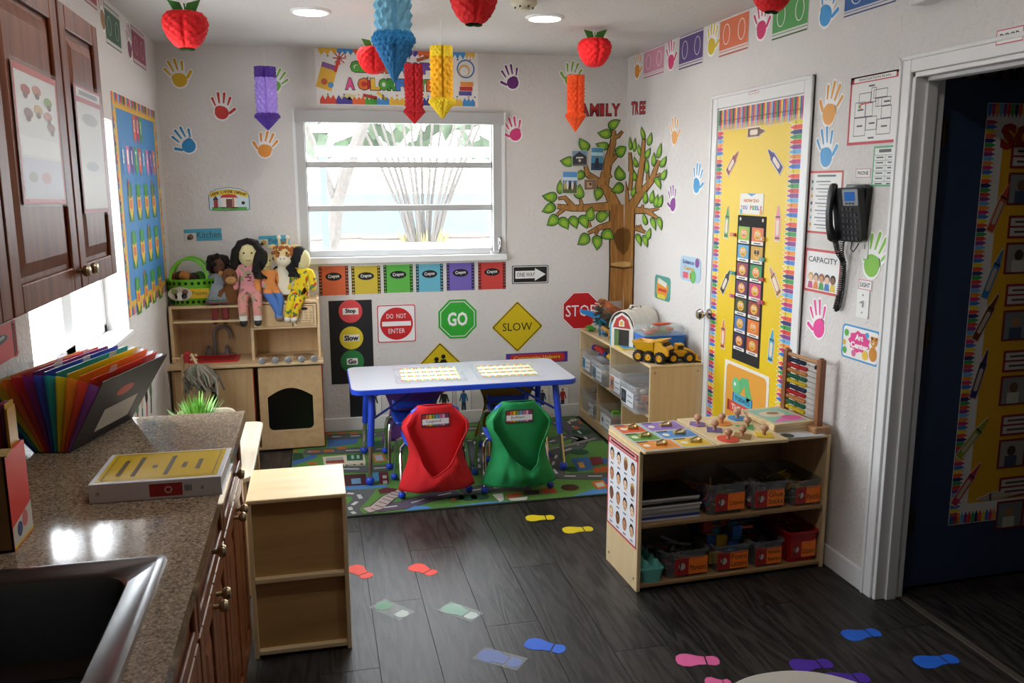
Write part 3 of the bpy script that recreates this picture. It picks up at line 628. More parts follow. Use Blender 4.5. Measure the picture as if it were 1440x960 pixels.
# the paper tree in the corner ------------------------------------------
T = lambda x, y: (740+x/3.692, 160+y/3.692)
tree = thing('paper_tree', 'large brown paper tree with green leaves folded into the room corner', 'tree', loc=(R, D, 0))
INV = Matrix.Translation((-R, -D, 0))
def tree_mesh(b, name, inv=True):
    b.v = [INV @ Vector(p) for p in b.v]; return b.out(name, tree)
TB, TD = wood('paper_bark', '8a5a28', 'c08c48', 2, 14, .6), PAPER('3a2413')
SK = [[(435, 470), (507, 490), (507, 970), (425, 970), (433, 800), (437, 640)]]
b = B(); b.pxpoly('B', [T(428, 470), T(505, 470), T(508, 1090), T(421, 1090), T(430, 800)], .0012, TD); b.pxpoly('B', [T(436, 470), T(505, 470), T(508, 1090), T(427, 1090), T(437, 800)], .002, TB); tree_mesh(b, 'trunk')
b = B(); b.pxpoly('R', [T(505, 470), T(568, 470), T(562, 800), T(556, 1090), T(507, 1090)], .0012, TD); b.pxpoly('R', [T(505, 470), T(562, 470), T(555, 800), T(549, 1090), T(507, 1090)], .002, TB); tree_mesh(b, 'trunk')
b = B(); b.pxpoly('B', [T(450, 640), T(470, 600), T(506, 588), T(506, 735), T(470, 700)], .003, PAPER('6e4818')); b.pxpoly('R', [T(508, 588), T(535, 600), T(546, 640), T(530, 705), T(508, 735)], .003, PAPER('7a5220')); tree_mesh(b, 'hollow')
b = B(); b.pxpoly('B', [T(440, 775), T(506, 765), T(506, 795), T(440, 785)], .003, PAPER('c8a468')); b.pxpoly('R', [T(508, 765), T(545, 772), T(540, 790), T(508, 795)], .003, PAPER('c8a468')); b.pxpoly('B', [T(437, 789), T(506, 800), T(506, 806), T(437, 796)], .0034, TD); b.pxpoly('R', [T(508, 800), T(555, 792), T(555, 798), T(508, 806)], .0034, TD); tree_mesh(b, 'cut_line')
BR = [('B', [(470, 500), (430, 410), (370, 350), (300, 300)], 60, 22), ('B', [(400, 370), (425, 250), (450, 150), (455, 85)], 50, 16), ('B', [(440, 130), (480, 115), (500, 90)], 22, 10), ('B', [(430, 260), (470, 215), (490, 200)], 22, 10), ('B', [(320, 320), (310, 280), (300, 240)], 22, 12), ('B', [(440, 480), (330, 487), (235, 490), (160, 480)], 42, 20), ('B', [(240, 480), (200, 435), (165, 440)], 26, 10), ('B', [(200, 490), (160, 525)], 20, 10), ('B', [(440, 575), (380, 590), (320, 620)], 34, 12), ('B', [(375, 590), (360, 630)], 16, 8), ('B', [(290, 480), (280, 440)], 16, 8), ('B', [(330, 590), (325, 560)], 16, 8), ('B', [(400, 345), (445, 320)], 18, 8),
      ('R', [(520, 500), (522, 420), (510, 350)], 30, 12), ('R', [(545, 480), (590, 420), (650, 350), (690, 240)], 46, 14), ('R', [(580, 400), (600, 280), (612, 130)], 34, 12), ('R', [(545, 300), (540, 200)], 22, 10), ('R', [(540, 400), (548, 300)], 16, 14), ('R', [(565, 500), (630, 505), (680, 540)], 34, 12), ('R', [(640, 505), (690, 490)], 16, 8), ('R', [(565, 590), (620, 615)], 24, 10), ('R', [(650, 345), (700, 310)], 16, 8), ('R', [(632, 350), (632, 290)], 14, 8), ('R', [(600, 270), (632, 200)], 12, 8), ('R', [(600, 600), (590, 575)], 10, 6), ('R', [(600, 495), (608, 470)], 12, 6)]
for i, (pl, pts, w0, w1) in enumerate(BR):
    b = B()
    for gz, gr, mt in ((.0010, 8, TD), (.0018, 0, TB)):
        l, r = ribbon(pts, w0+gr, w1+gr); ring_ = l+r[::-1]
        for j in range(len(l)-1): b.pxpoly(pl, [T(*l[j+1]), T(*l[j]), T(*r[j]), T(*r[j+1])], gz+i*.00002, mt)
    tree_mesh(b, 'branch')
LV = [('B', 458, 52, 68, 50, 30), ('B', 405, 103, 70, 52, 170), ('B', 393, 165, 66, 46, 160), ('B', 495, 192, 66, 58, 30), ('B', 297, 158, 72, 54, 120), ('B', 210, 247, 68, 56, 170), ('B', 275, 320, 58, 48, 200), ('B', 485, 307, 74, 60, 95), ('B', 275, 402, 72, 56, 80), ('B', 472, 388, 66, 56, 200), ('B', 175, 378, 70, 36, 85), ('B', 120, 430, 74, 54, 170), ('B', 115, 492, 72, 54, 200), ('B', 135, 556, 70, 58, 215), ('B', 197, 570, 70, 54, 300), ('B', 248, 564, 68, 52, 290), ('B', 300, 562, 72, 52, 290), ('B', 333, 518, 72, 52, 75), ('B', 398, 530, 72, 58, 15), ('B', 372, 418, 66, 52, 250), ('B', 425, 630, 68, 62, 320), ('B', 295, 655, 72, 60, 215), ('B', 367, 670, 74, 54, 265),
      ('R', 607, 98, 66, 24, 100), ('R', 645, 130, 66, 28, 75), ('R', 543, 152, 66, 22, 92), ('R', 566, 160, 68, 22, 85), ('R', 589, 185, 58, 20, 95), ('R', 635, 203, 56, 30, 60), ('R', 570, 250, 54, 26, 100), ('R', 630, 270, 70, 24, 85), ('R', 566, 320, 54, 26, 90), ('R', 665, 235, 70, 26, 85), ('R', 695, 190, 76, 26, 75), ('R', 716, 248, 62, 30, 60), ('R', 718, 315, 58, 32, 60), ('R', 688, 360, 66, 30, 290), ('R', 561, 402, 54, 26, 70), ('R', 622, 432, 64, 28, 85), ('R', 657, 430, 66, 28, 80), ('R', 679, 450, 64, 26, 75), ('R', 700, 452, 66, 28, 70), ('R', 618, 545, 62, 26, 100), ('R', 664, 572, 66, 28, 285), ('R', 697, 570, 68, 28, 280), ('R', 639, 622, 62, 28, 70), ('R', 588, 655, 64, 28, 285), ('R', 622, 662, 64, 28, 285)]
def leaf_outline(cx, cy, l, w, a):
    """pointed leaf in crop pixels; a = direction of the tip, degrees counter-clockwise"""
    a = math.radians(a); pts = []
    ss = [0, .03, .1, .2, .32, .45, .58, .7, .8, .88, .94, 1]
    hw = [.0, .18, .36, .47, .5, .48, .42, .32, .22, .12, .06, 0]
    for x, y in [(s_-.5, h_) for s_, h_ in zip(ss, hw)]+[(s_-.5, -h_*.94) for s_, h_ in list(zip(ss, hw))[-2:0:-1]]:
        px, py = x*l*1.12, y*w*1.05+.05*w*math.sin(x*5); ca, sa = math.cos(a), math.sin(a)
        # squash horizontally on the receding wall is already in l/w
        pts.append((cx+px*ca-py*sa, cy-(px*sa+py*ca)))
    return pts
LG, LG2 = PAPER('68a02a'), PAPER('9abc38'); LK = PAPER('16301a')
for i, (pl, x, y, l, w, a) in enumerate(LV):
    b = B(); z = .0024+i*.00005
    for k, (sc_, mt) in enumerate(((1.0, LK), (.86, LG), (.5, LG2))):
        b.pxpoly(pl, [T(*p) for p in leaf_outline(x, y, l*sc_, w*sc_, a)], z+.0006*k, mt)
    tree_mesh(b, 'leaf')
def photo(box, lab, fn, rot=0):
    o, w, h = card('pinned_photo', lab, 'photo', 'B', box, 'dcdad6', 'photos pinned on the paper tree', rot, .001, off=.0065); b = B(); fn(b, w*.95, h*.95); b.out('picture', o)
def ph1(b, w, h): b.rect(-w, -h, w, h, Z1, PAPER('3a3a40')); b.poly([(-w, h*.2), (0, h*.9), (w, h*.2), (w, h), (-w, h)], Z2, PAPER('7a98b8')); b.rect(-w*.5, h*.0, w*.5, h*.18, Z3, PAPER('e8e8e8')); b.circ(0, -h*.3, w*.2, Z3, PAPER('d8d0c8'), 10); b.rect(-w, -h, w, -h*.75, Z3, PAPER('6a6a62'))
def ph2(b, w, h): b.rect(-w, -h, w, h, Z1, PAPER('4a90b8')); b.rect(-w, h*.3, w, h*.6, Z2, PAPER('b8dce8')); b.rect(-w, -h, w, -h*.35, Z2, PAPER('2a4a68')); b.poly([(-w*.5, -h*.8), (w*.4, -h*.8), (w*.2, h*.1), (-w*.2, h*.1)], Z3, PAPER('2c3440')); b.circ(w*.05, h*.2, w*.16, Z3, PAPER('a87a60'), 10)
def ph3(b, w, h):
    b.rect(-w, -h, w, h, Z1, PAPER('5a98d8')); b.rect(-w, h*.2, w, h*.5, Z2, PAPER('d8e4ee')); b.rect(-w, -h, w, -h*.2, Z2, PAPER('5a6a3c'))
    for k, c in enumerate(('d8b060', 'e8e4dc', '2a3038', 'e0dcd4', '6a5040')): b.poly(arc(-w*.7+w*.35*k, -h*.25, w*.16, 0, 330, 10, h*.42), Z3, PAPER(c))
def ph4(b, w, h): b.rect(-w, -h, w, h, Z1, PAPER('8a6850')); b.rect(-w*.6, -h*.6, w*.3, h*.5, Z2, PAPER('c8a890')); b.circ(0, h*.1, h*.3, Z3, PAPER('5a4030'), 10)
photo((T(236, 0)[0], T(314, 0)[0], T(0, 190)[1], T(0, 272)[1]), 'dark square photo on the upper left of the paper tree', ph1, 2)
photo((T(334, 0)[0], T(398, 0)[0], T(0, 174)[1], T(0, 296)[1]), 'tall blue sea photo on the paper tree', ph2, -1)
photo((T(186, 0)[0], T(264, 0)[0], T(0, 298)[1], T(0, 415)[1]), 'photo of a group under blue sky at the left of the paper tree', ph3, -1)
photo((T(299, 0)[0], T(362, 0)[0], T(0, 340)[1], T(0, 394)[1]), 'small brown photo in the middle of the paper tree', ph4, 2)
# ================================================================== RIGHT WALL
# bordered cards high on the wall
for k, (xl, xr, yt, yb, c, ed, lab) in enumerate(((906, 934, 63, 106, 'd08aa4', 'b8586c', 'pink'), (956, 989, 41, 93, '5a4480', '3a2a5c', 'purple'), (1013, 1053, 14.5, 74, 'd8704a', 'b84c38', 'orange'), (1088, 1137, -14, 49, '4f9a52', '2c5c34', 'green'), (1190, 1262, -44, 13, '2a5fa0', '1f4a80', 'blue'))):
    o, w, h = card('bordered_card', lab+' bordered card with white ovals high on the right wall', 'card', 'R', (xl, xr, yt, yb), 'd9d4d2', 'bordered cards high on the walls', r=.001)
    b = B(); b.rect(-w, -h*.70, w, h*.70, Z1, PAPER(c)); b.rect(-w, -h, w, -h*.93, Z1, PAPER(ed)); b.rect(-w, h*.93, w, h, Z1, PAPER(ed)); b.rect(-w, -h*.82, w, -h*.78, Z1, PAPER(c)); b.rect(-w, h*.78, w, h*.82, Z1, PAPER(c)); b.out('colour_field', o)
    for sx in (-.5, .55):
        b = B(); b.ring(arc(sx*w, 0, w*.25, 0, 345, 23, h*.5), arc(sx*w, 0, w*.21, 0, 345, 23, h*.46), Z2, PAPER('e8e4e2')); b.out('oval', o)
for (xl, xr, yt, yb, c, lab) in ((148, 168, 15, 66, '2f5a44', 'dark green'), (186, 203, 44, 92, '93405a', 'maroon'), (112, 133, -45, 4, 'b03a48', 'red')):
    o, w, h = card('bordered_card', lab+' bordered card high on the left wall', 'card', 'L', (xl, xr, yt, yb), 'c9c4c2', 'bordered cards high on the walls', r=.001)
    b = B(); b.rect(-w, -h*.76, w, h*.76, Z1, PAPER(c)); b.rect(-w, -h, w, -h*.94, Z1, PAPER(c)); b.rect(-w, h*.94, w, h, Z1, PAPER(c)); b.out('colour_field', o)
    for sx in (-.5, .5):
        b = B(); b.ring(arc(sx*w, 0, w*.25, 0, 345, 23, h*.5), arc(sx*w, 0, w*.21, 0, 345, 23, h*.46), Z2, PAPER('c8c4c2')); b.out('oval', o)
# two small centre signs
f = Flat('R', 921, 943, 388, 422); w, h = f.w/2, f.h/2
b = B(); b.prism(rrect(-w, -h, w, h, .03, 4), 0, .002, PAPER('4f9a8c')); o = tag(b.out('centre_sign', M=f.M), 'small sign with an orange book low on the right wall near the paper tree', 'sign')
b = B(); b.poly([(-w*.8, -h*.5), (w*.5, -h*.8), (w*.8, h*.3), (-w*.6, h*.8)], Z1, PAPER('e09030')); b.poly([(-w*.6, h*.35), (w*.5, h*.1), (w*.6, h*.5), (-w*.5, h*.8)], Z2, PAPER('d8d8c8')); b.rect(-w*.6, -h*.9, w*.4, -h*.55, Z2, PAPER('d8c840')); b.rect(-w*.5, -h*.3, w*.55, -h*.05, Z2, PAPER('c8402c')); b.out('drawing', o)
f = Flat('R', 957, 986, 361, 396); w, h = f.w/2, f.h/2
b = B(); b.prism(rrect(-w, -h, w, h, .04, 4), 0, .002, PAPER('a8c4d8')); o = tag(b.out('centre_sign', M=f.M), 'pale blue Science Center sign left of the yellow closet door', 'sign')
b = B(); b.text('Science', -w*.2, h*.55, Z2, PAPER('2a4a8a'), h=h*.34, w=w*1.1, bold=.03); b.text('Center', -w*.1, h*.05, Z2, PAPER('c8a020'), h=h*.32, w=w*1.0, bold=.03); b.out('lettering', o)
b = B(); b.circ(w*.65, h*.6, w*.2, Z1, PAPER('7a3c8a'), 12); b.rect(-w*.7, -h*.8, -w*.2, -h*.3, Z1, PAPER('d85a6a')); b.circ(w*.3, -h*.55, w*.28, Z1, PAPER('6ab45a'), 14); b.rect(-w*.1, -h*.8, w*.1, -h*.3, Z1, PAPER('e8c040')); b.out('drawing', o)
# ------------------------------------------------------------------ paper and borders on the closet door
plane('D', 0, R-.006, (0, -1, 0), (0, 0, 1))
yb0 = -(YD1-.006); yb1 = -(YD0+.004); PW = yb1-yb0; ztop = 2.035; zbot = .02
Mdoor = MAT('D', (yb0+yb1)/2, (ztop+zbot)/2); dw, dh = PW/2, (ztop-zbot)/2
b = B(); b.prism([(-dw*.96, -dh), (dw*.96, -dh), (dw*.96, dh*.985), (-dw*.96, dh*.985)], 0, .0015, col('e8c414', .45)); o = tag(b.out('door_paper', M=Mdoor), 'bright yellow paper covering the closet door', 'paper')
CRAY = ['e8502e', 'c8306a', '8a3a8a', '2a2a6a', '3a78c8', '6ab0d8', '3a9a4a', 'e8d03a', 'e8902e', 'd8402e']
def crayon_shape(l, w): return [(-l/2, -w/2), (l*.22, -w/2), (l*.24, -w*.36), (l*.5, -w*.1), (l*.5, w*.1), (l*.24, w*.36), (l*.22, w/2), (-l/2, w/2)]
def border(n, p0, p1, inward, ln, parent, name, dark=True):
    """a row of crayons side by side, tips pointing inward"""
    b = B(); dx, dy = (p1[0]-p0[0])/n, (p1[1]-p0[1])/n; st = math.hypot(dx, dy); a = math.atan2(inward[1], inward[0])
    W_ = PAPER('f0eeee'); hx, hy = (p1[0]-p0[0]), (p1[1]-p0[1])
    b.poly([p0, p1, (p1[0]+inward[0]*ln*.72, p1[1]+inward[1]*ln*.72), (p0[0]+inward[0]*ln*.72, p0[1]+inward[1]*ln*.72)] if (hx*inward[1]-hy*inward[0]) > 0 else [p1, p0, (p0[0]+inward[0]*ln*.72, p0[1]+inward[1]*ln*.72), (p1[0]+inward[0]*ln*.72, p1[1]+inward[1]*ln*.72)], .0019, W_)
    for k in range(n):
        cx, cy = p0[0]+dx*(k+.5)+inward[0]*ln/2, p0[1]+dy*(k+.5)+inward[1]*ln/2; c = CRAY[(k*7+n) % 10]
        b.poly([(cx+x, cy+y) for x, y in rot2(crayon_shape(ln*1.12, st*1.25), a)], .0022+.00001*(k % 3), W_)
        b.poly([(cx+x, cy+y) for x, y in rot2(crayon_shape(ln, st*.94), a)], .0026, PAPER(c))
        if dark: b.poly([(cx+x, cy+y) for x, y in rot2([(ln*.02, -st*.3), (ln*.07, -st*.3), (ln*.07, st*.3), (ln*.02, st*.3)], a)], .0029, PAPER('2a2030'))
    q = b.out(name, parent); q['kind'] = 'stuff'; return q
border(56, (-dw, dh), (dw, dh), (0, -1), .105, o, 'crayon_border'); border(92, (-dw, -dh), (-dw, dh-.11), (1, 0), .068, o, 'crayon_border'); border(88, (dw, -dh), (dw, dh-.10), (-1, 0), .10, o, 'crayon_border')
# crayon cut-outs on the paper
plane('D2', 0, R-.0075, (0, -1, 0), (0, 0, 1))
def cray_cut(pl, p0, p1, wpx, c, lab, group, ax='auto'):
    a, q = P(pl, *p0), P(pl, *p1); l = math.hypot(q[0]-a[0], q[1]-a[1]); an = math.atan2(q[1]-a[1], q[0]-a[0]); w = wpx
    M = MAT(pl, (a[0]+q[0])/2, (a[1]+q[1])/2, an); b = B(); b.prism([(x*1.02, y) for x, y in crayon_shape(l*1.05, w*1.25)], 0, .0012, PAPER('e8dcc8')); o = tag(b.out('crayon_cutout', M=M), lab, 'cutout', group)
    b = B(); b.poly(crayon_shape(l, w), .0017, PAPER(c)); b.out('colour_print', o)
    b = B(); b.poly(rrect(-l*.36, -w*.3, l*.12, w*.3, w*.28, 3), .0022, PAPER('e8d8c4')); b.rect(-l*.45, -w*.5, -l*.41, w*.5, .0022, PAPER('3a2a2a')); b.rect(l*.17, -w*.5, l*.21, w*.5, .0022, PAPER('3a2a2a')); b.out('wrapper_band', o)
G1 = 'crayon cut-outs on the yellow closet door'
for p0, p1, c, lab in (((1052, 187), (1075, 184), '7a4a30', 'brown crayon cut-out lying flat near the top of the yellow door'), ((1023, 243), (1038, 214), 'a8402a', 'red brown slanted crayon cut-out at the upper left of the yellow door'), ((1099, 240), (1081, 211), '3a2c8a', 'indigo slanted crayon cut-out at the upper right of the yellow door'), ((1021, 334), (1024, 291), '4a9a34', 'green upright crayon cut-out left of the black feelings chart'), ((1093, 338), (1095, 290), 'e88a94', 'pink upright crayon cut-out right of the black feelings chart'), ((1015, 410), (1027, 380), '1c1a18', 'black slanted crayon cut-out left of the black feelings chart'), ((1096, 414), (1083, 376), 'c89060', 'tan slanted crayon cut-out right of the black feelings chart'), ((1016, 489), (1018, 450), 'e07830', 'orange upright crayon cut-out at the lower left of the yellow door'), ((1083, 508), (1087, 464), '3aa0c0', 'turquoise upright crayon cut-out at the lower right of the yellow door')):
    cray_cut('D2', p0, p1, .042, c, lab, G1)
# how do you feel poster and pocket chart
o, w, h = card('feelings_poster', 'small white poster asking how do you feel above the pocket chart', 'poster', 'D2', (1041, 1074, 272, 301), 'e6e2da', r=.004)
b = B(); b.text('HOW DO', 0, h*.3, Z1, PAPER('c87838'), h=h*.32, w=w*1.3, bold=.06)
for k, ch in enumerate('YOU FEEL?'): b.text(ch, (-.82+.205*k)*w, -h*.38, Z1, PAPER(['c8486a', '7a4a9a', '3a6ab0', '', 'c8702a', '5a9a4a', '3a8ab0', '8a4a9a', 'c8486a'][k] or '000000'), h=h*.42, w=w*.17, bold=.06) if ch != ' ' else None
b.out('lettering', o)
b = B(); b.poly([(-w*.4, h), (0, h*.72), (w*.4, h)][::-1], Z1, PAPER('4a90c8')); b.circ(-w*.85, -h*.8, w*.12, Z1, PAPER('5ab0c0'), 10); b.circ(w*.85, -h*.8, w*.12, Z1, PAPER('e0a050'), 10); b.out('drawing', o)
cf = Flat('D2', 1034, 1073, 303, 513)
b = B(); cw, chh = cf.w/2, cf.h/2; b.prism(rrect(-cw, -chh, cw, chh, .004, 2), 0, .003, col('141414', .8, 0, .3, 300)); pc = tag(b.out('pocket_chart', M=cf.M), 'long black pocket chart of feelings cards hung on the yellow door', 'chart')
for sx in (-1, 1): b = B(); b.circ(sx*cw*.8, chh*.95, .009, .0036, PAPER('d8d0b0'), 12); b.out('eyelet', pc)
plane('D3', 0, R-.0105, (0, -1, 0), (0, 0, 1))
FC = [('8ab83a', 'd86a3a'), ('58a0c8', 'c89a2a'), ('8a2a4a', '2f8a4a'), ('5a2a5a', 'c0306a'), ('3a4a2a', '8a3a34'), ('4a70b0', 'e0742c'), ('3a2450', 'b8502c')]
CN = [('lime', 'orange'), ('sky blue', 'mustard'), ('wine red', 'green'), ('plum', 'magenta'), ('olive', 'brick red'), ('blue', 'bright orange'), ('violet', 'rust')]
ORD = ['first', 'second', 'third', 'fourth', 'fifth', 'sixth', 'seventh']
fw, fh = cw*.88, chh*2*.86/7
for r_ in range(7):
    for k in range(2):
        u = (-.5 if k == 0 else .5)*cw*.98; v = chh*.86-fh*(r_+.5)
        M = cf.M @ Matrix.Translation((u, v, .003)); b = B(); a, c2 = fw*.46, fh*.46
        b.prism([(-a, -c2), (a, -c2), (a, c2), (-a, c2)], 0, .0012, PAPER(FC[r_][k])); o = tag(b.out('feeling_card', M=M), CN[r_][k]+' feelings card, '+('left' if k == 0 else 'right')+' in the '+ORD[r_]+' row of the black pocket chart', 'card', 'feelings cards in the pocket chart')
        b = B(); b.rect(-a, -c2, a, -c2*.62, .0016, PAPER('e8e4de')); b.strip([(-a*.6, -c2*.82), (a*.6, -c2*.82)], c2*.12, .002, PAPER('3a3a3a')); b.out('caption', o)
        b = B(); b.circ(0, c2*.15, a*.62, .0016, PAPER('e0a838' if (r_+k) % 3 else 'e89a4a'), 20, c2*.6)
        for sx in (-1, 1):
            b.circ(sx*a*.2, c2*.3, a*.13, .002, PAPER('f4f2ee'), 10) if (r_, k) != (1, 1) else b.circ(sx*a*.24, c2*.32, a*.22, .002, PAPER('1a1414'), 10)
            b.circ(sx*a*.2, c2*.28, a*.06, .0024, PAPER('1a1414'), 8)
        mo = [(-a*.25, -c2*.1), (0, -c2*(.22 if (r_*2+k) % 3 else .02)), (a*.25, -c2*.1)]; b.strip(mo, c2*.09, .002, PAPER('6a2a1a')); b.out('face', o)
for k, (x, y, c, n) in enumerate(((1032, 330, 'd8502a', 'orange'), (1073, 336, 'd8a02a', 'yellow'), (1073, 365, '3aa09a', 'teal'), (1032, 384, '4ab0a0', 'mint'), (1072, 393, 'c83038', 'red'), (1031, 416, 'd8508a', 'pink'), (1071, 425, 'd84a7a', 'rose'))):
    u, v = P('D3', x, y); b = B()
    b.boxc((0, .006, .006), (.052, .007, .007), PAPER(c)); b.boxc((0, -.004, .006), (.052, .007, .007), PAPER(c)); b.boxc((.004, .001, .006), (.008, .016, .010), STEEL)
    tag(b.out('clothespin', M=MAT('D3', u, v)), n+' mini clothespin clipped at the '+('left' if x < 1050 else 'right')+' edge of the pocket chart', 'clothespin', 'clothespins on the pocket chart')
# caterpillar poster
o, w, h = card('caterpillar_poster', 'orange poster with a green inchworm low on the closet door', 'poster', 'D2', (1017, 1080, 516, 640), 'ece6dc', r=.01)
b = B(); b.poly(rrect(-w*.9, -h*.95, w*.9, h*.93, .03, 5), Z1, PAPER('e8a23c')); b.out('orange_field', o)
b = B(); b.strip([(-w*.42, h*.45), (-w*.3, h*.42), (-w*.12, h*.62), (w*.05, h*.66), (w*.12, h*.45), (w*.22, h*.28)], w*.24, Z2, PAPER('5fb87a')); b.circ(-w*.42, h*.5, w*.18, Z3, PAPER('6cc486'), 16); b.circ(-w*.46, h*.52, w*.05, Z4, PAPER('eef4f0'), 8); b.out('inchworm_print', o)
b = B(); b.rect(-w*.55, h*.1, w*.35, h*.32, Z2, PAPER('52b4d0')); b.rect(-w*.55, h*.1, -w*.5, h*.32, Z3, PAPER('2a6aa0')); b.rect(w*.3, h*.1, w*.35, h*.32, Z3, PAPER('2a6aa0')); b.text('TODAYS', -w*.1, h*.21, Z4, PAPER('24506a'), h=h*.11, w=w*.68, bold=.02); b.out('blue_ribbon', o)
b = B(); b.rect(-w*.78, -h*.15, w*.5, h*.1, Z3, PAPER('d84a3c')); b.rect(-w*.78, -h*.15, -w*.7, h*.1, Z4, PAPER('9a2c24')); b.text('THE DAY', -w*.1, -h*.025, Z4+.0006, PAPER('f0e0d0'), h=h*.13, w=w*.95, bold=.03); b.out('red_ribbon', o)
# small tags and notices -------------------------------------------------
def tagcard(pl, box, txt, lab, name='door_tag', line='c84a58', off=0):
    o, w, h = card(name, lab, 'label', pl, box, 'eceae8', r=.002, off=off)
    b = B(); b.frame(-w*.97, -h*.95, w*.97, h*.95, h*.13, Z1, PAPER(line)); b.out('border_line', o)
    b = B(); b.text(txt, 0, 0, Z1, PAPER('22242a'), h=h*.85, w=w*1.45, bold=.02); b.out('lettering', o); return o
tagcard('R', (1057, 1071, 122.5, 132), 'DOOR', 'small red edged label above the yellow closet door', off=CT)
tagcard('R', (1204, 1225, 236.5, 250), 'PHONE', 'small red edged PHONE label above the black wall phone')
tagcard('R', (1208, 1227, 393, 408), 'LIGHT', 'small red edged LIGHT label above the light switch')
tagcard('R', (1407, 1446, 39, 61), 'DOOR', 'red edged DOOR label on the casing over the open doorway', off=CT)
o, w, h = card('evacuation_plan', 'red framed evacuation plan with a line drawing of rooms', 'notice', 'R', (1195, 1264, 104, 202), 'e6e4e2', r=.003)
b = B(); b.frame(-w, -h, w, h, .011, Z1, PAPER('c03a44')); b.rect(-w, h*.80, w, h, Z1, PAPER('c03a44')); b.rect(-w*.84, h*.83, w*.84, h*.96, Z2, PAPER('eae6e4')); b.out('red_frame', o)
b = B(); b.text('EVACUATION PLAN', 0, h*.895, Z3, PAPER('2a2a2a'), h=h*.065, w=w*1.25, bold=.01); b.out('lettering', o)
b = B(); LN = PAPER('4a4a52')
for x0, y0, x1, y1 in ((-.6, .2, -.1, .5), (.0, .3, .55, .55), (-.75, -.2, -.3, .25), (-.3, -.2, .0, .2), (.2, .05, .7, .3), (.35, -.3, .75, .05), (-.75, -.75, -.25, -.2), (-.25, -.6, .2, -.2), (.2, -.75, .75, -.3), (-.1, .2, .1, .62), (.1, .05, .35, .3)): b.frame(x0*w, y0*h, x1*w, y1*h, .0025, Z1, LN)
for x, y in ((-.1, .68), (0, -.82), (-.5, -.45), (.5, -.52), (0, -.4), (.55, .17), (-.5, .02)): b.strip([((x-.12)*w, y*h), ((x+.12)*w, y*h)], .006, Z1, LN)
b.strip([(-.5*w, 0), (-.5*w, .18*h), (-.1*w, .22*h)], .006, Z2, PAPER('c8484a')); b.circ(-.55*w, .12*h, .008, Z2, PAPER('6aaa4a'), 8); b.out('plan_lines', o)
o, w, h = card('schedule_notice', 'green edged notice table below the evacuation plan', 'notice', 'R', (1228, 1259, 205, 262), 'e4e6e2', r=.002)
b = B(); b.frame(-w, -h, w, h, .007, Z1, PAPER('5aa878')); b.out('green_frame', o)
b = B(); b.text('SPILL KIT', 0, h*.78, Z1, PAPER('3a3a3a'), h=h*.13, w=w*1.2) if False else b.strip([(-w*.5, h*.76), (w*.6, h*.76)], .012, Z1, PAPER('5a5a5a'))
for k in range(6): b.strip([(-w*.85, h*(.55-.26*k)), (w*.85, h*(.55-.26*k))], .0015, Z1, LN); b.strip([(-w*.7, h*(.44-.26*k)), (-w*.05, h*(.44-.26*k))], .005, Z1, LN); b.strip([(w*.35, h*(.44-.26*k)), (w*.7, h*(.44-.26*k))], .005, Z1, LN)
b.strip([(w*.15, h*.55), (w*.15, -h*.85)], .0015, Z1, LN); b.out('table_lines', o)
o, w, h = card('phone_list', 'red edged list of phone numbers behind the wall phone', 'notice', 'R', (1137, 1184, 240, 329), 'e8e6e4', r=.003)
b = B(); b.frame(-w, -h, w, h, .009, Z1, PAPER('c84a44')); b.out('red_frame', o)
b = B(); b.strip([(-w*.5, h*.84), (w*.6, h*.84)], .008, Z1, PAPER('4a6a6a'))
for k in range(7):
    y = h*(.66-.23*k); b.circ(-w*.78, y, .008, Z1, PAPER(['4a8a8a', '7a9a9a', 'd8a83a', '5a5a6a', '9aa8b0', '8ac0d0', 'd8b04a'][k]), 8); b.strip([(-w*.55, y), (w*.3, y)], .005, Z1, PAPER('6a7a8a')); b.strip([(-w*.4, y-h*.1), (w*.5, y-h*.1)], .004, Z1, PAPER('9a9aa4'))
b.out('list_lines', o)
o, w, h = card('capacity_poster', 'red framed CAPACITY poster with drawn children under the phone', 'poster', 'R', (1132, 1183, 351, 413), 'e8e6e6', r=.003)
b = B(); b.frame(-w, -h, w, h, .011, Z1, PAPER('c84a48')); b.out('red_frame', o)
b = B(); b.text('CAPACITY', 0, h*.52, Z1, PAPER('22242a'), h=h*.26, w=w*1.6, bold=.01); b.out('lettering', o)
for k, (sk, ha, sh) in enumerate((('eac4a4', 'c89a5a', 'c8487a'), ('e0b08a', '5a5a6a', 'e0803a'), ('c89068', '8a4a2a', '4a9a4a'), ('e8bc98', '3a2a20', '3a78b8'), ('8a5a3c', '1a1410', 'e0c040'))):
    x = w*(-.62+.31*k); b = B(); b.circ(x, -h*.3, w*.15, Z1, PAPER(ha), 12); b.circ(x, -h*.36, w*.115, Z2, PAPER(sk), 12); b.poly([(x-w*.15, -h*.84), (x+w*.15, -h*.84), (x+w*.1, -h*.52), (x-w*.1, -h*.52)], Z1, PAPER(sh)); b.out('child_print', o)
# light switch
o, w, h = card('light_switch', 'white light switch plate under the LIGHT label', 'switch', 'R', (1206, 1223, 407, 447), 'e6e6e4', r=.006, t=.005)
b = B(); b.boxc((0, 0, .008), (.012, .026, .008), col('e2e2e0', .4)); b.boxc((0, .006, .014), (.008, .008, .012), col('dcdcda', .4)); b.out('toggle', o, bevel=.001)
for sy in (-1, 1): b = B(); b.lathe([(.004, .005), (.004, .0062), (0, .0066)], STEEL, 10, (0, sy*h*.62, 0)); b.out('screw', o)
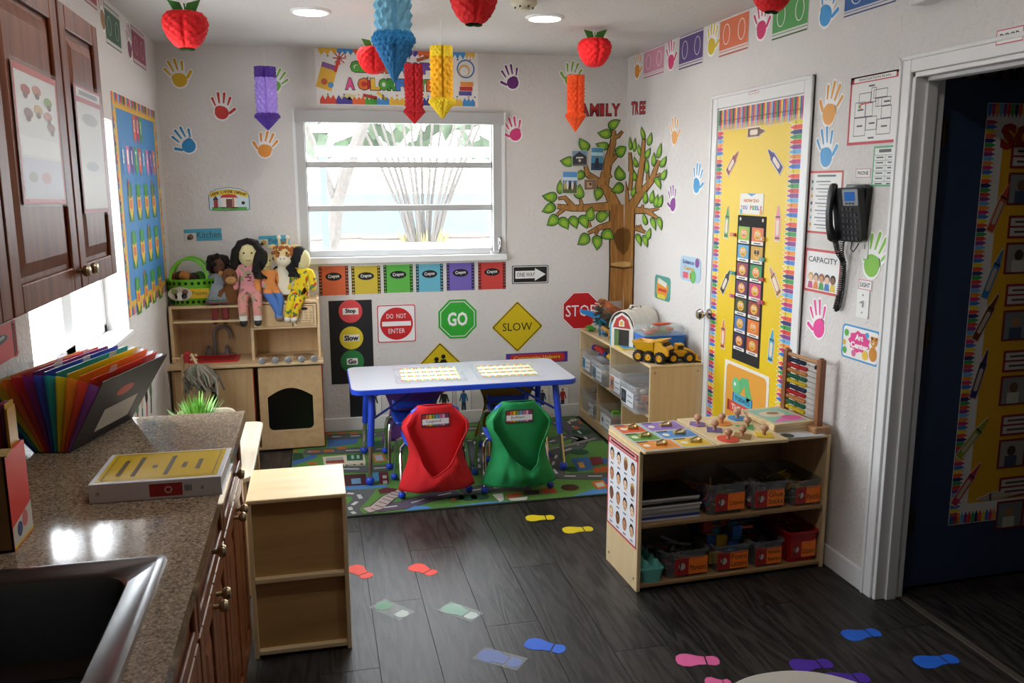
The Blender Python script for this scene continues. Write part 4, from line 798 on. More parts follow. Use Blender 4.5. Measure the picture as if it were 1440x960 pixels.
# art center sign
f = Flat('R', 1184, 1238, 460, 509); w, h = f.w/2, f.h/2
b = B(); b.prism(rrect(-w, -h, w, h, .02, 4), 0, .002, PAPER('3f9ad0')); o = tag(b.out('centre_sign', M=f.M), 'blue edged Art Center sign with a bear by the doorway', 'sign')
b = B(); b.poly(rrect(-w*.92, -h*.9, w*.92, h*.9, .015, 4), Z1, PAPER('ece8e6')); b.poly([(x*1.0, y) for x, y in [(w*(-.05+(.6 if i % 2 else .5)*math.cos(i*PI/9)), h*(.12+(.66 if i % 2 else .54)*math.sin(i*PI/9))) for i in range(18)]], Z2, PAPER('e0408c')); b.out('pink_splash', o)
b = B(); b.text('Art', -w*.05, h*.38, Z3, PAPER('f4f0f0'), h=h*.36, w=w*.42, bold=.05); b.text('Center', -w*.02, -h*.1, Z3, PAPER('f4f0f0'), h=h*.36, w=w*.95, bold=.05); b.out('lettering', o)
b = B(); BR_ = PAPER('c8842c'); b.circ(w*.72, h*.35, w*.17, Z3, BR_, 16); b.circ(w*.6, h*.56, w*.06, Z3, BR_, 10); b.circ(w*.85, h*.56, w*.06, Z3, BR_, 10); b.circ(w*.7, -h*.35, w*.2, Z3, BR_, 16, h*.42); b.circ(w*.68, h*.3, w*.07, Z4, PAPER('e8c890'), 10); b.circ(w*.66, h*.33, w*.025, Z4+.0005, PAPER('2a1a10'), 8); b.out('bear_print', o)
b = B()
for x, y, c, r_ in ((-.75, .5, '5ab04a', .12), (-.85, -.1, 'd8b03a', .1), (.35, .62, '4aa0d0', .1), (-.8, -.55, '5aa04a', .12), (.3, -.55, 'e8c040', .16), (-.3, -.6, 'd86a9a', .12)): b.circ(x*w, y*h, r_*w, Z2+.0003, PAPER(c), 10)
q = b.out('paint_blobs', o); q['kind'] = 'stuff'
# ------------------------------------------------------------------ wall phone
u, v = P('R', 1192, 298); M = MAT('R', u+.075, v) @ Matrix.Scale(.86, 4)
ph = thing('wall_phone', 'black desk style phone with blue screen mounted on the wall', 'phone', M=M)
PB = col('17181a', .35); PG = col('8e9498', .35, .4)
b = B(); b.prism([(-.075, -.12), (.075, -.12), (.095, .115), (.07, .13), (-.06, .13), (-.075, .11)], 0, .035, PB)
tl = Matrix.Rotation(math.radians(9), 4, 'X'); b.prism(rrect(-.085, -.125, .085, .125, .02, 4), .04, .075, PB, M=tl @ Matrix.Rotation(math.radians(10), 4, 'Y')); b.out('base_unit', ph, bevel=.004)
b = B(); b.prism(rrect(-.015, .045, .078, .12, .006, 3), .0755, .0775, PG, M=tl @ Matrix.Rotation(math.radians(10), 4, 'Y')); scr = b.out('display_panel', ph)
b = B(); b.prism(rrect(-.002, .066, .062, .108, .003, 2), .078, .0785, col('2f6fc0', .2), M=tl @ Matrix.Rotation(math.radians(10), 4, 'Y')); b.out('screen', ph)
kM = tl @ Matrix.Rotation(math.radians(10), 4, 'Y')
for k in range(3): b = B(); b.prism(rrect(.002+.02*k, .051, .016+.02*k, .059, .002, 2), .0776, .0795, col('2a2c30', .4), M=kM); b.out('soft_key', ph)
for r_ in range(6):
    for k in range(4 if r_ > 0 else 3):
        b = B(); x, y = -.018+.024*k, .028-.027*r_; b.prism(rrect(x-.008, y-.007, x+.008, y+.007, .003, 2), .0755, .079, col('3a3c42', .4), M=kM); b.out('key', ph)
b = B(); b.loft([[Vector((-.062+.026*math.cos(t)*s_, yy, .088+zz+.018*math.sin(t)*s_)) for t in [2*PI*i/12 for i in range(12)]] for yy, zz, s_ in ((.135, .012, .5), (.125, .012, .95), (.10, .016, 1.05), (.06, .024, .85), (0, .028, .8), (-.06, .022, .85), (-.10, .010, 1.05), (-.128, .004, .95), (-.138, .0, .5))], PB); b.out('handset', ph)
# coiled cord
def coil(pts, r, turns, th, m, n=5):
    """a helix wound round a polyline"""
    pts = [Vector(p) for p in pts]; L_ = [0]
    for i in range(1, len(pts)): L_.append(L_[-1]+(pts[i]-pts[i-1]).length)
    out = []; N_ = turns*8
    for i in range(N_+1):
        s = L_[-1]*i/N_; k = max(j for j in range(len(L_)) if L_[j] <= s+1e-9); k = min(k, len(pts)-2)
        d = (pts[k+1]-pts[k]).normalized(); p = pts[k]+d*(s-L_[k]); a = d.orthogonal().normalized(); c = d.cross(a); t = 2*PI*i/8
        out.append(p+a*(r*math.cos(t))+c*(r*math.sin(t)))
    b = B(); b.tube(out, th, m, n); return b
coil([(-.07, -.13, .07), (-.085, -.19, .04), (-.05, -.23, .03), (-.055, -.30, .022), (-.06, -.38, .022), (-.08, -.46, .022), (-.10, -.47, .022), (-.075, -.40, .026), (-.05, -.25, .03), (-.045, -.19, .05), (-.035, -.13, .055)], .0115, 70, .0032, PB).out('coiled_cord', ph)
b = B(); b.tube([(.01, -.11, .03), (.0, -.17, .03), (.03, -.18, .035), (.06, -.14, .03)], .0025, PB, 6); b.out('line_cord', ph)
b = B(); b.prism(rrect(.03, -.21, .095, -.11, .005, 3), 0, .006, col('d8d6d2', .4)); b.prism(rrect(.055, -.165, .075, -.145, .002, 2), .006, .012, col('c8c6c2', .4)); b.out('wall_plate', ph)
# ------------------------------------------------------------------ blue door's board
DM = Matrix.Translation((R+.165, DY1+.03, 0)) @ Matrix.Rotation(math.radians(2), 4, 'Z')
plane('V', 1, DY1+.035, (1, 0, 0), (0, 0, 1))
def DV(px, py):
    p = hit(1, DY1+.034, px, py); return (p.x-(R+.165), p.z)
x0, z0 = DV(1334, 738); x1, z1 = .80, DV(1420, 146)[1]
vw, vh = (x1-x0)/2, (z1-z0)/2
VM = DM @ Matrix(((1, 0, 0, (x0+x1)/2), (0, 0, -1, 0), (0, 1, 0, (z0+z1)/2), (0, 0, 0, 1)))
b = B(); b.prism([(-vw, -vh), (vw, -vh), (vw, vh), (-vw, vh)], 0, .0015, col('e0a818', .5)); vb = tag(b.out('schedule_board', M=VM), 'yellow paper board with rainbow border on the open blue door', 'board')
b = B(); b.frame(-vw, -vh, vw, vh, .085, .0019, PAPER('e4e0dc')); b.out('white_border', vb)
border(34, (-vw, vh), (vw, vh), (0, -1), .05, vb, 'rainbow_border', False); border(96, (-vw, -vh), (-vw, vh-.06), (1, 0), .05, vb, 'rainbow_border', False); border(34, (-vw, -vh), (vw, -vh), (0, 1), .05, vb, 'rainbow_border', False)
b = B(); sx, sz = DV(1425, 192); b.text('SC', sx-(x0+x1)/2+.03, sz-(z0+z1)/2, .0024, PAPER('a8241c'), h=.10, w=.17, bold=.06); b.out('lettering', vb)
def vloc(px, py): x, z = DV(px, py); return VM @ Matrix.Translation((x-(x0+x1)/2, z-(z0+z1)/2, .0015))
for (px, py, a, c, lab) in ((1407, 291, 68, 'c8482c', 'red orange'), (1398, 385, 70, '2f7ac0', 'sky blue'), (1388, 446, 62, '6a2420', 'maroon'), (1379, 526, 75, '2a2468', 'navy'), (1369, 616, 50, '8a9c28', 'olive green'), (1360, 681, 55, 'c02c5c', 'raspberry pink'), (1405, 697, 185, 'b8b0a8', 'pale grey')):
    b = B(); l, w_ = .20, .032; M = vloc(px, py) @ Matrix.Rotation(math.radians(a), 4, 'Z'); b.prism(crayon_shape(l*1.05, w_*1.2), 0, .0012, PAPER('d8c8a8')); o = tag(b.out('crayon_cutout', M=M), lab+' crayon cut-out on the yellow board of the blue door', 'cutout', 'crayon cut-outs on the blue door')
    b = B(); b.poly(crayon_shape(l, w_), .0017, PAPER(c)); b.out('colour_print', o); b = B(); b.poly(rrect(-l*.36, -w_*.3, l*.12, w_*.3, w_*.28, 3), .0022, PAPER('c8b8a0')); b.rect(l*.17, -w_*.5, l*.21, w_*.5, .0022, PAPER('1a1a1a')); b.out('wrapper_band', o)
rows = [(1432, 222, 'cap'), (1436, 290, 'pho'), (1430, 340, 'cap'), (1428, 398, 'pho'), (1425, 460, 'pho'), (1422, 500, 'cap'), (1418, 550, 'pho'), (1415, 592, 'pho'), (1411, 640, 'cap'), (1408, 665, 'pho')]
zs = 1.62; k = 0
xr0 = DV(1412, 450)[0]
for r_ in range(6):
    M = VM @ Matrix.Translation((DV(1421-.028*(205+95*r_-205), 240+88*r_)[0]+.20-(x0+x1)/2, vh-.26-.27*r_, .0015))
    b = B(); b.prism(rrect(-.20, .02, .20, .11, .004, 2), 0, .0014, PAPER('8a2028')); b.rect(-.19, .03, .19, .062, .0019, PAPER('cfc6c0')); b.rect(-.19, .07, .19, .10, .0019, PAPER('cfc6c0'))
    o = tag(b.out('schedule_strip', M=M), 'maroon edged schedule strip, '+ORD[r_]+' from the top on the blue door', 'strip', 'schedule strips on the blue door')
    b = B()
    for q in (.046, .085): b.strip([(-.17, q), (.1, q)], .008, .0023, PAPER('4a3a3a'))
    b.out('text_lines', o)
    b = B(); b.prism(rrect(-.20, -.12, .20, .005, .004, 2), 0, .0014, PAPER('7a1c24')); o = tag(b.out('photo_strip', M=M), 'strip of small photos, '+ORD[r_]+' from the top on the blue door', 'strip', 'photo strips on the blue door')
    for j in range(3):
        b = B(); xx = -.195+.132*j; b.rect(xx+.004, -.112, xx+.124, -.004, .0019, PAPER(['8a8a88', '9c948c', '7a8084'][(j+r_) % 3])); b.circ(xx+.06, -.045, .022, .0022, PAPER(['6a4a38', '3a2a24', 'a87a5a'][(r_+j) % 3]), 10); b.rect(xx+.03, -.112, xx+.09, -.066, .0022, PAPER(['3a4a68', '8a3a34', 'c8c4b8', '2a2a30'][(r_*2+j) % 4])); b.out('photo', o)
# ================================================================== LEFT WALL
bf = Flat('L', 157, 228, 141, 428); bwid, bhei = 1.16, 1.07
BM = MAT('L', 5.0, 1.552); w, h = .575, .535
b = B(); b.prism([(-w, -h), (w, -h), (w, h), (-w, h)], 0, .002, PAPER('3f86c0')); bb = tag(b.out('birthday_board', M=BM), 'blue birthday board with yellow crayon border on the left wall', 'board')
b = B(); YB = PAPER('e2b23a'); b.frame(-w, -h, w, h, .07, .0024, YB); b.out('yellow_border', bb)
border(40, (-w, h), (w, h), (0, -1), .05, bb, 'crayon_border', False); border(40, (-w, -h), (w, -h), (0, 1), .05, bb, 'crayon_border', False); border(34, (-w, -h+.06), (-w, h-.06), (1, 0), .025, bb, 'crayon_border', False); border(34, (w, -h+.06), (w, h-.06), (-1, 0), .025, bb, 'crayon_border', False)
FLG = ['d8683a', 'c8304a', '3f9a4a', '3a8ac8', 'd87aa8', '6a3a8a', '3f9a4a', 'd8543a', '4aa0c8', 'd87aa8', '7a3a8a', 'e07a5a']
def flag(x, y, c, ch):
    b = B(); b.poly([(x-.036, y+.06), (x-.036, y-.05), (x, y-.085), (x+.036, y-.05), (x+.036, y+.06)], .0034, PAPER(c)); q = b.out('letter_flag', bb); b = B(); b.text(ch, x, y+.005, .004, PAPER('f0eee8'), h=.07, w=.03, bold=.03); b.out('lettering', q)
for k, ch in enumerate('OUR'): flag(-.09+.09*k, .40, FLG[k], ch)
for k, ch in enumerate('BIRTHDAYS'): flag(-.42+.105*k, .235, FLG[3+k], ch)
for r_ in range(3):
    for k in range(4):
        x, y = -.33+.215*k, .02-.235*r_; b = B(); GN = PAPER('2c8038')
        b.poly([(x-.055, y+.085), (x-.055, y-.1), (x+.055, y-.1), (x+.055, y+.085)][::-1] and [(x-.055, y-.1), (x+.055, y-.1), (x+.055, y+.085), (x-.055, y+.085)], .0034, GN); q = b.out('crayon_box_card', bb)
        b = B(); b.poly([(x-.05, y+.0), (x-.05, y-.04), (x, y-.095), (x+.05, y-.04), (x+.05, y)], .004, PAPER('e2b838')); b.poly([(x-.05, y), (x+.05, y), (x+.05, y+.03), (x, y+.015), (x-.05, y+.03)], .004, PAPER('e2b838')); b.rect(x-.03, y-.035, x+.03, y+.008, .0046, PAPER('d8704a')); b.out('yellow_front', q)
        b = B(); b.circ(x, y+.055, .036, .004, PAPER('3f9a46'), 14); b.out('round_top', q)
        if (r_*4+k) % 3 == 0: b = B(); b.strip([(x-.03, y+.01), (x-.03, y+.11)], .014, .0046, PAPER('c8503a')); b.strip([(x+.02, y+.02), (x+.02, y+.10)], .014, .0046, PAPER('2a3a5a')); b.out('crayon_print', q)
crayon_card('L', (-40, 24, 462, 517), 'c8342c', 'red Crayon card on the left wall behind the rainbow file', 0, 'crayon cards by the left window')
o, w, h = card('picture_strip_poster', 'white poster of small pictures low on the left wall behind the counter', 'poster', 'L', (188, 216, 540, 600), 'd8d4d0', r=.003)
b = B()
for k in range(4):
    x = -w*.75+w*.5*k; b.strip([(x-.03, -h*.85), (x+.03, h*.85)], .03, Z1, PAPER(['8a2a34', '2f4a34', 'a83a3a', '24282c'][k])); b.circ(x, h*.3, .035, Z2, PAPER(['3a6a44', 'c8b89a', '2a2a2a', '5a7a4a'][k]), 10)
q = b.out('pictures', o); q['kind'] = 'stuff'
# ================================================================== CUPBOARD AND COUNTER (left)
BRASS = col('a89878', .3, .9)
def knob(parent, M, m=None, s=1.0):
    b = B(); b.lathe([(.006*s, 0), (.006*s, .012*s), (.014*s, .018*s), (.016*s, .026*s), (.012*s, .033*s), (0, .035*s)], m or BRASS, 16); return b.out('knob', parent, M=M)
FX = Matrix(((0, 0, 1, 0), (1, 0, 0, 0), (0, 1, 0, 0), (0, 0, 0, 1)))   # local x->Y, y->Z, z->X
def panel_door(parent, name, y0, y1, z0, z1, x, W, kn=None, st=.062):
    """raised panel door facing +x"""
    b = B(); w, h = y1-y0, z1-z0
    M = Matrix.Translation((x, y0, z0)) @ FX
    b.box(0, 0, 0, w, h, .012, W)
    for (a0, c0, a1, c1) in ((0, 0, st, h), (w-st, 0, w, h), (st, 0, w-st, st), (st, h-st, w-st, h)): b.box(a0, c0, .012, a1, c1, .022, W)
    o = b.out(name, parent, M=M, bevel=.004)
    b = B(); i = st+.012; q = .03
    if w-2*i-2*q > .01 and h-2*i-2*q > .005:
        v = [(i, i, .012), (w-i, i, .012), (w-i, h-i, .012), (i, h-i, .012), (i+q, i+q, .021), (w-i-q, i+q, .021), (w-i-q, h-i-q, .021), (i+q, h-i-q, .021)]
        b.add(v, [(4, 5, 6, 7), (0, 1, 5, 4), (1, 2, 6, 5), (2, 3, 7, 6), (3, 0, 4, 7)], W); b.out('raised_panel', o)
    if kn: knob(o, Matrix.Translation((kn[0], kn[1], .022)))
    return o
uc = thing('wall_cupboard', 'reddish brown wall cupboard with raised panel doors hung over the counter', 'cupboard', loc=(L, .9, 1.375))
XF = -.607
b = B(); b.box(0, 0, .0, XF-.022-L, 2.0, .745, CHERRY(2)); b.out('carcass', uc, bevel=.003)
for (y0, y1, kn) in ((.94, 1.435, None), (1.445, 1.915, (.035, .05)), (1.925, 2.455, (.53-.035, .05)), (2.467, 2.885, (.035, .05))):
    panel_door(uc, 'door', y0-.9, y1-.9, .006, .739, XF-.022-L, CHERRY(1), kn)
# laminated sheets taped on the cupboard doors
plane('C', 0, XF+.0015, (0, 1, 0), (0, 0, 1))
def sleeve(box, lab, fn, tilt):
    f = Flat('C', *box); w, h = f.w/2, f.h/2; M = f.M @ Matrix.Rotation(tilt, 4, 'Z')
    b = B(); b.prism([(-w, -h), (w, -h), (w, h), (-w, h)], 0, .0015, col('d8d6d2', .5)); o = tag(b.out('laminated_sheet', M=M), lab, 'sheet', 'sheets taped on the cupboard doors'); fn(o, w, h)
    b = B(); b.prism([(-w*1.06, -h*1.03), (w*1.06, -h*1.03), (w*1.06, h*1.06), (-w*1.06, h*1.06)], .003, .0034, clear('eef2f4', .07, .3)); b.out('clear_sleeve', o)
def sh1(o, w, h):
    b = B(); b.frame(-w, -h, w, h, .012, .0018, PAPER('b83a34')); b.rect(-w, h*.9, w, h, .0019, PAPER('b83a34')); b.out('red_frame', o)
    for k, (x, y, c) in enumerate(((-.5, .66, 'a8302c'), (0, .7, 'b8683a'), (.5, .58, '7a9a34'), (-.45, .33, '8a5a50'), (0, .42, 'c8a060'), (.45, .36, 'b87a60'), (.55, .2, '9a6a58'))):
        b = B(); b.circ(x*w, y*h, w*.2, .002, PAPER(c), 12, h*.075); b.circ(x*w*1.05, y*h-.012, w*.1, .0024, PAPER('6a3a30'), 8, h*.05); b.out('leaf_print', o)
    b = B(); b.rect(-w*.9, -h*.28, w*.9, -h*.02, .002, PAPER('e2e0dc')); b.rect(-w*.9, -h*.90, w*.9, -h*.32, .002, PAPER('c8c8d4')); b.circ(.1*w, -h*.6, w*.22, .0024, PAPER('c8929a'), 12, h*.09); b.circ(-.5*w, -h*.6, w*.2, .0024, PAPER('a8a49c'), 12, h*.08); b.rect(-w*.8, -h*.97, w*.8, -h*.92, .0024, PAPER('c86a74')); b.out('printed_panels', o)
def sh2(o, w, h):
    b = B(); b.frame(-w, -h, w, h, .012, .0018, PAPER('b03a44')); b.rect(-w, h*.74, w, h, .0019, PAPER('b03a44')); b.rect(-w*.9, h*.82, w*.9, h*.96, .0022, PAPER('d8d4d0')); b.strip([(-w*.7, h*.89), (w*.7, h*.89)], .012, .0025, PAPER('8a8a90')); b.out('red_frame', o)
    b = B(); b.circ(0, h*.5, w*.6, .0022, PAPER('a8a8ac'), 14, h*.1); b.circ(-.1*w, -h*.25, w*.5, .0022, PAPER('b4b4b8'), 12, h*.08); b.out('grey_prints', o)
sleeve((24, 84, 102, 288), 'laminated sheet with autumn leaves on the nearer cupboard door', sh1, -.02)
sleeve((111, 146, 128, 300), 'laminated red edged sheet on the farther narrow cupboard door', sh2, -.01)
# worktop --------------------------------------------------------------
def granite():
    m, N, K, b = nt('granite'); g = N.new('ShaderNodeNewGeometry')
    v = N.new('ShaderNodeTexVoronoi'); v.inputs['Scale'].default_value = 300; K.new(g.outputs['Position'], v.inputs['Vector'])
    n = N.new('ShaderNodeTexNoise'); n.inputs['Scale'].default_value = 150; n.inputs['Detail'].default_value = 5; K.new(g.outputs['Position'], n.inputs['Vector'])
    mx = N.new('ShaderNodeMath'); mx.operation = 'MULTIPLY_ADD'; mx.inputs[1].default_value = .35; sp = N.new('ShaderNodeSeparateColor'); K.new(v.outputs['Color'], sp.inputs[0]); K.new(sp.outputs[0], mx.inputs[0]); K.new(n.outputs[0], mx.inputs[2])
    r = N.new('ShaderNodeValToRGB'); E = r.color_ramp.elements; E[0].position = .42; E[0].color = rgb('54463a'); E[1].position = .95; E[1].color = rgb('b8a68e')
    e = E.new(.58); e.color = rgb('7c6a58'); e = E.new(.74); e.color = rgb('97836c')
    K.new(mx.outputs[0], r.inputs[0]); K.new(r.outputs[0], b.inputs['Base Color']); b.inputs['Roughness'].default_value = .1; return m
GR = granite()
CX0, CX1, CY0, CY1 = L+.002, -.25, -.6, 2.894
SX0, SX1, SY0, SY1 = -.80, -.315, .98, 1.735
b = B()
for (x0, y0, x1, y1) in ((CX0, CY0, CX1, SY0+.012), (CX0, SY1-.012, CX1, CY1), (CX0, SY0+.012, SX0+.012, SY1-.012), (SX1-.012, SY0+.012, CX1, SY1-.012)): b.box(x0, y0, .873, x1, y1, .91, GR)
ct = tag(b.out('worktop'), 'speckled brown granite worktop along the left wall', 'worktop')
b = B(); b.box(CX0, CY0, .91, CX0+.02, CY1, 1.0, GR); b.out('splashback', ct, bevel=.003)
# sink
SK_ = col('a8aaac', .28, 1)
def rr3(x0, y0, x1, y1, r, z, n=6): return [Vector((x, y, z)) for x, y in rrect(x0, y0, x1, y1, r, n)]
sk = thing('kitchen_sink', 'stainless steel drop-in sink at the near end of the granite worktop', 'sink', loc=(0, 0, .91))
b = B(); b.loft([rr3(SX0, SY0, SX1, SY1, .015, 0), rr3(SX0+.002, SY0+.002, SX1-.002, SY1-.002, .015, .008), rr3(SX0+.014, SY0+.014, SX1-.014, SY1-.014, .015, .009), rr3(SX0+.018, SY0+.018, SX1-.018, SY1-.018, .015, .0055), rr3(SX0+.055, SY0+.05, SX1-.055, SY1-.05, .07, .005), rr3(SX0+.06, SY0+.056, SX1-.06, SY1-.056, .07, -.002)], SK_, caps=False); b.out('rim', sk, sharp=50)
b = B(); b.loft([rr3(SX0+.06, SY0+.056, SX1-.06, SY1-.056, .07, -.002), rr3(SX0+.066, SY0+.062, SX1-.066, SY1-.062, .07, -.03), rr3(SX0+.075, SY0+.07, SX1-.075, SY1-.07, .07, -.16), rr3(SX0+.10, SY0+.10, SX1-.10, SY1-.10, .06, -.18)], col('77797a', .35, 1), caps=False); b.poly(rrect(SX0+.10, SY0+.10, SX1-.10, SY1-.10, .06, 6), -.18, col('77797a', .35, 1)); b.out('bowl', sk, sharp=50)
b = B(); b.lathe([(.045, 0), (.04, .003), (.02, .001), (0, .001)], CHROME, 20, ((SX0+SX1)/2, (SY0+SY1)/2, -.18)); b.out('drain', sk)
# base cupboards under the worktop
for k, (y0, y1, lab) in enumerate(((2.29, 2.885, 'warm brown base cupboard at the far end of the worktop'), (1.755, 2.286, 'warm brown base cupboard in front of the sink end of the worktop'), (.965, 1.751, 'warm brown base cupboard right under the sink bowl'), (.37, .961, 'warm brown base cupboard nearest the camera'))):
    t = thing('base_cupboard', lab, 'cupboard', 'base cupboards under the worktop', (L+.02, y0, 0)); X = -.292-(L+.02)
    b = B(); w = y1-y0
    for q in ((0, 0, .1, X, .018, .873), (0, w-.018, .1, X, w, .873), (0, 0, .1, X, w, .118), (0, 0, .1, .01, w, .873), (0, 0, 0, X-.06, w, .1), (X-.018, 0, .70, X, w, .72)): b.box(*q, BASEWOOD(2))
    b.out('carcass', t)
    panel_door(t, 'drawer_front', .006, w-.006, .722, .866, X, BASEWOOD(1), (w/2-.006, .07), .035)
    panel_door(t, 'door', .006, w/2-.002, .108, .712, X, BASEWOOD(2), (w/2-.04, .56), .055); panel_door(t, 'door', w/2+.002, w-.006, .108, .712, X, BASEWOOD(2), (.03, .56), .055)
# binder
t = thing('ring_binder', 'white ring binder with a yellow cover sheet lying on the worktop', 'binder', loc=(-.545, 2.09, .91), rz=-.02)
WV = col('e4e4e8', .3)
b = B(); b.box(0, 0, 0, .30, .005, .046, WV); b.box(0, 0, 0, .30, .235, .003, WV); b.box(0, 0, .043, .30, .235, .047, WV); b.out('cover', t, bevel=.0015)
b = B(); b.box(.006, .01, .004, .294, .228, .042, col('dedcd6', .8)); b.out('paper_block', t)
b = B(); b.rect(.012, .012, .288, .228, .0474, col('d8b41c', .25)); b.frame(.022, .022, .278, .218, .002, .0478, PAPER('4a3e10')); ys = b.out('cover_sheet', t)
b = B()
for x, y0, y1 in ((.055, .05, .17), (.09, .04, .19), (.13, .10, .12), (.165, .04, .19), (.20, .09, .13), (.235, .07, .15)): b.strip([(x, y0), (x, y1)], .011, .0482, PAPER('5a4a14'))
b.out('text_lines', ys)
b = B(); sM = Matrix(((1, 0, 0, 0), (0, 0, -1, 0), (0, 1, 0, 0), (0, 0, 0, 1))); b.rect(.135, .007, .21, .039, .0006, PAPER('b02428')); b.circ(.178, .023, .009, .001, PAPER('e0c8c4'), 14); b.circ(.178, .023, .006, .0014, PAPER('b02428'), 14); b.rect(.215, .017, .232, .032, .001, PAPER('9a9aa0')); b.out('spine_label', t, M=sM)
for x in (.02, .255): b = B(); b.lathe([(.0045, 0), (.0045, .001), (0, .0014)], STEEL, 10, (x, .023, 0)); b.out('rivet', t, M=sM)
# magazine box at the left edge
t = thing('file_box', 'red and brown cardboard file box at the left edge of the worktop', 'box', loc=(-.793, 1.836, .91))
CB = col('8a6238', .8, 0, .1, 60, .1)
b = B(); b.box(0, 0, 0, .165, .004, .205, CB); b.box(0, .116, 0, .165, .12, .205, CB); b.box(0, 0, 0, .004, .12, .205, CB); b.box(0, 0, 0, .165, .12, .004, CB); b.out('box_body', t)
b = B(); b.add([(.161, 0, 0), (.161, .12, 0), (.161, .12, .205), (.161, 0, .205), (.166, 0, 0), (.166, .12, 0), (.166, .12, .205), (.166, 0, .205)], [(0, 1, 2, 3)[::-1], (4, 5, 6, 7), (0, 1, 5, 4), (2, 3, 7, 6), (1, 2, 6, 5), (3, 0, 4, 7)], col('d8382c', .5)); s = b.out('red_side', t)
b = B(); SM = Matrix(((0, 0, 1, .1663), (1, 0, 0, 0), (0, 1, 0, 0), (0, 0, 0, 1))); b.poly([(0, .004), (.12, .004), (.12, .07), (.0, .05)], .0003, PAPER('c8c0b4')); b.circ(.04, .035, .016, .0007, PAPER('3a4a7a'), 12); b.circ(.075, .045, .018, .0007, PAPER('c86a6a'), 12); b.rect(0, .004, .12, .01, .0007, PAPER('d8c03a')); b.out('printed_picture', s, M=SM)
b = B(); b.add([(0, -.002, .205), (.17, -.002, .205), (.175, .02, .215), (0, .02, .215), (0, -.002, .203), (.17, -.002, .203), (.175, .02, .213), (0, .02, .213)], [(0, 1, 2, 3), (7, 6, 5, 4), (0, 4, 5, 1), (1, 5, 6, 2), (2, 6, 7, 3)], col('c8a868', .8)); b.out('flap', t)
for k, (c, n, hh) in enumerate((('7ab81c', 'lime green', .255), ('2a7ac0', 'blue', .27), ('d8b82c', 'yellow', .275), ('a81c34', 'crimson', .285), ('7a3a6a', 'purple', .285), ('e0b030', 'amber', .287))):
    b = B(); x = .118+.0072*k; b.box(x, .062, .006, x+.0022, .112, hh+.01, tint(c)); b.box(x+.0028, .062, .006, x+.005, .112, hh, tint(c)); o = b.out('folder', loc=(-.793, 1.836, .91)); tag(o, n+' plastic folder standing in the red and brown file box', 'folder', 'plastic folders in the file box')
# expanding file --------------------------------------------------------
ef = thing('expanding_file', 'rainbow expanding file with black covers fanned open on the worktop', 'file', loc=(-.699, 2.529, .91), rz=-math.atan2(.098, .352))
# local: y along the spine (0..LEN), x across the fan, base from x=-.1..0
LEN, N_ = .365, 13
FCOL = ['8a4a9a', '4a4a9c', '2a8a94', 'd8b820', 'e0702a', 'c82a34', '8a2a7a', '3a4aa8', '2a9a94', 'd8c020', 'e88a2a', 'e0503a', 'd83a6a']
DC = [tint(c) for c in FCOL]
def fan(i, r, dy=0):
    t = i/(N_-1); a = math.radians(-42+72*t); x0 = -.1+.1*t
    return Vector((x0+math.sin(a)*r, dy, math.cos(a)*r*(1.0)))
for i in range(N_):
    r = .235 if i not in (0, N_-1) else .24; p0, p1 = fan(i, .002), fan(i, r); fl = .03
    d = (p1-p0).normalized(); nn = Vector((d.z, 0, -d.x))*.0012
    q = [p0, p0+Vector((0, LEN, 0)), p1+Vector((0, LEN+fl, 0)), p1+Vector((0, -fl*.3, 0))]
    m = DC[i] if 0 < i < N_-1 else col('26262a', .45)
    b = B(); b.add([v-nn for v in q]+[v+nn for v in q], [(3, 2, 1, 0), (4, 5, 6, 7), (0, 1, 5, 4), (1, 2, 6, 5), (2, 3, 7, 6), (3, 0, 4, 7)], m)
    o = b.out('divider' if 0 < i < N_-1 else 'cover', ef)
    if 0 < i < N_-1:
        ty = .03+.30*((i*.29) % 1); q = [p1+Vector((0, ty, -.004)), p1+Vector((0, ty+.045, -.004)), p1+d*.018+Vector((0, ty+.042, 0)), p1+d*.018+Vector((0, ty+.003, 0))]
        b = B(); b.add(q, [(0, 1, 2, 3)], clear('f0f2f4', .4, .1)); b.out('tab', o)
    if i == N_-1:
        X_ = d; b = B(); zz = nn*1.6
        def on(u, v): return p0+d*u+Vector((0, v, 0))+zz
        b.add([on(.165+.018*math.sin(t), .18+.05*math.cos(t)) for t in [2*PI*k/18 for k in range(18)]], [tuple(range(18))], col('d8382a', .4)); b.out('handle_slot', o)
        b = B(); b.add([on(.035, .10), on(.035, .30), on(.115, .30), on(.115, .10)], [(0, 1, 2, 3)], PAPER('c8c4bc')); b.out('label_window', o)
for i in range(N_-1):
    for dy, sg in ((0, 1), (LEN, -1)):
        a0, a1, c0, c1 = fan(i, .004), fan(i, .225), fan(i+1, .004), fan(i+1, .225); fl = -.012*sg if sg > 0 else .03
        m0, m1 = (a0+c0)/2+Vector((0, -.004*sg, 0)), (a1+c1)/2+Vector((0, fl-.014*sg, .006)); e = Vector((0, dy, 0)); g = Vector((0, fl, 0))
        b = B(); b.add([a0+e, a1+e+g, m1+e, m0+e, c0+e, c1+e+g], [(0, 1, 2, 3), (3, 2, 5, 4)], tint(FCOL[(i+1) % 12] if sg > 0 else 'c8c8cc')); b.out('gusset', ef)
b = B(); b.box(-.102, 0, 0, .002, LEN, .004, col('26262a', .45)); b.out('base_strip', ef)
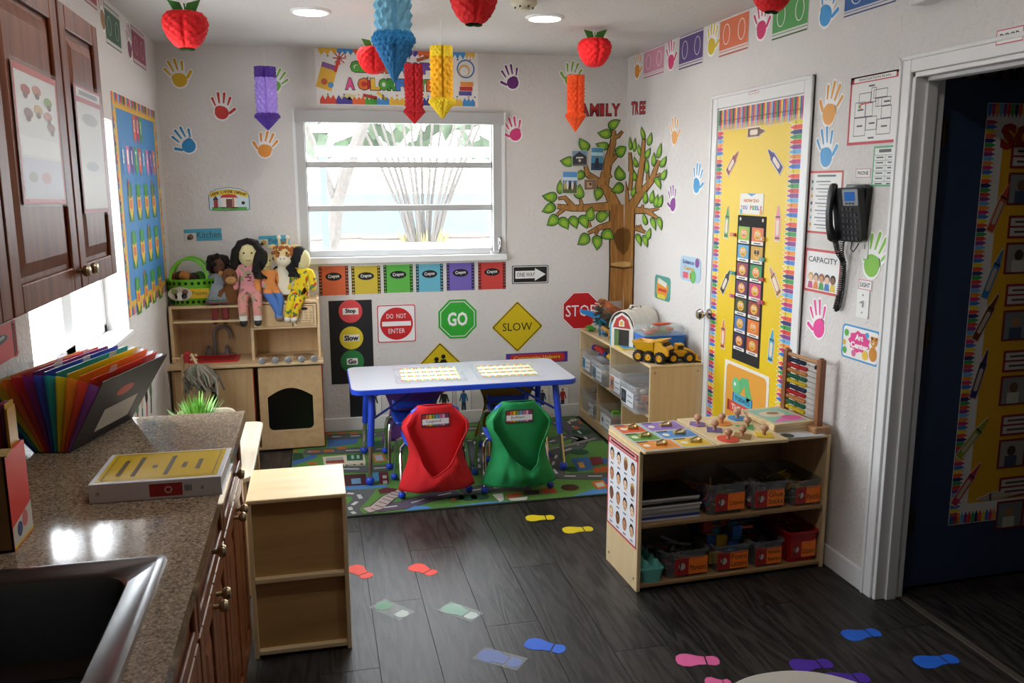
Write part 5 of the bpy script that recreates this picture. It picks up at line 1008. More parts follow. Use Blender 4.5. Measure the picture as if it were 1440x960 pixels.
# ================================================================== LOW SHELF BESIDE THE COUNTER
t = thing('low_shelf', 'light plywood two tier shelf with its back to the camera beside the counter', 'shelf', loc=(-.268, 2.90, 0))
M_ = MAPLE
W_, DP, HT = .338, .335, .59
b = B(); b.box(0, 0, 0, .016, DP, HT-.016, M_(2)); b.out('side_panel', t, bevel=.003)
b = B(); b.box(W_-.016, 0, 0, W_, DP, HT-.016, M_(2)); b.out('side_panel', t, bevel=.003)
b = B(); b.box(0, 0, HT-.016, W_, DP, HT, M_(0)); b.out('top', t, bevel=.004)
for z in (.300, .03): b = B(); b.box(.016, 0, z-.018, W_-.016, DP, z, M_(0)); b.out('shelf_board', t, bevel=.003)
for z0, z1 in ((.03, .282), (.300, .574)): b = B(); b.box(.016, .022, z0, W_-.016, .03, z1, wood('shaded_backply', 'a8824e', 'bc9660', 0, 5, .5)); b.out('back_panel', t)  # same wood in a darker tone, painting shade onto the inset back
# low table, stool and plant behind the counter
t = thing('low_table', 'small pale wooden table with rounded corners behind the end of the counter', 'table', loc=(-.60, 3.78, 0))
b = B(); b.prism(rrect(-.26, -.40, .318, .46, .05, 6), .49, .51, wood('birch', 'd8c8b0', 'e8dcc8', 1, 6, .4)); b.out('table_top', t, bevel=.004)
for sx, sy in ((-.23, -.36), (.27, -.36), (-.23, .41), (.27, .41)): b = B(); b.box(sx-.02, sy-.02, 0, sx+.02, sy+.02, .49, MAPLE(2)); b.out('leg', t, bevel=.003)
t = thing('wooden_chair', 'small pale wooden chair with rounded back behind the green plant', 'chair', loc=(-.57, 4.42, 0))
BI = wood('birch', 'd8c8b0', 'e8dcc8', 1, 6, .4)
b = B(); b.prism(rrect(-.14, -.02, .14, .26, .03, 4), .28, .296, BI); b.out('seat', t, bevel=.003)
b = B(); b.prism(rrect(-.15, .36, .15, .545, .05, 5), -.018, 0, BI, M=Matrix(((1, 0, 0, 0), (0, 0, -1, -.02), (0, 1, 0, 0), (0, 0, 0, 1)))); b.out('backrest', t, bevel=.003)
for sx in (-.125, .125):
    b = B(); b.box(sx-.013, -.03, 0, sx+.013, -.004, .42, BI); b.out('leg', t, bevel=.002); b = B(); b.box(sx-.013, .22, 0, sx+.013, .246, .28, BI); b.out('leg', t, bevel=.002)
t = thing('potted_grass', 'small green bushy grass plant on the low table behind the counter', 'plant', loc=(-.50, 3.62, .51)); t.scale = (1.0, 1.0, 1.3)
b = B(); b.lathe([(.0, 0), (.05, 0), (.06, .09), (.064, .10), (.056, .10), (.052, .085), (0, .085)], col('8a7a68', .7), 20); b.out('pot', t)
b = B(); rnd = random.Random(5)
for k in range(260):
    a, r = rnd.uniform(0, 2*PI), rnd.uniform(0, 1); h_ = rnd.uniform(.09, .15)*(1.15-.45*r); x, y = .045*r*math.cos(a), .045*r*math.sin(a); s_ = rnd.uniform(.35, .95)*r+.1
    p0 = Vector((x, y, .08)); p1 = p0+Vector((math.cos(a)*s_*h_*.5, math.sin(a)*s_*h_*.5, h_*.6)); p2 = p1+Vector((math.cos(a)*s_*h_*.7, math.sin(a)*s_*h_*.7, h_*.35)); w = Vector((-math.sin(a), math.cos(a), 0))*.0045
    b.add([p0-w, p0+w, p1+w*1.2, p1-w*1.2, p2], [(0, 1, 2, 3), (3, 2, 4)], col(['6aa83a', '8cc458', '4f8a2e', '9ace6c'][k % 4], .5))
o = b.out('blades', t); o['kind'] = 'stuff'
# ================================================================== TOY KITCHEN
KX0, KX1, KY0, KY1 = -.88, .012, 5.37, 5.722
tk = thing('toy_kitchen', 'light wooden toy kitchen with red sink and black oven window in the back corner', 'toy kitchen', loc=(KX0, KY0, .008))
kw, kd = KX1-KX0, KY1-KY0; KB = wood('kitchenwood', 'c6a274', 'd6b688', 2, 5, .45); KL = wood('kitchenlight', 'd2b48a', 'e0c69c', 0, 7, .45); RED = col('b82028', .4)
zc = .548
b = B(); b.box(0, .02, 0, .016, kd, zc, KB); b.box(kw-.016, .02, 0, kw, kd, zc, KB); b.box(0, .02, .0, kw, kd, .02, KB); b.box(0, kd-.012, 0, kw, kd, .92, KB); b.out('carcass', tk, bevel=.002)
b = B(); b.box(kw-.003, .016, .02, kw+.002, .03, zc-.005, RED); b.out('red_edge', tk)
b = B(); b.box(-.03, -.03, zc, kw+.012, kd, zc+.02, KL); b.out('counter_top', tk, bevel=.004)
xd = -.40-KX0; hy = .08
b = B(); b.box(0, hy, zc+.02, .018, kd, .915, KL); b.out('hutch_side', tk, bevel=.003); b = B(); b.box(kw-.018, hy, zc+.02, kw, kd, .945, KL); b.out('hutch_side', tk, bevel=.003); b = B(); b.box(xd-.01, hy, zc+.02, xd+.008, kd, .915, KL); b.out('hutch_divider', tk, bevel=.003)
b = B(); b.box(xd-.014, hy-.003, zc+.26, xd-.009, hy+.02, .915, RED); b.out('red_edge', tk)
b = B(); b.box(0, hy, .905, xd, kd, .921, KL); b.out('hutch_top', tk, bevel=.003); b = B(); b.box(xd, hy, .918, kw-.016, kd, .934, KL); b.out('hutch_top', tk, bevel=.003)
b = B(); b.box(.018, hy, .815, xd-.01, hy+.09, .829, KL); b.out('hutch_shelf', tk, bevel=.003)
b = B(); b.box(xd+.006, hy-.004, .762, kw-.018, kd, .776, KL); b.out('microwave_floor', tk, bevel=.003)
xm = -.150-KX0
b = B(); b.box(xd+.012, hy-.012, .778, xm-.006, hy, .914, KB); b.out('microwave_door', tk, bevel=.002)
b = B(); b.box(xm, hy-.012, .778, kw-.02, hy, .914, KL); mp = b.out('microwave_panel', tk, bevel=.002)
KM = Matrix(((1, 0, 0, 0), (0, 0, -1, hy-.0125), (0, 1, 0, 0), (0, 0, 0, 1))); BRN = col('5a3c22', .7)
b = B(); mx0, mx1 = xm+.016, kw-.036; b.ring(rrect(mx0, .786, mx1, .906, .012, 4), rrect(mx0+.003, .789, mx1-.003, .903, .01, 4), .0006, BRN); b.circ((mx0+mx1)/2, .885, .02, .0006, col('2a1a10', .7), 16, .01)
for r_ in range(3):
    for k in range(3): b.ring(arc(mx0+.033+.03*k, .862-.018*r_, .009, 0, 330, 11, .006), arc(mx0+.033+.03*k, .862-.018*r_, .0065, 0, 330, 11, .0042), .0006, BRN)
b.ring(rrect(mx0+.02, .795, mx1-.02, .812, .006, 3), rrect(mx0+.022, .797, mx1-.022, .810, .005, 3), .0006, BRN); b.out('burned_keypad', mp, M=KM)
# sink, tap
b = B(); sx0, sx1, sy0, sy1 = -.81-KX0, -.492-KX0, .07, .27
RM = col('c8202a', .3)
b.loft([rr3(sx0, sy0, sx1, sy1, .03, zc+.02), rr3(sx0, sy0, sx1, sy1, .03, zc+.030), rr3(sx0+.012, sy0+.012, sx1-.012, sy1-.012, .025, zc+.031), rr3(sx0+.02, sy0+.02, sx1-.02, sy1-.02, .025, zc+.021)], RM, caps=False); b.poly(rrect(sx0+.02, sy0+.02, sx1-.02, sy1-.02, .025, 6), zc+.0212, col('a81820', .35)); b.out('sink_basin', tk, sharp=50)
GM = col('84888c', .35, .3); fx, fy = -.604-KX0, .285
b = B(); b.boxc((fx, fy, zc+.027), (.17, .04, .014), GM); b.tube([(fx-.045, fy, zc+.03), (fx-.045, fy, zc+.15)]+[(fx+.005+.05*math.cos(a), fy-.0, zc+.16+.05*math.sin(a)) for a in [PI-PI*k/10 for k in range(11)]]+[(fx+.055, fy-.0, zc+.13)], .011, GM, 10)
for sx in (-.085, .03): b.lathe([(.02, 0), (.014, .02), (.016, .045), (.008, .055), (.004, .062), (0, .063)], GM, 12, (fx+sx, fy, zc+.03))
b.out('tap', tk)
for k, (x, y) in enumerate(((-.27, .19), (-.10, .19), (-.27, .075), (-.10, .075))):
    b = B()
    for r0, r1 in ((.062, .054), (.046, .038), (.03, .022)): b.ring(arc(x-KX0, y, r0, 0, 345, 23), arc(x-KX0, y, r1, 0, 345, 23), zc+.0205, col('6e5230', .6))
    b.circ(x-KX0, y, .012, zc+.0206, col('6e5230', .6), 12); b.out('burner', tk)
for k in range(5):
    x = -.345+.078*k-KX0; b = B(); b.lathe([(.022, 0), (.022, .012), (.016, .014), (.016, .024), (0, .026)], col('9c9ea0', .35, .3), 16, M=Matrix.Translation((x, -.016, zc+.034)) @ Matrix.Rotation(PI/2, 4, 'X')); b.boxc((x, -.036, zc+.034), (.006, .014, .034), col('9c9ea0', .35, .3)); b.out('stove_knob', tk)
# doors
b = B(); x0, x1 = -.625-KX0, -.405-KX0; b.box(x0, 0, .01, x1, .018, .535, KB); b.box(x1-.001, -.001, .01, x1+.004, .018, .535, RED); b.out('sink_door', tk, bevel=.002)
b = B(); b.box(.016, 0, .01, x0-.03, .018, .535, KB); b.out('sink_door', tk, bevel=.002)
# oven door with an arched window opening
ox0, ox1 = -.375-KX0, kw-.004; wx0, wx1, wz0, wz1, wz2 = -.326-KX0, -.052-KX0, .128, .345, .40
n_ = 12; arcpts = [(wx1-(wx1-wx0)*k/n_, wz1+(wz2-wz1)*math.sin(PI*k/n_)) for k in range(n_+1)]; inner = rrect(wx0, wz0, wx1, wz0+.08, .03, 4)[:10][:]
win_out = [p for p in rrect(wx0, wz0, wx1, wz1+.02, .03, 4) if p[1] < wz0+.05]; lower = sorted([p for p in win_out if p[0] > (wx0+wx1)/2], key=lambda p: p[1]); lowl = sorted([p for p in win_out if p[0] <= (wx0+wx1)/2], key=lambda p: -p[1])
loop = lower+arcpts+lowl
OM = Matrix(((1, 0, 0, 0), (0, 0, -1, .018), (0, 1, 0, 0), (0, 0, 0, 1)))
cxm, czm = (wx0+wx1)/2, .27
def outer(p):
    dx, dz = p[0]-cxm, p[1]-czm; s = 9
    for lim, d in ((ox1-cxm, dx), (ox0-cxm, dx), (.535-czm, dz), (.01-czm, dz)):
        if d*lim > 0: s = min(s, lim/d)
    return (cxm+dx*s, czm+dz*s)
corners = [(ox1, .01), (ox1, .535), (ox0, .535), (ox0, .01)]
L2 = []
for p in loop: L2.append(p)
for c_ in corners:   # snap the nearest loop direction to each corner
    a = math.atan2(c_[1]-czm, c_[0]-cxm); j = min(range(len(L2)), key=lambda i: abs((math.atan2(L2[i][1]-czm, L2[i][0]-cxm)-a+PI) % (2*PI)-PI)); L2[j] = (L2[j][0], L2[j][1], c_)
inn = [p[:2] for p in L2]; outr = [p[2] if len(p) > 2 else outer(p) for p in L2]
b = B(); n = len(inn); b.ring(outr, inn, .018, KB); b.ring(inn, outr, 0, KB)
b.add([(x, y, z) for z in (0, .018) for x, y in inn], [(i, n+i, n+(i+1) % n, (i+1) % n) for i in range(n)], KL); b.add([(x, y, z) for z in (0, .018) for x, y in outr], [(i, (i+1) % n, n+(i+1) % n, n+i) for i in range(n)], KB)
od = b.out('oven_door', tk, M=OM)
b = B(); b.poly(inn, .004, col('060606', .25)); b.out('oven_window', od)
b = B(); sc2 = lambda k: [(cxm+(x-cxm)*k, czm+(y-czm)*k) for x, y in inn]; b.ring(sc2(1.03), sc2(1.0), .0187, col('d8b888', .5)); b.out('window_edge', od)
# toy mop and its stand
t = thing('mop_stand', 'wooden stand with a red peg block in front of the toy kitchen', 'stand', loc=(-.775, 5.20, 0))
WD = wood('stickwood', 'd0b088', 'e0c49c', 2, 8, .5)
b = B(); b.prism(rrect(-.05, -.06, .05, .06, .02, 3), 0, .02, WD); b.out('base', t)
for dx0, dx1 in ((-.035, .0), (.035, .012)):
    b = B(); b.tube([(dx0, 0, .02), (dx1, 0, .68)], .013, WD, 8); b.out('post', t)
b = B(); b.boxc((.022, -.01, .665), (.035, .05, .06), col('b01c24', .4)); b.out('peg_block', t, bevel=.004)
for k, (x, z) in enumerate(((-.05, .66), (.075, .675), (.075, .65))): b = B(); b.tube([(x*.3, -.02, z), (x, -.045, z+.005)], .006, WD, 8); b.ball((x, -.047, z+.005), .009, WD, 8, 6); b.out('peg', t)
t = thing('toy_mop', 'grey stringy toy mop hung on the wooden stand by the red sink', 'mop', loc=(-.695, 5.12, .035))
b = B(); b.tube([(-.03, .01, .66), (.0, 0, .60), (.03, 0, .56)], .009, WD, 8); b.tube([(.03, 0, .56), (.045, 0, -.034)], .009, WD, 8); b.out('stick', t)
b = B(); rnd = random.Random(9)
for k in range(70):
    a = rnd.uniform(-1, 1); c = rnd.uniform(-1, 1); l = rnd.uniform(.08, .17); b.tube([(.01, 0, .60), (.01+a*.05, -.02+c*.035, .605-.02), (.02+a*.085+rnd.uniform(-.02, .02), -.03+c*.05, .60-l*.5), (.03+a*.09+rnd.uniform(-.04, .04), -.03+c*.05, .60-l)], .0065, col(['8c8478', 'a49a8c', '6e685e', '76806e'][k % 4], .95), 5)
o = b.out('strings', t); o['kind'] = 'stuff'
# ================================================================== RUG
def carpet(c): return col(c, .95, 0, .35, 420, .12)
rug = thing('play_rug', 'road map play rug with green fields and grey roads under the table', 'rug')
RZ = .007
b = B(); b.prism(rrect(-.20, 4.155, 1.795, 5.715, .03, 4), 0.0005, RZ-.001, col('1c2320', .95)); b.out('binding', rug)
b = B(); b.rect(-.188, 4.167, 1.783, 5.703, RZ, carpet('58883c')); b.out('grass_field', rug)
plane('G', 2, RZ, (1, 0, 0), (0, 1, 0))
Q1 = lambda x, y: (400+x/5.333, 560+y/5.333); Q2 = lambda x, y: (630+x/5.333, 540+y/5.333)
def clipx(p): x, y = P('G', *p); return (min(max(x, -.185), 1.78), min(max(y, 4.17), 5.70))
def rp(Q, pts, z, c, b=None, name='printed_shape'):
    nb = b is None; b = b or B(); pts = [clipx(Q(*p)) for p in pts]
    a = sum(pts[i][0]*pts[(i+1) % len(pts)][1]-pts[(i+1) % len(pts)][0]*pts[i][1] for i in range(len(pts)))
    b.poly(pts if a > 0 else pts[::-1], RZ+z, carpet(c))
    if nb: b.out(name, rug)
def road(Q, pts, w, c='56585c', dash='c8c8c4', z=.0006, edge='2a2c2e'):
    pts = [clipx(Q(*p)) for p in pts]; e_ = w/2+.012; pts = [(min(max(x, -.185+e_), 1.78-e_), min(max(y, 4.17+e_), 5.70-e_)) for x, y in pts]; b = B(); b.strip(pts, w+.016, RZ+z, carpet(edge)); b.strip(pts, w, RZ+z+.0004, carpet(c))
    if dash:
        for i in range(len(pts)-1):
            (x0, y0), (x1, y1) = pts[i], pts[i+1]; d = math.hypot(x1-x0, y1-y0); n = max(1, int(d/.1))
            for k in range(n): t0, t1 = (k+.25)/n, (k+.75)/n; b.strip([(x0+(x1-x0)*t0, y0+(y1-y0)*t0), (x0+(x1-x0)*t1, y0+(y1-y0)*t1)], .016, RZ+z+.0008, carpet(dash))
    b.out('road', rug)
rp(Q1, [(330, 300), (560, 290), (540, 340), (320, 370)], .0005, '3a64a0'); rp(Q1, [(0, 470), (230, 415), (250, 440), (20, 510)], .0005, '3a64a0')
rp(Q1, [(0, 415), (130, 410), (150, 450), (30, 470)], .0008, '1f4a2c'); rp(Q1, [(660, 320), (800, 310), (800, 350), (670, 360)], .0008, '1f5a34')
road(Q1, [(320, 290), (600, 280), (820, 255), (1100, 250)], .10); road(Q1, [(100, 405), (400, 395), (640, 385), (830, 375)], .10); road(Q1, [(380, 530), (620, 530), (820, 515)], .11)
for k, (x, y) in enumerate(((330, 265), (430, 262), (520, 262), (230, 400), (330, 395), (430, 375), (60, 400), (210, 490))): rp(Q1, [(x-38, y-8), (x+38, y-10), (x+30, y+6), (x-30, y+8)], .0016, 'b8602c')
rp(Q1, [(430, 690), (690, 680), (620, 770), (560, 830), (600, 880), (590, 900), (440, 905)], .0005, '5a5c60')
for p in (((470, 712), (520, 716)), ((555, 722), (575, 752)), ((545, 775), (510, 800)), ((490, 815), (500, 838)), ((505, 850), (530, 865))):
    b = B(); b.strip([clipx(Q1(*p[0])), clipx(Q1(*p[1]))], .022, RZ+.0012, carpet('c8c8c4')); b.out('road_mark', rug)
rp(Q1, [(430, 745), (500, 735), (510, 760), (470, 790), (430, 800)], .0009, '568a3c')
road(Q1, [(620, 898), (690, 820), (780, 745), (880, 695)], .075, 'b8a8a4', None, .0010)
for k in range(9): t_ = k/9; b = B(); x, y = 620+260*t_, 898-203*t_-22*math.sin(PI*t_); b.strip([clipx(Q1(x-30, y-10)), clipx(Q1(x+34, y+8))], .007, RZ+.0021, carpet('4a3a3a')); b.out('path_stripe', rug)
road(Q1, [(690, 862), (900, 800), (1100, 740), (1300, 700)], .10, '5c5064')
rp(Q1, [(690, 893), (840, 862), (900, 840), (980, 806), (1060, 806), (1120, 838), (1250, 822), (1300, 838), (1250, 850)], .0007, '4a84c4')
rp(Q1, [(285, 440), (600, 415), (610, 505), (300, 515)], .0016, 'c8bfa8', name='printed_building'); rp(Q1, [(310, 450), (440, 440), (445, 480), (315, 485)], .002, '9a9a98', name='printed_window'); rp(Q1, [(310, 470), (445, 462), (450, 485), (312, 490)], .0024, '8a3a2c', name='printed_awning'); rp(Q1, [(465, 425), (585, 415), (590, 465), (470, 470)], .002, '1f5a3a', name='printed_window')
rp(Q1, [(500, 430), (520, 428), (522, 455), (502, 457)], .0026, '9ab8a4', name='printed_window'); rp(Q1, [(540, 428), (562, 426), (565, 452), (543, 455)], .0026, '9ab8a4', name='printed_window')
x, y = clipx(Q1(495, 503)); b = B(); b.text('STORE', x, y, RZ+.003, carpet('2a2a28'), h=.03, w=.27, rot=PI+.03, bold=.03); b.out('lettering', rug)
rp(Q1, [(660, 420), (745, 415), (770, 470), (680, 485)], .0016, 'b8702c', name='printed_building'); rp(Q1, [(675, 430), (730, 425), (745, 465), (690, 470)], .002, 'a8a8b0', name='printed_window')
rp(Q1, [(440, 575), (610, 565), (625, 650), (440, 660)], .0016, '4a1c24', name='printed_building'); rp(Q1, [(500, 605), (570, 600), (575, 640), (505, 645)], .002, '6a94b8', name='printed_window')
rp(Q1, [(645, 565), (710, 555), (715, 620), (655, 625)], .0016, '4a88b8', name='printed_building'); rp(Q1, [(705, 555), (775, 550), (785, 640), (715, 645)], .0016, '6a1f2c', name='printed_building'); rp(Q1, [(735, 580), (765, 578), (768, 600), (738, 603)], .002, 'c8c0b8', name='printed_window'); rp(Q1, [(738, 620), (770, 617), (772, 640), (741, 643)], .002, 'c8c0b8', name='printed_window')
rp(Q1, [(440, 660), (640, 650), (780, 648), (760, 668), (440, 690)], .0013, '4a7ab0'); rp(Q1, [(700, 690), (760, 670), (850, 680), (830, 700), (720, 720)], .0022, '5a1f28', name='printed_building')
# right half
road(Q2, [(100, 335), (280, 330)], .10); road(Q2, [(760, 300), (900, 270), (1100, 330), (1200, 420)], .16); road(Q2, [(740, 440), (900, 390), (1000, 420), (960, 470), (820, 520), (780, 620), (830, 690), (1000, 690), (1205, 690)], .10)
road(Q2, [(100, 810), (300, 780), (620, 770)], .10); road(Q2, [(120, 430), (200, 420), (240, 640), (160, 620)], .09)
road(Q2, [(740, 492), (900, 460), (1150, 405)], .035, '8a8a80', None, .0022)
rp(Q2, [(920, 560), (1050, 545), (1100, 640), (980, 655)], .0016, '3a6aa4', name='printed_building'); rp(Q2, [(1060, 550), (1150, 545), (1170, 600), (1080, 610)], .0018, '7a2c34', name='printed_building'); rp(Q2, [(1150, 560), (1215, 555), (1215, 600), (1170, 600)], .0018, '3a6aa4', name='printed_building'); rp(Q2, [(1085, 630), (1215, 615), (1215, 650), (1100, 670)], .0018, 'b8582c', name='printed_building'); rp(Q2, [(970, 590), (1010, 585), (1030, 625), (990, 630)], .002, 'd8a050', name='printed_window')
rp(Q2, [(1070, 735), (1180, 715), (1215, 770), (1120, 792)], .0016, 'c8682c', name='printed_building'); rp(Q2, [(1100, 745), (1160, 735), (1180, 765), (1125, 775)], .002, 'c8c8b8', name='printed_window'); rp(Q2, [(1150, 705), (1215, 700), (1215, 745), (1190, 755)], .0019, '3a6aa4', name='printed_building')
rp(Q2, [(690, 785), (800, 780), (820, 815), (710, 822)], .0018, 'a84a24', name='printed_building'); rp(Q2, [(430, 830), (540, 810), (560, 840), (450, 860)], .0018, 'b85a30', name='printed_building'); rp(Q2, [(330, 830), (410, 820), (420, 870), (390, 885)], .002, 'd0ccc4', name='printed_building'); rp(Q2, [(450, 860), (600, 845), (590, 870), (540, 890), (470, 875)], .002, 'd0ccc4', name='printed_building')
rp(Q2, [(560, 800), (680, 795), (690, 825), (580, 835)], .0018, '3a2a2a', name='printed_building')
b = B(); x, y = clipx(Q2(915, 775)); b.circ(x, y, .05, RZ+.0016, carpet('4a2a1c'), 20); b.out('printed_pond', rug)
for x, y, r in ((150, 850, .05), (60, 850, .045), (985, 510, .06), (1000, 360, .07), (930, 640, .05), (240, 845, .05)): b = B(); x, y = clipx(Q2(x, y)); b.circ(x, y, r, RZ+.0011, carpet('1f5034'), 18); b.out('printed_bush', rug)
rp(Q2, [(-60, 950), (0, 940), (160, 900), (300, 880), (500, 895), (640, 870), (780, 860), (950, 850), (1080, 790), (1220, 780), (1220, 835), (700, 885), (200, 940)], .0009, '4a84c4')
for x, y in ((1000, 290), (960, 330), (1100, 300), (40, 870), (760, 700)):
    rp(Q2, [(x-28, y-6), (x, y-14), (x+28, y-6), (x, y+12)], .0024, 'c86a2c')
b = B(); 
for k in range(5): b.strip([clipx(Q2(900+28*k, 290-6*k)), clipx(Q2(935+28*k, 262-6*k))], .014, RZ+.0026, carpet('c8c8c4'))
q = b.out('road_mark', rug); q['kind'] = 'stuff'
# ================================================================== TABLE, CHAIRS, CHAIR BAGS
TBZ = .555
BLUE = col('2348c8', .35)
tb = thing('activity_table', 'white topped activity table with blue edge and blue legs on the rug', 'table', loc=(.80, 4.885, 0))
TW, TDp = .642, .318
b = B(); b.prism(rrect(-TW+.004, -TDp+.004, TW-.004, TDp-.004, .06, 7), TBZ-.025, TBZ, col('b8bac4', .3)); b.out('table_top', tb)
b = B(); o_ = rrect(-TW, -TDp, TW, TDp, .064, 7); i_ = rrect(-TW+.004, -TDp+.004, TW-.004, TDp-.004, .06, 7); n = len(o_)
b.loft([[Vector((x, y, z)) for x, y in q] for q, z in ((i_, TBZ+.0006), (o_, TBZ-.004), (o_, TBZ-.026), (i_, TBZ-.03))], BLUE, caps=False, smooth=False); b.out('edge_band', tb)
for sx in (-1, 1):
    for sy in (-1, 1):
        x, y = sx*.545+(.02 if sx < 0 else -.01), sy*.20; fx_, fy_ = x+sx*.03, y-.0+sy*.09
        b = B(); b.tube([(x, y, TBZ-.03), (x+(fx_-x)*.62, y+(fy_-y)*.62, .22)], .0195, BLUE, 14); lg = b.out('leg', tb)
        b = B(); b.tube([(x+(fx_-x)*.5, y+(fy_-y)*.5, .28), (fx_, fy_, .045)], .0135, CHROME, 12); b.out('chrome_insert', lg)
        b = B(); b.ball((fx_, fy_, .033), .025, BLUE, 14, 9); b.out('ball_foot', lg)
    b = B(); b.tube([(sx*.50, -.15, TBZ-.03), (sx*.30, 0, TBZ-.03), (sx*.50, .15, TBZ-.03)], .006, BLUE, 6); b.tube([(sx*.25, -.17, TBZ-.03), (sx*.535, -.22, .36)], .007, col('1c3590', .35), 8); b.tube([(sx*.25, .17, TBZ-.03), (sx*.535, .22, .36)], .007, col('1c3590', .35), 8); b.out('brace', tb)
b = B(); b.box(-.55, -.22, TBZ-.034, .55, .22, TBZ-.024, col('8a8a90', .6)); b.out('underside_frame', tb)
for k, (xa, xb, ya, yb, r_) in enumerate(((557, 650, 516, 536, -3), (667, 757, 512, 530, -2))):
    plane('T', 2, TBZ+.001, (1, 0, 0), (0, 1, 0)); f = Flat('T', xa, xb, ya, yb, rot=r_); w, h = f.w/2, f.h/2
    b = B(); b.prism(rrect(-w*1.07, -h*1.12, w*1.07, h*1.12, .008, 2), 0, .0012, clear('e0e4ea', .35, .08)); o = tag(b.out('name_mat', M=f.M), ('left' if k == 0 else 'right')+' laminated strip mat with bright dotted borders on the white table', 'mat', 'name mats on the table')
    b = B(); b.rect(-w*.88, -h*.9, w*.9, h*.9, .0016, PAPER('e8e4c8'))
    for q in (-1, -.33, .33, 1):
        for j in range(24): b.rect(-w*.88+w*1.78*j/24, q*h*.8-h*.09, -w*.88+w*1.78*(j+.85)/24, q*h*.8+h*.09, .002, PAPER(['d8902c', 'e0c83a', '6aa84a', 'd85a3a', 'e8d84a', '58a0b0'][(j*5+int(q*3)) % 6]))
    for q in (-.56, 0, .56): b.rect(-w*.8, q*h-h*.14, w*.82, q*h+h*.14, .002, PAPER('f0ede0'))
    q_ = b.out('printed_strip', o); q_['kind'] = 'stuff'
SEAT = col('2450d0', .3)
def chair(x, y, rz, label):
    t = thing('child_chair', label, 'chair', 'small blue chairs at the table', (x, y, .008), rz)
    # local: +y is where the sitter faces
    b = B(); rings = []
    prof = [(.155, .272), (.14, .288), (.05, .285), (-.06, .280), (-.12, .288), (-.145, .32), (-.158, .40), (-.168, .50)]
    for yy, z in prof[:5]:
        hw = .15-.02*abs(yy)*4; rings.append((yy, z, hw))
    up = [[Vector((x_*hw, yy, z-.012*(1-x_*x_))) for x_ in (-1, -.8, -.4, 0, .4, .8, 1)] for yy, z, hw in rings]
    b.loft(up, SEAT, caps=False, closed=False); b.out('seat', t, solid=-.009, sharp=60)
    b = B(); rings = [(-.12, .288, .13), (-.143, .32, .135), (-.155, .38, .14), (-.165, .44, .138), (-.172, .485, .125), (-.175, .505, .09)]
    b.loft([[Vector((x_*hw, yy-.014*(1-x_*x_), z)) for x_ in (-1, -.8, -.4, 0, .4, .8, 1)] for yy, z, hw in rings], SEAT, caps=False, closed=False); b.out('backrest', t, solid=.009, sharp=60)
    for sx in (-1, 1):
        for yf, yt in ((.155, .09), (-.155, -.06)):
            xx = sx*.183; b = B(); b.tube([(xx, yf, .035), (sx*.175, yt+(yf-yt)*.25, .21), (sx*.168, yt, .25), (sx*.15, yt*.7, .266), (sx*.11, yt*.5, .268)], .0105, CHROME, 10); lg = b.out('leg', t)
            b = B(); b.ball((xx, yf, .022), .021, BLUE, 12, 8); b.out('ball_foot', lg)
    b = B(); b.tube([(-.15, .06, .266), (.15, .06, .266)], .008, CHROME, 8); b.tube([(-.15, -.04, .266), (.15, -.04, .266)], .008, CHROME, 8); b.out('cross_bar', t)
    return t
def hwid(z):   # half width of the hanging bag by height
    T_ = [(.03, .212), (.10, .195), (.19, .158), (.27, .140), (.33, .152), (.385, .178), (.41, .178), (.45, .142), (.49, .102), (.515, .088)]
    for (a, wa), (c, wc) in zip(T_, T_[1:]):
        if z <= c: return wa+(wc-wa)*max(0, (z-a))/(c-a)
    return .05
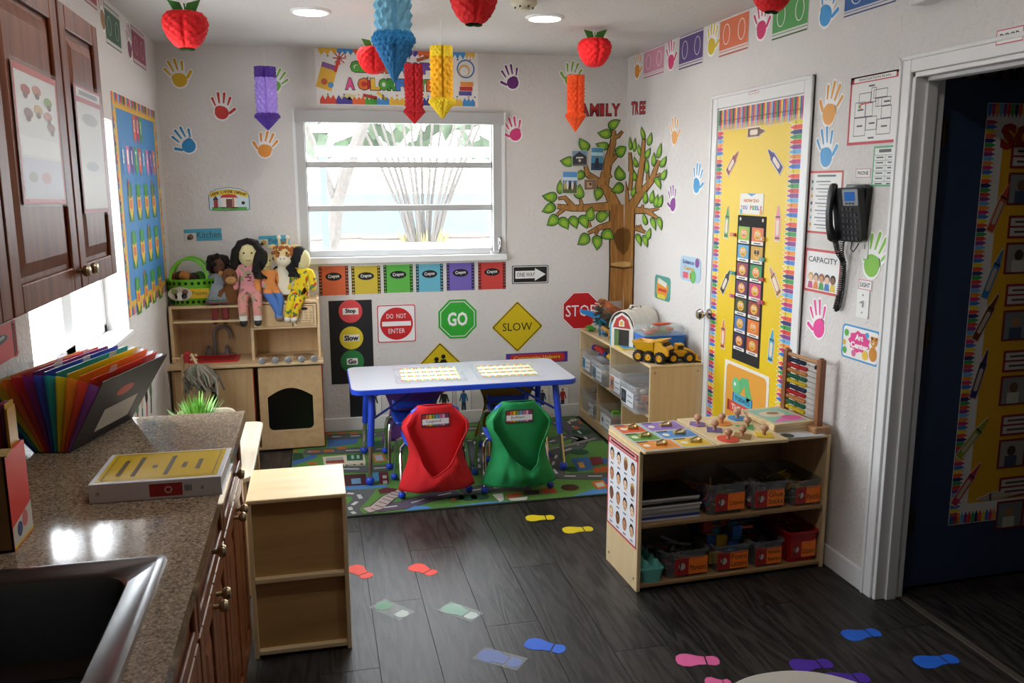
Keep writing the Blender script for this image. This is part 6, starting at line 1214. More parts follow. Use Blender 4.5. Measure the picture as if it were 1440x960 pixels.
def bag(x, y, rz, c, label, word=None, seed=1):
    cm = col(c, .85, 0, .25, 500, .05); t = thing('chair_bag', label, 'bag', 'fabric bags over the chair backs', (x, y, .008), rz); rnd = random.Random(seed)
    cols = 33; us = [-1+2*i/(cols-1) for i in range(cols)]
    # back sheet behind the pocket and the hood over the chair back
    zs = [.065, .09, .14, .20, .26, .31, .36, .40, .44, .47, .495, .512]
    b = B(); b.loft([[Vector((u*hwid(z), -.19-.022*(1-abs(u)**3)+(.02*abs(u)**4), z)) for u in us] for z in zs], cm, caps=False, closed=False); b.out('back_panel', t, solid=.003, sharp=70)
    b = B(); zs2 = [.33, .38, .42, .46, .49, .508, .516]
    b.loft([[Vector((u*hwid(z)*.99, -.14-.01*(1-u*u)-(.05*(z-.49)/.026 if z > .49 else 0), z)) for u in us] for z in zs2], cm, caps=False, closed=False); b.out('hood_front', t, solid=.003, sharp=70)
    # pocket sagging open in a V
    b = B(); rows = 18; R_ = []
    dip = rnd.uniform(-.25, .25)
    for j in range(rows+1):
        tt = j/rows; row = []
        for u in us:
            uu = u-dip*(1-u*u); rim = min(.15+.13*abs(uu)**1.1+.21*abs(u)**5, .49)
            z = .065+(rim-.065)*tt; bul = .085*(1-abs(u)**2.6)*(.35+.65*math.sin(PI*(.15+.55*tt)))+.028*(1-abs(u)**4)+.035*abs(u)**3*(1-abs(u)**14)*min(1, max(0, (z-.26)/.08))
            nz = noise.noise(Vector((u*2.2+seed*7, z*9, seed))); n2_ = noise.noise(Vector((u*5+seed*3, z*16+u*3, 4.2))); fold = (.022*nz+.010*n2_)*(1-abs(u)**8)*min(1, .3+tt*2)+.006*math.sin(11*u+5*tt+seed)*(1-abs(u)); row.append(Vector((u*hwid(z)*(1+.012*math.sin(8*tt+seed)), -.195-bul-fold, z)))
        R_.append(row)
    b.loft(R_, cm, caps=False, closed=False); pk = b.out('pocket', t, solid=.003, sharp=70)
    b = B(); top = R_[-1]; b.tube([p+Vector((0, -.001, .001)) for p in top], .0035, cm, 6); b.out('rim_hem', pk)
    b = B(); bt = R_[0]; b.loft([bt, [Vector((p.x, -.19, p.z)) for p in bt]], cm, caps=False, closed=False); b.out('bottom_seam', pk)
    if word:
        NM = Matrix.Translation((-.005, -.2145, .437)) @ Matrix(((1, 0, 0, 0), (0, .0, -1, 0), (0, 1, 0, 0), (0, 0, 0, 1)))
        b = B(); b.prism(rrect(-.075, -.036, .075, .036, .004, 2), 0, .0012, PAPER('4a3038')); tgp = b.out('name_tag', t, M=NM)
        b = B()
        for k, cc in enumerate(('a8303a', 'd8702c', 'd8b83a', '7a9a3c', '4a9ac8', 'b06a9a', 'd89ab0', '7a3a6a')): b.rect(-.068+.0172*k, -.03, -.068+.0172*k+.014, .03, .0016, PAPER(cc))
        b.rect(-.07, -.022, .07, .008, .002, PAPER('e8e6ea')); b.out('crayon_print', tgp)
        b = B(); b.text(word, -.01, -.006, .0026, PAPER('3a3a4a'), h=.018, w=.075); b.out('lettering', tgp)
    return t
for k, (x, y, c, w, n) in enumerate(((.572, 4.50, 'd41822', 'Legend', 'red'), (1.025, 4.47, '168a4c', 'Julian', 'green'))):
    chair(x, y, [.04, -.01][k], 'small blue chair with chrome legs under the '+n+' bag'); bag(x, y, [.04, -.01][k], c, n+' fabric bag with a name tag hung over the near chair back', w, k+1)
for k, (x, y, c, n) in enumerate(((.555, 4.99, '7a46a0', 'purple'), (1.15, 4.99, '94741a', 'mustard'))):
    chair(x, y, PI, 'small blue chair on the far side of the table under the '+n+' bag'); bag(x, y, PI, c, n+' fabric bag hung over a chair on the far side of the table', None, k+5)
# pale table corner right in front of the camera
t = thing('foreground_table', 'pale rounded table corner at the bottom edge of the picture', 'table', loc=(.86, 1.20, 0))
b = B(); b.prism(rrect(-.13, -.30, .27, .338, .19, 12), .575, .60, col('c8c4bc', .4)); b.out('table_top', t, bevel=.004)
for sx, sy in ((-.06, -.20), (.20, -.20), (-.02, .18), (.16, .18)): b = B(); b.tube([(sx, sy, .575), (sx, sy, 0)], .017, CHROME, 10); b.out('leg', t)
# ================================================================== FRONT SHELF UNIT BY THE DOORWAY
S = Matrix.Translation((1.226, 3.066, 0)) @ Matrix.Rotation(math.radians(2.6), 4, 'Z')
SW, SD, SH = .885, .335, .605
def at(x, y, z=0, rz=0): return S @ Matrix.Translation((x, y, z)) @ Matrix.Rotation(rz, 4, 'Z')
fs = thing('toy_shelf', 'low light wood toy shelf with a face chart on its end by the doorway', 'shelf', M=S)
b = B(); b.box(0, 0, 0, .018, SD, SH-.016, MAPLE(2)); b.out('side_panel', fs, bevel=.004)
b = B(); b.box(SW-.018, 0, 0, SW, SD, SH-.004, MAPLE(2)); b.out('side_panel', fs, bevel=.004)
b = B(); b.box(0, 0, SH-.016, SW-.018, SD, SH, MAPLE(0)); b.out('top', fs, bevel=.004)
SB = wood('shelfwood', '8a6a42', 'a8845a', 0, 7, .45)
b = B(); b.box(.018, .004, .272, SW-.018, SD, .288, SB); b.out('shelf_board', fs, bevel=.003)
b = B(); b.box(.018, .004, .014, SW-.018, SD, .03, SB); b.out('shelf_board', fs, bevel=.003)
b = B(); b.box(.018, SD-.008, .03, SW-.018, SD, SH-.016, SB); b.out('back_panel', fs)
for y, z in ((.03, .57), (.30, .57), (.03, .05), (.30, .05)): b = B(); b.lathe([(.006, 0), (.006, .001), (.003, .0014), (0, .001)], BRASS, 10, M=Matrix.Translation((0, y, z)) @ Matrix.Rotation(-PI/2, 4, 'Y')); b.out('bolt', fs)
# face chart on the end panel
CM = S @ Matrix(((0, 0, -1, 0), (-1, 0, 0, .168), (0, 1, 0, .385), (0, 0, 0, 1)))
w, h = .158, .20
b = B(); b.prism([(-w, -h), (w, -h), (w, h), (-w, h)], 0, .0015, PAPER('e4e6ec')); o = tag(b.out('face_chart', M=CM), 'red edged chart of sixteen cartoon faces on the end of the toy shelf', 'chart')
b = B(); b.frame(-w, -h, w, h, .008, .002, PAPER('c83a44')); b.rect(-w, h*.84, w, h, .002, PAPER('c83a44')); b.rect(-w*.9, h*.87, w*.9, h*.97, .0025, PAPER('e0b0b0')); b.strip([(-w*.8, h*.92), (w*.8, h*.92)], .01, .003, PAPER('7a2028')); b.out('red_frame', o)
for r_ in range(4):
    for k in range(4):
        x, y = -w*.7+w*.467*k, h*.6-h*.44*r_; b = B(); hc = ['2a201c', '5a3a28', '1a1414', '8a5a34', 'c8a060'][(r_*3+k*2) % 5]; sk = ['e0b48c', 'c88e68', '8a5a3c', 'ecc8a8'][(r_+k*3) % 4]
        b.circ(x, y+.008, .022, .002, PAPER(hc), 14, .028); b.circ(x, y, .018, .0024, PAPER(sk), 14, .023)
        for s in (-1, 1): b.circ(x+s*.007, y+.004, .0028, .0028, PAPER('1a1414'), 6)
        b.strip([(x-.006, y-.01-.003*((r_+k) % 2)), (x, y-.012), (x+.006, y-.01-.003*((r_+k) % 2))], .003, .0028, PAPER('8a2a2a')); b.strip([(x-.015, y-.036), (x+.015, y-.036)], .006, .002, PAPER('5a5a62')); b.out('face_print', o)
def tray(name, label, cat, M, w, d, h, m, group=None, rim=.008, flare=.012, t=.003):
    """open bin: w across the front (x), d deep (y); origin at the centre of its front bottom edge"""
    b = B(); R_ = lambda k, z, i=0: [Vector((x, y, z)) for x, y in rrect(-w/2+flare*(1-k)+i, flare*(1-k)+i, w/2-flare*(1-k)-i, d-flare*(1-k)-i, .018, 3)]
    b.loft([R_(0, 0), R_(.5, h*.5), R_(1, h-rim), R_(1, h-rim, -rim*.6), R_(1, h, -rim*.6), R_(1, h, t), R_(.5, h*.5, t), R_(0, t, t)], m)
    o = b.out(name, M=M, sharp=40); return tag(o, label, cat, group)
def bin_label(o, w, z, lines, pw, fl, cx=0, hh=.075, c='ff7e22', pic='a82020', split=.42):
    M = Matrix(((1, 0, 0, cx), (0, 0, -1, fl-.001), (0, 1, 0, z), (0, 0, 0, 1))); b = B(); b.prism([(-pw/2, -hh/2), (pw/2, -hh/2), (pw/2, hh/2), (-pw/2, hh/2)], 0, .0012, PAPER(c)); lc = b.out('label_card', o, M=M)
    b = B(); b.rect(-pw/2, -hh/2, -pw/2+pw*split, hh/2, .0016, PAPER(pic)); b.circ(-pw/2+pw*split/2, 0, pw*split*.25, .002, PAPER('c8b8a8'), 10); b.strip([(-pw/2+pw*split*.3, -hh*.3), (-pw/2+pw*split*.45, hh*.3)], .006, .0024, PAPER('2a2a2a')); b.out('picture', lc)
    b = B(); hl = hh*(.34 if len(lines) == 1 else .3)
    for i, s in enumerate(lines): b.text(s, pw*split/2, hh*.0+(len(lines)-1)*hh*.2-i*hh*.42-(.0 if len(lines) > 1 else hh*.12), .0018, PAPER('1c140c'), h=hl, w=pw*(1-split)*.86)
    b.out('lettering', lc)
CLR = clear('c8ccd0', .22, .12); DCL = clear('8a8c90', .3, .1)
def pile(name, label, cat, M, fn, n, seed, grp=None):
    b = B(); rnd = random.Random(seed)
    for k in range(n): fn(b, rnd, k)
    o = b.out(name, M=M); return tag(o, label, cat, grp, 'stuff')
def sticks(w, d, z0, z1, cols, r=.004, l=.09, stand=False):
    def fn(b, rnd, k):
        x, y, z = rnd.uniform(-w/2, w/2), rnd.uniform(.02, d), rnd.uniform(z0, z1); a = rnd.uniform(0, PI)
        e = Vector((math.cos(a)*l/2, math.sin(a)*l/2, rnd.uniform(-.01, .01))) if not stand else Vector((rnd.uniform(-.02, .02), rnd.uniform(-.02, .02), l/2))
        c = Vector((x, y, z)); c.x = min(max(c.x, -w/2+abs(e.x)*.6), w/2-abs(e.x)*.6); c.y = min(max(c.y, .02+abs(e.y)), max(.03+abs(e.y), d-abs(e.y)*.4)); b.tube([c-e, c+e], r, PAPER(cols[k % len(cols)]), 6)
    return fn
BG = 'labelled clear bins on the toy shelf'
z1, z2 = .288, .03
def fbin(u0, u1, z, h, lines, lab, m=None, pw=None, d=.26, y0=.012, cx=0, **k):
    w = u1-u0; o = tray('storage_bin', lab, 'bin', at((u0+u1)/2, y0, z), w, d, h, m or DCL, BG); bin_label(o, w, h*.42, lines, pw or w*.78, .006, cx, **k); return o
fbin(.318, .50, z1, .135, ['Crayons'], 'clear bin with the orange Crayons label on the upper shelf', pw=.135, cx=.015)
fbin(.522, .70, z1, .125, ['Glue', 'Sticks'], 'clear bin with the orange Glue Sticks label on the upper shelf', pw=.14)
fbin(.715, .862, z1, .115, ['Pencils'], 'clear bin with the orange Pencils label at the right of the upper shelf', pw=.12, cx=.01)
fbin(.135, .335, z2, .12, ['Markers'], 'clear bin with the orange Markers label on the lower shelf', pw=.15, cx=.02)
fbin(.362, .535, z2, .12, ['Foam', 'Letters'], 'clear bin with the orange Foam Letters label on the lower shelf', pw=.145)
fbin(.548, .695, z2, .115, ['Alphabet', 'Stamps'], 'clear bin with the orange Alphabet Stamps label on the lower shelf', pw=.125)
fbin(.712, .862, z2, .14, ['Scissors'], 'red bin with the orange Scissors label at the right of the lower shelf', m=col('a8141c', .4), pw=.12, cx=.005)
PCOL = ['c83a2a', '3a6ab0', 'd8b02a', '4a8a3a', '8a4a8a', 'd87a2a', '5a4a3a', 'c86a8a']
pile('crayon_pile', 'loose crayons in the clear bin labelled Crayons', 'crayons', at(.409, .02, z1), sticks(.15, .22, .012, .075, PCOL), 70, 1)
pile('glue_sticks', 'white and red glue sticks in the clear bin labelled Glue Sticks', 'glue sticks', at(.611, .02, z1), sticks(.145, .22, .014, .07, ['c8c4be', 'd8d4ce', '8a2a3a', 'b8b4ae'], .009, .08), 34, 2)
pile('pencil_pile', 'coloured pencils in the clear bin labelled Pencils', 'pencils', at(.788, .02, z1), sticks(.115, .22, .014, .08, ['d8a02a', 'c8902a', '8a6a2a', 'd8b83a', '4a7a3a'], .004, .12), 60, 3)
pile('marker_pile', 'dark and pale markers in the clear bin labelled Markers', 'markers', at(.235, .02, z2), sticks(.165, .22, .014, .075, ['3a3a40', '6a6a70', 'a83a3a', 'b8b4b0'], .007, .11), 40, 4)
pile('foam_letter_pile', 'teal, orange and red foam letters heaped over the lower shelf bin', 'foam letters', at(.448, .03, z2), lambda b, r, k: b.boxc((r.uniform(-.06, .06), r.uniform(.03, .2), r.uniform(.02, .165)), (.045, .012, .05), PAPER(['2a8aa0', 'c86a2a', 'a83030', '2a5aa0', 'c8a030', '1f6a7a'][k % 6]), Matrix.Translation((0, 0, 0))), 40, 5)
pile('stamp_pile', 'small dark alphabet stamps in the clear lower bin', 'stamps', at(.62, .02, z2), lambda b, r, k: b.boxc((r.uniform(-.05, .05), r.uniform(.03, .2), r.uniform(.018, .085)), (.03, .03, .03), PAPER(['3a2a2a', '8a2a2a', '5a3a2a', '2a2a3a'][k % 4])), 40, 6)
pile('scissor_pile', 'red handled scissors in the red bin', 'scissors', at(.787, .04, z2), lambda b, r, k: b.tube([(r.uniform(-.04, .04)+.02*math.cos(t), .06+r.uniform(0, .1), .125+.02*math.sin(t)) for t in (0, 1.2, 2.4, 3.6, 4.8, 6.2)], .004, col('8a1c1c', .4), 5), 8, 7)
# notebooks standing in a stack, flat pencil cases, egg carton
for k, (c, n, hh) in enumerate((('24387a', 'blue covered', .014), ('d8d8d8', 'white covered', .013), ('24242a', 'black covered', .012), ('c8c8cc', 'pale grey covered', .013), ('1a1a1e', 'dark speckled', .013), ('202024', 'charcoal covered', .013), ('17171a', 'plain black', .013))):
    zz = z1+.0135*k; b = B(); b.box(0, 0, 0, .27, .20, .0115, PAPER('cfcbc4')); 
    b.box(0, -.001, 0, .27, .20, .0012, PAPER(c)); b.box(0, -.001, .0108, .27, .20, .012, PAPER(c)); o = b.out('notebook', M=at(.024+.003*((k*5) % 3), .03+.006*((k*7) % 4), zz, .012*((k % 3)-1))); tag(o, n+' notebook, '+['lowest', 'second', 'third', 'fourth', 'fifth', 'sixth', 'topmost'][k]+(' in the stack on the toy shelf' if k in (0, 6) else ' from the bottom in the stack on the toy shelf'), 'notebook', 'notebooks stacked on the toy shelf')
b = B(); TEAL = col('5fb0a4', .6, 0, .15, 200)
b.loft([[Vector((x, y, z)) for x, y in rrect(-w_, -.01, w_, .27, .02, 3)] for w_, z in ((.04, 0), (.05, .045), (.055, .05), (.055, .058))], TEAL)
ec = tag(b.out('egg_carton', M=at(.078, .02, z2)), 'teal egg carton at the left of the lower shelf', 'carton')
for r_ in range(5):
    for s in (-1, 1): b = B(); b.lathe([(.021, .0), (.018, .014), (.009, .03), (0, .034)], TEAL, 10, (s*.025, .02+.05*r_, .058)); b.out('cup', ec)
for k in range(3): b = B(); b.boxc((-.02+.02*k, .20+.01*k, .16+.012*k), (.16, .10, .008), PAPER(['2a2a2e', 'c0c0c4', '3a3a40'][k]), Matrix.Rotation(.0, 4, 'Z')); tag(b.out('flat_case', M=at(.60, .03, z2-.016+.0)), ['dark', 'pale grey', 'charcoal'][k]+' flat case lying across the bins of the lower shelf', 'case', 'flat cases on the lower shelf')
b = B(); b.tube([(-.08, 0, 0), (.04, .02, -.012)], .006, col('e0502a', .4), 8); tag(b.out('orange_pen', M=at(.56, .10, z2+.155)), 'bright orange pen lying on the bins of the lower shelf', 'pen')
# on top: latches board, peg puzzle, stacked puzzles, abacus
lb = thing('latch_board', 'colourful wooden board of latches at the left end of the toy shelf top', 'board', M=at(.162, .148, SH, -.01)); lb.scale = (1.0, 1.22, 1)
b = B(); b.prism(rrect(-.158, -.16, .158, .16, .006, 2), 0, .012, MAPLE(0)); b.out('wooden_base', lb, bevel=.002)
PP = [(-.15, .045, -.03, .15, 'd8582c'), (-.02, .045, .15, .15, '8a6ab8'), (-.15, -.05, -.02, .04, '5a9a3c'), (-.01, -.05, .15, .04, '4a88c8'), (-.15, -.152, .01, -.055, 'e0882c'), (.015, -.152, .15, -.055, 'e0b82c')]
b = B(); b.rect(-.153, -.155, .153, .155, .0125, PAPER('7ab8d8')); b.out('blue_ground', lb)
for x0, y0, x1, y1, c in PP:
    b = B(); b.rect(x0, y0, x1, y1, .013, PAPER(c)); b.frame(x0, y0, x1, y1, .004, .0134, PAPER('e8dcc0')); b.boxc((x0+.03, y1-.008, .0136), (.05, .008, .001), PAPER('2a2420')); b.circ(x0+.03, (y0+y1)/2, .015, .0136, PAPER('e8e0cc'), 12); q = b.out('picture_door', lb)
    b = B(); BR2 = col('c8b078', .3, .8); cx, cy = (x0+x1)/2+.01, (y0+y1)/2
    b.boxc((cx, cy, .017), (.05, .02, .008), BR2); b.tube([(cx-.02, cy, .024), (cx+.01, cy+.004, .032), (cx+.028, cy-.006, .022)], .004, BR2, 6); b.ball((cx+.012, cy-.012, .026), .008, BR2, 8, 6); b.out('latch', q)
pz = thing('peg_puzzle', 'wooden peg puzzle board with eight coloured shapes on the toy shelf', 'puzzle', M=at(.487, .148, SH, -.035)); pz.scale = (1.06, 1.22, 1)
b = B(); b.prism(rrect(-.150, -.165, .150, .165, .006, 2), 0, .014, wood('puzzlewood', 'cdb68a', 'dcc89e', 0, 7, .45)); b.out('board', pz, bevel=.002)
KN = wood('knobwood', 'b08060', 'c89a78', 2, 8, .4)
for k, (x, y, c, n, r_, a) in enumerate(((-.103, .075, '7a5a9a', 6, .036, 0), (0, .066, 'e0882a', 24, .04, 0), (.098, .112, '3a88c0', 24, .038, 0), (-.075, -.008, '5a4a8a', 4, .042, .3), (.075, .0, '4a9a58', 3, .046, .5), (-.081, -.118, 'd0402c', 24, .042, 0), (-.008, -.098, '94703c', 4, .046, .1), (.082, -.105, 'e0bc2c', 4, .046, .4))):
    b = B(); b.poly([(x+r_*1.12*math.cos(a+2*PI*i/n), y+r_*1.12*math.sin(a+2*PI*i/n)) for i in range(n)], .0144, PAPER('e6d6b0')); b.prism([(x+r_*math.cos(a+2*PI*i/n), y+r_*math.sin(a+2*PI*i/n)) for i in range(n)], .0146, .018, PAPER(c)); q = b.out('shape_piece', pz)
    b = B(); b.lathe([(.007, 0), (.006, .012), (.010, .016), (.015, .024), (.016, .031), (.012, .039), (.004, .043), (0, .0432)], KN, 14, (x, y, .018)); b.out('peg', q)
# books / puzzles stack
b = B(); b.prism(rrect(-.11, -.14, .11, .14, .004, 2), 0, .004, PAPER('d0d2d8')); b.circ(-.05, -.11, .03, .0046, PAPER('4a4a3a'), 12); tag(b.out('picture_sheet', M=at(.735, .125, SH, -.05)), 'pale printed sheet under the puzzle stack on the toy shelf', 'sheet')
for k, n in enumerate(('lowest', 'second', 'topmost')):
    b = B(); b.prism(rrect(-.10, -.13, .10, .13, .006, 2), 0, .012, MAPLE(0)); b.poly(rrect(-.094, -.124, .094, .124, .004, 2), .0124, PAPER('e0bc3a' if k < 2 else 'd8c8a0'))
    o = b.out('wooden_puzzle', M=at(.752-.008*k, .19-.0*k, SH+.0045+.0132*k, -.06+.05*k)); tag(o, n+' wooden tray puzzle in the stack left of the abacus', 'puzzle', 'tray puzzles stacked left of the abacus')
    if k == 2:
        b = B(); b.poly(rrect(-.084, -.11, .084, .11, .004, 2), .013, PAPER('8cc0b0')); b.poly(arc(-.01, .02, .06, 0, 345, 20, .045), .0134, PAPER('d8ccb8')); b.poly(arc(.04, -.05, .045, 0, 345, 16, .035), .0137, PAPER('d85a9a')); b.poly(arc(.0, .03, .03, 0, 345, 16, .02), .014, PAPER('8a6a58')); b.poly([(-.08, -.10), (.08, -.10), (.08, -.06), (-.02, -.05)], .0132, PAPER('d87ab0')); b.out('picture', o)
ab = thing('abacus', 'wooden abacus with ten rows of coloured beads beside the wall', 'abacus', M=at(.842, .165, SH, 0))
AW = wood('abacuswood', '7a4a2a', '9a6440', 2, 8, .4); AL = wood('abacusbase', '9a6c44', 'b4865a', 1, 8, .4)
b = B(); b.prism(rrect(-.04, -.165, .04, .165, .006, 3), 0, .03, AL); b.out('base', ab, bevel=.003)
for y in (-.125, .125): b = B(); b.box(-.014, y-.014, .03, .014, y+.014, .315, AW); b.ball((0, y, .313), (.014, .014, .010), AW, 12, 6); b.out('post', ab, bevel=.003)
b = B(); b.tube([(0, -.125, .298), (0, .125, .298)], .009, AL, 10); b.out('top_bar', ab)
for k, c in enumerate(('24304a', 'c02428', 'c88a4a', '1f6a4a', 'd8bc1c', '24304a', 'c02428', 'c88a4a', '1f6a4a', 'd8bc1c')):
    z = .275-.024*k; b = B(); b.tube([(0, -.112, z), (0, .112, z)], .0018, STEEL, 6); rd = b.out('rod', ab); b = B(); M_ = col(c, .3)
    for j in range(10): b.lathe([(.003, -.0055), (.0085, -.0035), (.0105, 0), (.0085, .0035), (.003, .0055)], M_, 10, M=Matrix.Translation((0, .104-.0138*j-(.07 if k == 0 and j == 9 else 0), z)) @ Matrix.Rotation(PI/2, 4, 'X'))
    q = b.out('bead_row', rd); q['kind'] = 'stuff'
# ================================================================== BACK SHELF UNIT ALONG THE RIGHT WALL
HX0, HX1, HY0, HY1, HZ = 1.805, 2.122, 4.385, 5.70, .65
bs = thing('storage_shelf', 'long light wood storage shelf with clear bins standing along the right wall', 'shelf', loc=(HX0, HY0, .008))
hw_, hl_, hh_ = HX1-HX0, HY1-HY0, HZ-.008
for y in (0, hl_-.016): b = B(); b.box(0, y, 0, hw_, y+.016, hh_-.016, MAPLE(2)); b.out('side_panel', bs, bevel=.003)
b = B(); b.box(0, 0, hh_-.016, hw_, hl_, hh_, MAPLE(1)); b.out('top', bs, bevel=.004)
b = B(); b.box(.002, .016, .335, hw_, hl_-.016, .349, MAPLE(1)); b.out('shelf_board', bs, bevel=.002)
b = B(); b.box(.002, .016, .055, hw_, hl_-.016, .069, MAPLE(1)); b.box(.004, .016, 0, .016, hl_-.016, .055, MAPLE(1)); b.out('shelf_board', bs, bevel=.002)
for y, za, zb in ((5.055-HY0, .349, hh_-.016), (5.30-HY0, .069, .335), (4.83-HY0, .069, .335)): b = B(); b.box(.002, y, za, hw_, y+.014, zb, MAPLE(2)); b.out('divider', bs, bevel=.002)
b = B(); b.box(hw_-.006, .016, .055, hw_, hl_-.016, hh_-.016, MAPLE(2)); b.out('back_panel', bs)
for y, z in ((.02, .60), (.28, .60), (.02, .06), (.28, .06)): b = B(); b.lathe([(.006, 0), (.006, .001), (0, .0014)], BRASS, 10, M=Matrix.Translation((y+.008, 0, z)) @ Matrix.Rotation(PI/2, 4, 'X')); b.out('bolt', bs)
CLW = clear('e4e8ec', .22, .15); SG = 'clear bins on the storage shelf'
XM = Matrix(((0, 1, 0, 0), (-1, 0, 0, 0), (0, 0, 1, 0), (0, 0, 0, 1)))    # bin front faces -x
def sbin(yc, x0, z, w, d, h, lab, picc='d8d6d0', m=None, card_=True):
    M = Matrix.Translation((x0, yc, z)) @ XM; o = tray('storage_bin', lab, 'bin', M, w, d, h, m or CLW, SG)
    if card_:
        LM = Matrix(((1, 0, 0, 0), (0, 0, -1, .004), (0, 1, 0, h*.45), (0, 0, 0, 1))); b = B(); b.prism(rrect(-w*.36, -h*.28, w*.36, h*.28, .003, 2), 0, .0012, PAPER('d4d6da')); lc = b.out('label_card', o, M=LM)
        b = B(); b.rect(-w*.34, -h*.24, -w*.05, h*.24, .0016, PAPER(picc)); b.circ(-w*.2, 0, h*.12, .002, PAPER('4a5a6a'), 10)
        for q in (-.1, .1): b.strip([(w*.02, h*q), (w*.3, h*q)], .006, .0016, PAPER('6a6c74'))
        b.out('print', lc)
    return o
zu, zl = .008+.349, .008+.069
sbin(5.545, 1.80, zu, .24, .29, .15, 'clear bin with a blue card at the far end of the upper storage shelf', '3a8aa8'); sbin(5.235, 1.775, zu, .26, .30, .15, 'clear bin with a yellow toy in the middle of the upper storage shelf', '5a7a8a')
sbin(4.885, 1.775, zu, .25, .30, .17, 'clear bin behind the bulging front bin on the upper storage shelf', 'b8785a'); sbin(4.565, 1.735, zu-.0, .28, .33, .16, 'large clear bin sticking out at the near end of the upper storage shelf', '2a2a30')
sbin(5.575, 1.80, zl, .19, .28, .15, 'clear bin of wooden pieces at the far end of the lower storage shelf', 'c8b89a', card_=False); sbin(5.40, 1.79, zl, .15, .29, .14, 'clear narrow bin with a grey card on the lower storage shelf', 'd8dadc'); sbin(5.06, 1.78, zl, .28, .30, .15, 'clear bin with green and red toys on the lower storage shelf', 'c8d0d4')
def blob(b, r, k, w, d, z0, z1, cols, s=.03):
    y, x, z = r.uniform(-w/2, w/2), r.uniform(.03, d), r.uniform(z0, z1); q = r.uniform(.6, 1.2)*s; c = PAPER(cols[k % len(cols)])
    b.ball((x, y, z), (q, q*.8, q*.6), c, 8, 6) if k % 2 else b.boxc((x, y, z), (q*1.6, q*1.2, q), c)
def bpile(name, lab, cat, yc, x0, z, w, d, zz, cols, n, seed, s=.03): pile(name, lab, cat, Matrix.Translation((x0, yc, z)), lambda b, r, k: blob(b, r, k, w, d, .02, zz, cols, s), n, seed)
bpile('plastic_toys', 'red and blue plastic toys in the far upper bin', 'toys', 5.545, 1.81, zu, .16, .23, .11, ['c82430', '3a3a98', '8a94a0', 'c8c8cc'], 22, 11)
bpile('plastic_toys', 'grey and black plastic toys in the middle upper bin', 'toys', 5.235, 1.79, zu, .18, .24, .09, ['b0a498', '3a3a3c', '8c98a4', 'c8c0b0'], 22, 12)
bpile('small_figures', 'small pink and dark figures in the large front bin', 'toys', 4.565, 1.75, zu, .19, .27, .10, ['c84a6a', 'b88a8a', '3a3440', 'd8d0cc', 'c86a4a', '7a7480'], 46, 13, .022)
bpile('wooden_pieces', 'brown wooden pieces in the far lower bin', 'blocks', 5.575, 1.82, zl, .11, .22, .13, ['b8824a', '8a5a30', 'c89a5c', '6a4a2a'], 26, 14, .026)
bpile('plastic_toys', 'pale toys in the narrow lower bin', 'toys', 5.40, 1.81, zl, .08, .22, .08, ['c8ccd0', '9aa4a8', '6a7074'], 16, 15, .024)
bpile('plastic_toys', 'green and red toys heaped in the middle lower bin', 'toys', 5.06, 1.80, zl, .19, .24, .13, ['6ab02c', '4a8a28', 'b04030', '3a4a30'], 26, 16)
bpile('plastic_toys', 'dark toys in the inner upper bin', 'toys', 4.885, 1.80, zu, .16, .23, .06, ['5a5a60', 'c8c8cc', '8a6a5a'], 12, 17)
b = B(); b.tube([(0, -.10, .0), (0, -.04, .012), (0, .05, .015), (0, .10, .005)], [.018, .022, .02, .014], col('c0202c', .35), 10); b.ball((0, .115, .005), .022, col('3a2a8a', .35)); b.ball((0, -.115, 0), .02, col('2a3a8a', .35)); tag(b.out('red_toy', M=Matrix.Translation((1.90, 5.535, zu+.155))), 'red toy with purple ends lying on the far upper bin', 'toy')
b = B(); b.tube([(0, -.10, -.01), (0, -.05, .012), (0, .02, .02), (0, .08, .008)], [.01, .018, .024, .014], col('d8b01c', .35), 10); b.tube([(0, .07, .01), (0, .12, -.005)], [.016, .01], col('1c1c1c', .4), 8); tag(b.out('yellow_toy', M=Matrix.Translation((1.88, 5.23, zu+.155))), 'yellow and black toy lying on the middle upper bin', 'toy')
# things on top --------------------------------------------------------
def skin_mesh(name, V, E, matfn, parent=None, M=None, sub=3, root=0):
    """one continuous body grown along a skeleton, coloured by region"""
    me = bpy.data.meshes.new('t'); me.from_pydata([v[:3] for v in V], E, []); o = bpy.data.objects.new('t', me); COL.objects.link(o)
    sk = o.modifiers.new('s', 'SKIN'); sk.use_smooth_shade = True; md = o.modifiers.new('u', 'SUBSURF'); md.levels = sub; md.render_levels = sub
    for i, v in enumerate(V):
        r = v[3]; me.skin_vertices[0].data[i].radius = (r, r) if not isinstance(r, tuple) else r; me.skin_vertices[0].data[i].use_root = (i == root)
    dg = bpy.context.evaluated_depsgraph_get(); m2 = bpy.data.meshes.new_from_object(o.evaluated_get(dg)); bpy.data.objects.remove(o); bpy.data.meshes.remove(me)
    m2.name = name; ms = []; idx = []
    for p in m2.polygons:
        m = matfn(p.center)
        if m not in ms: ms.append(m)
        idx.append(ms.index(m))
    m2.materials.clear()
    for m in ms: m2.materials.append(m)
    m2.polygons.foreach_set('material_index', idx); m2.polygons.foreach_set('use_smooth', [True]*len(idx))
    o = bpy.data.objects.new(name, m2); COL.objects.link(o)
    if parent: o.parent = parent
    if M: o.matrix_basis = M
    return o
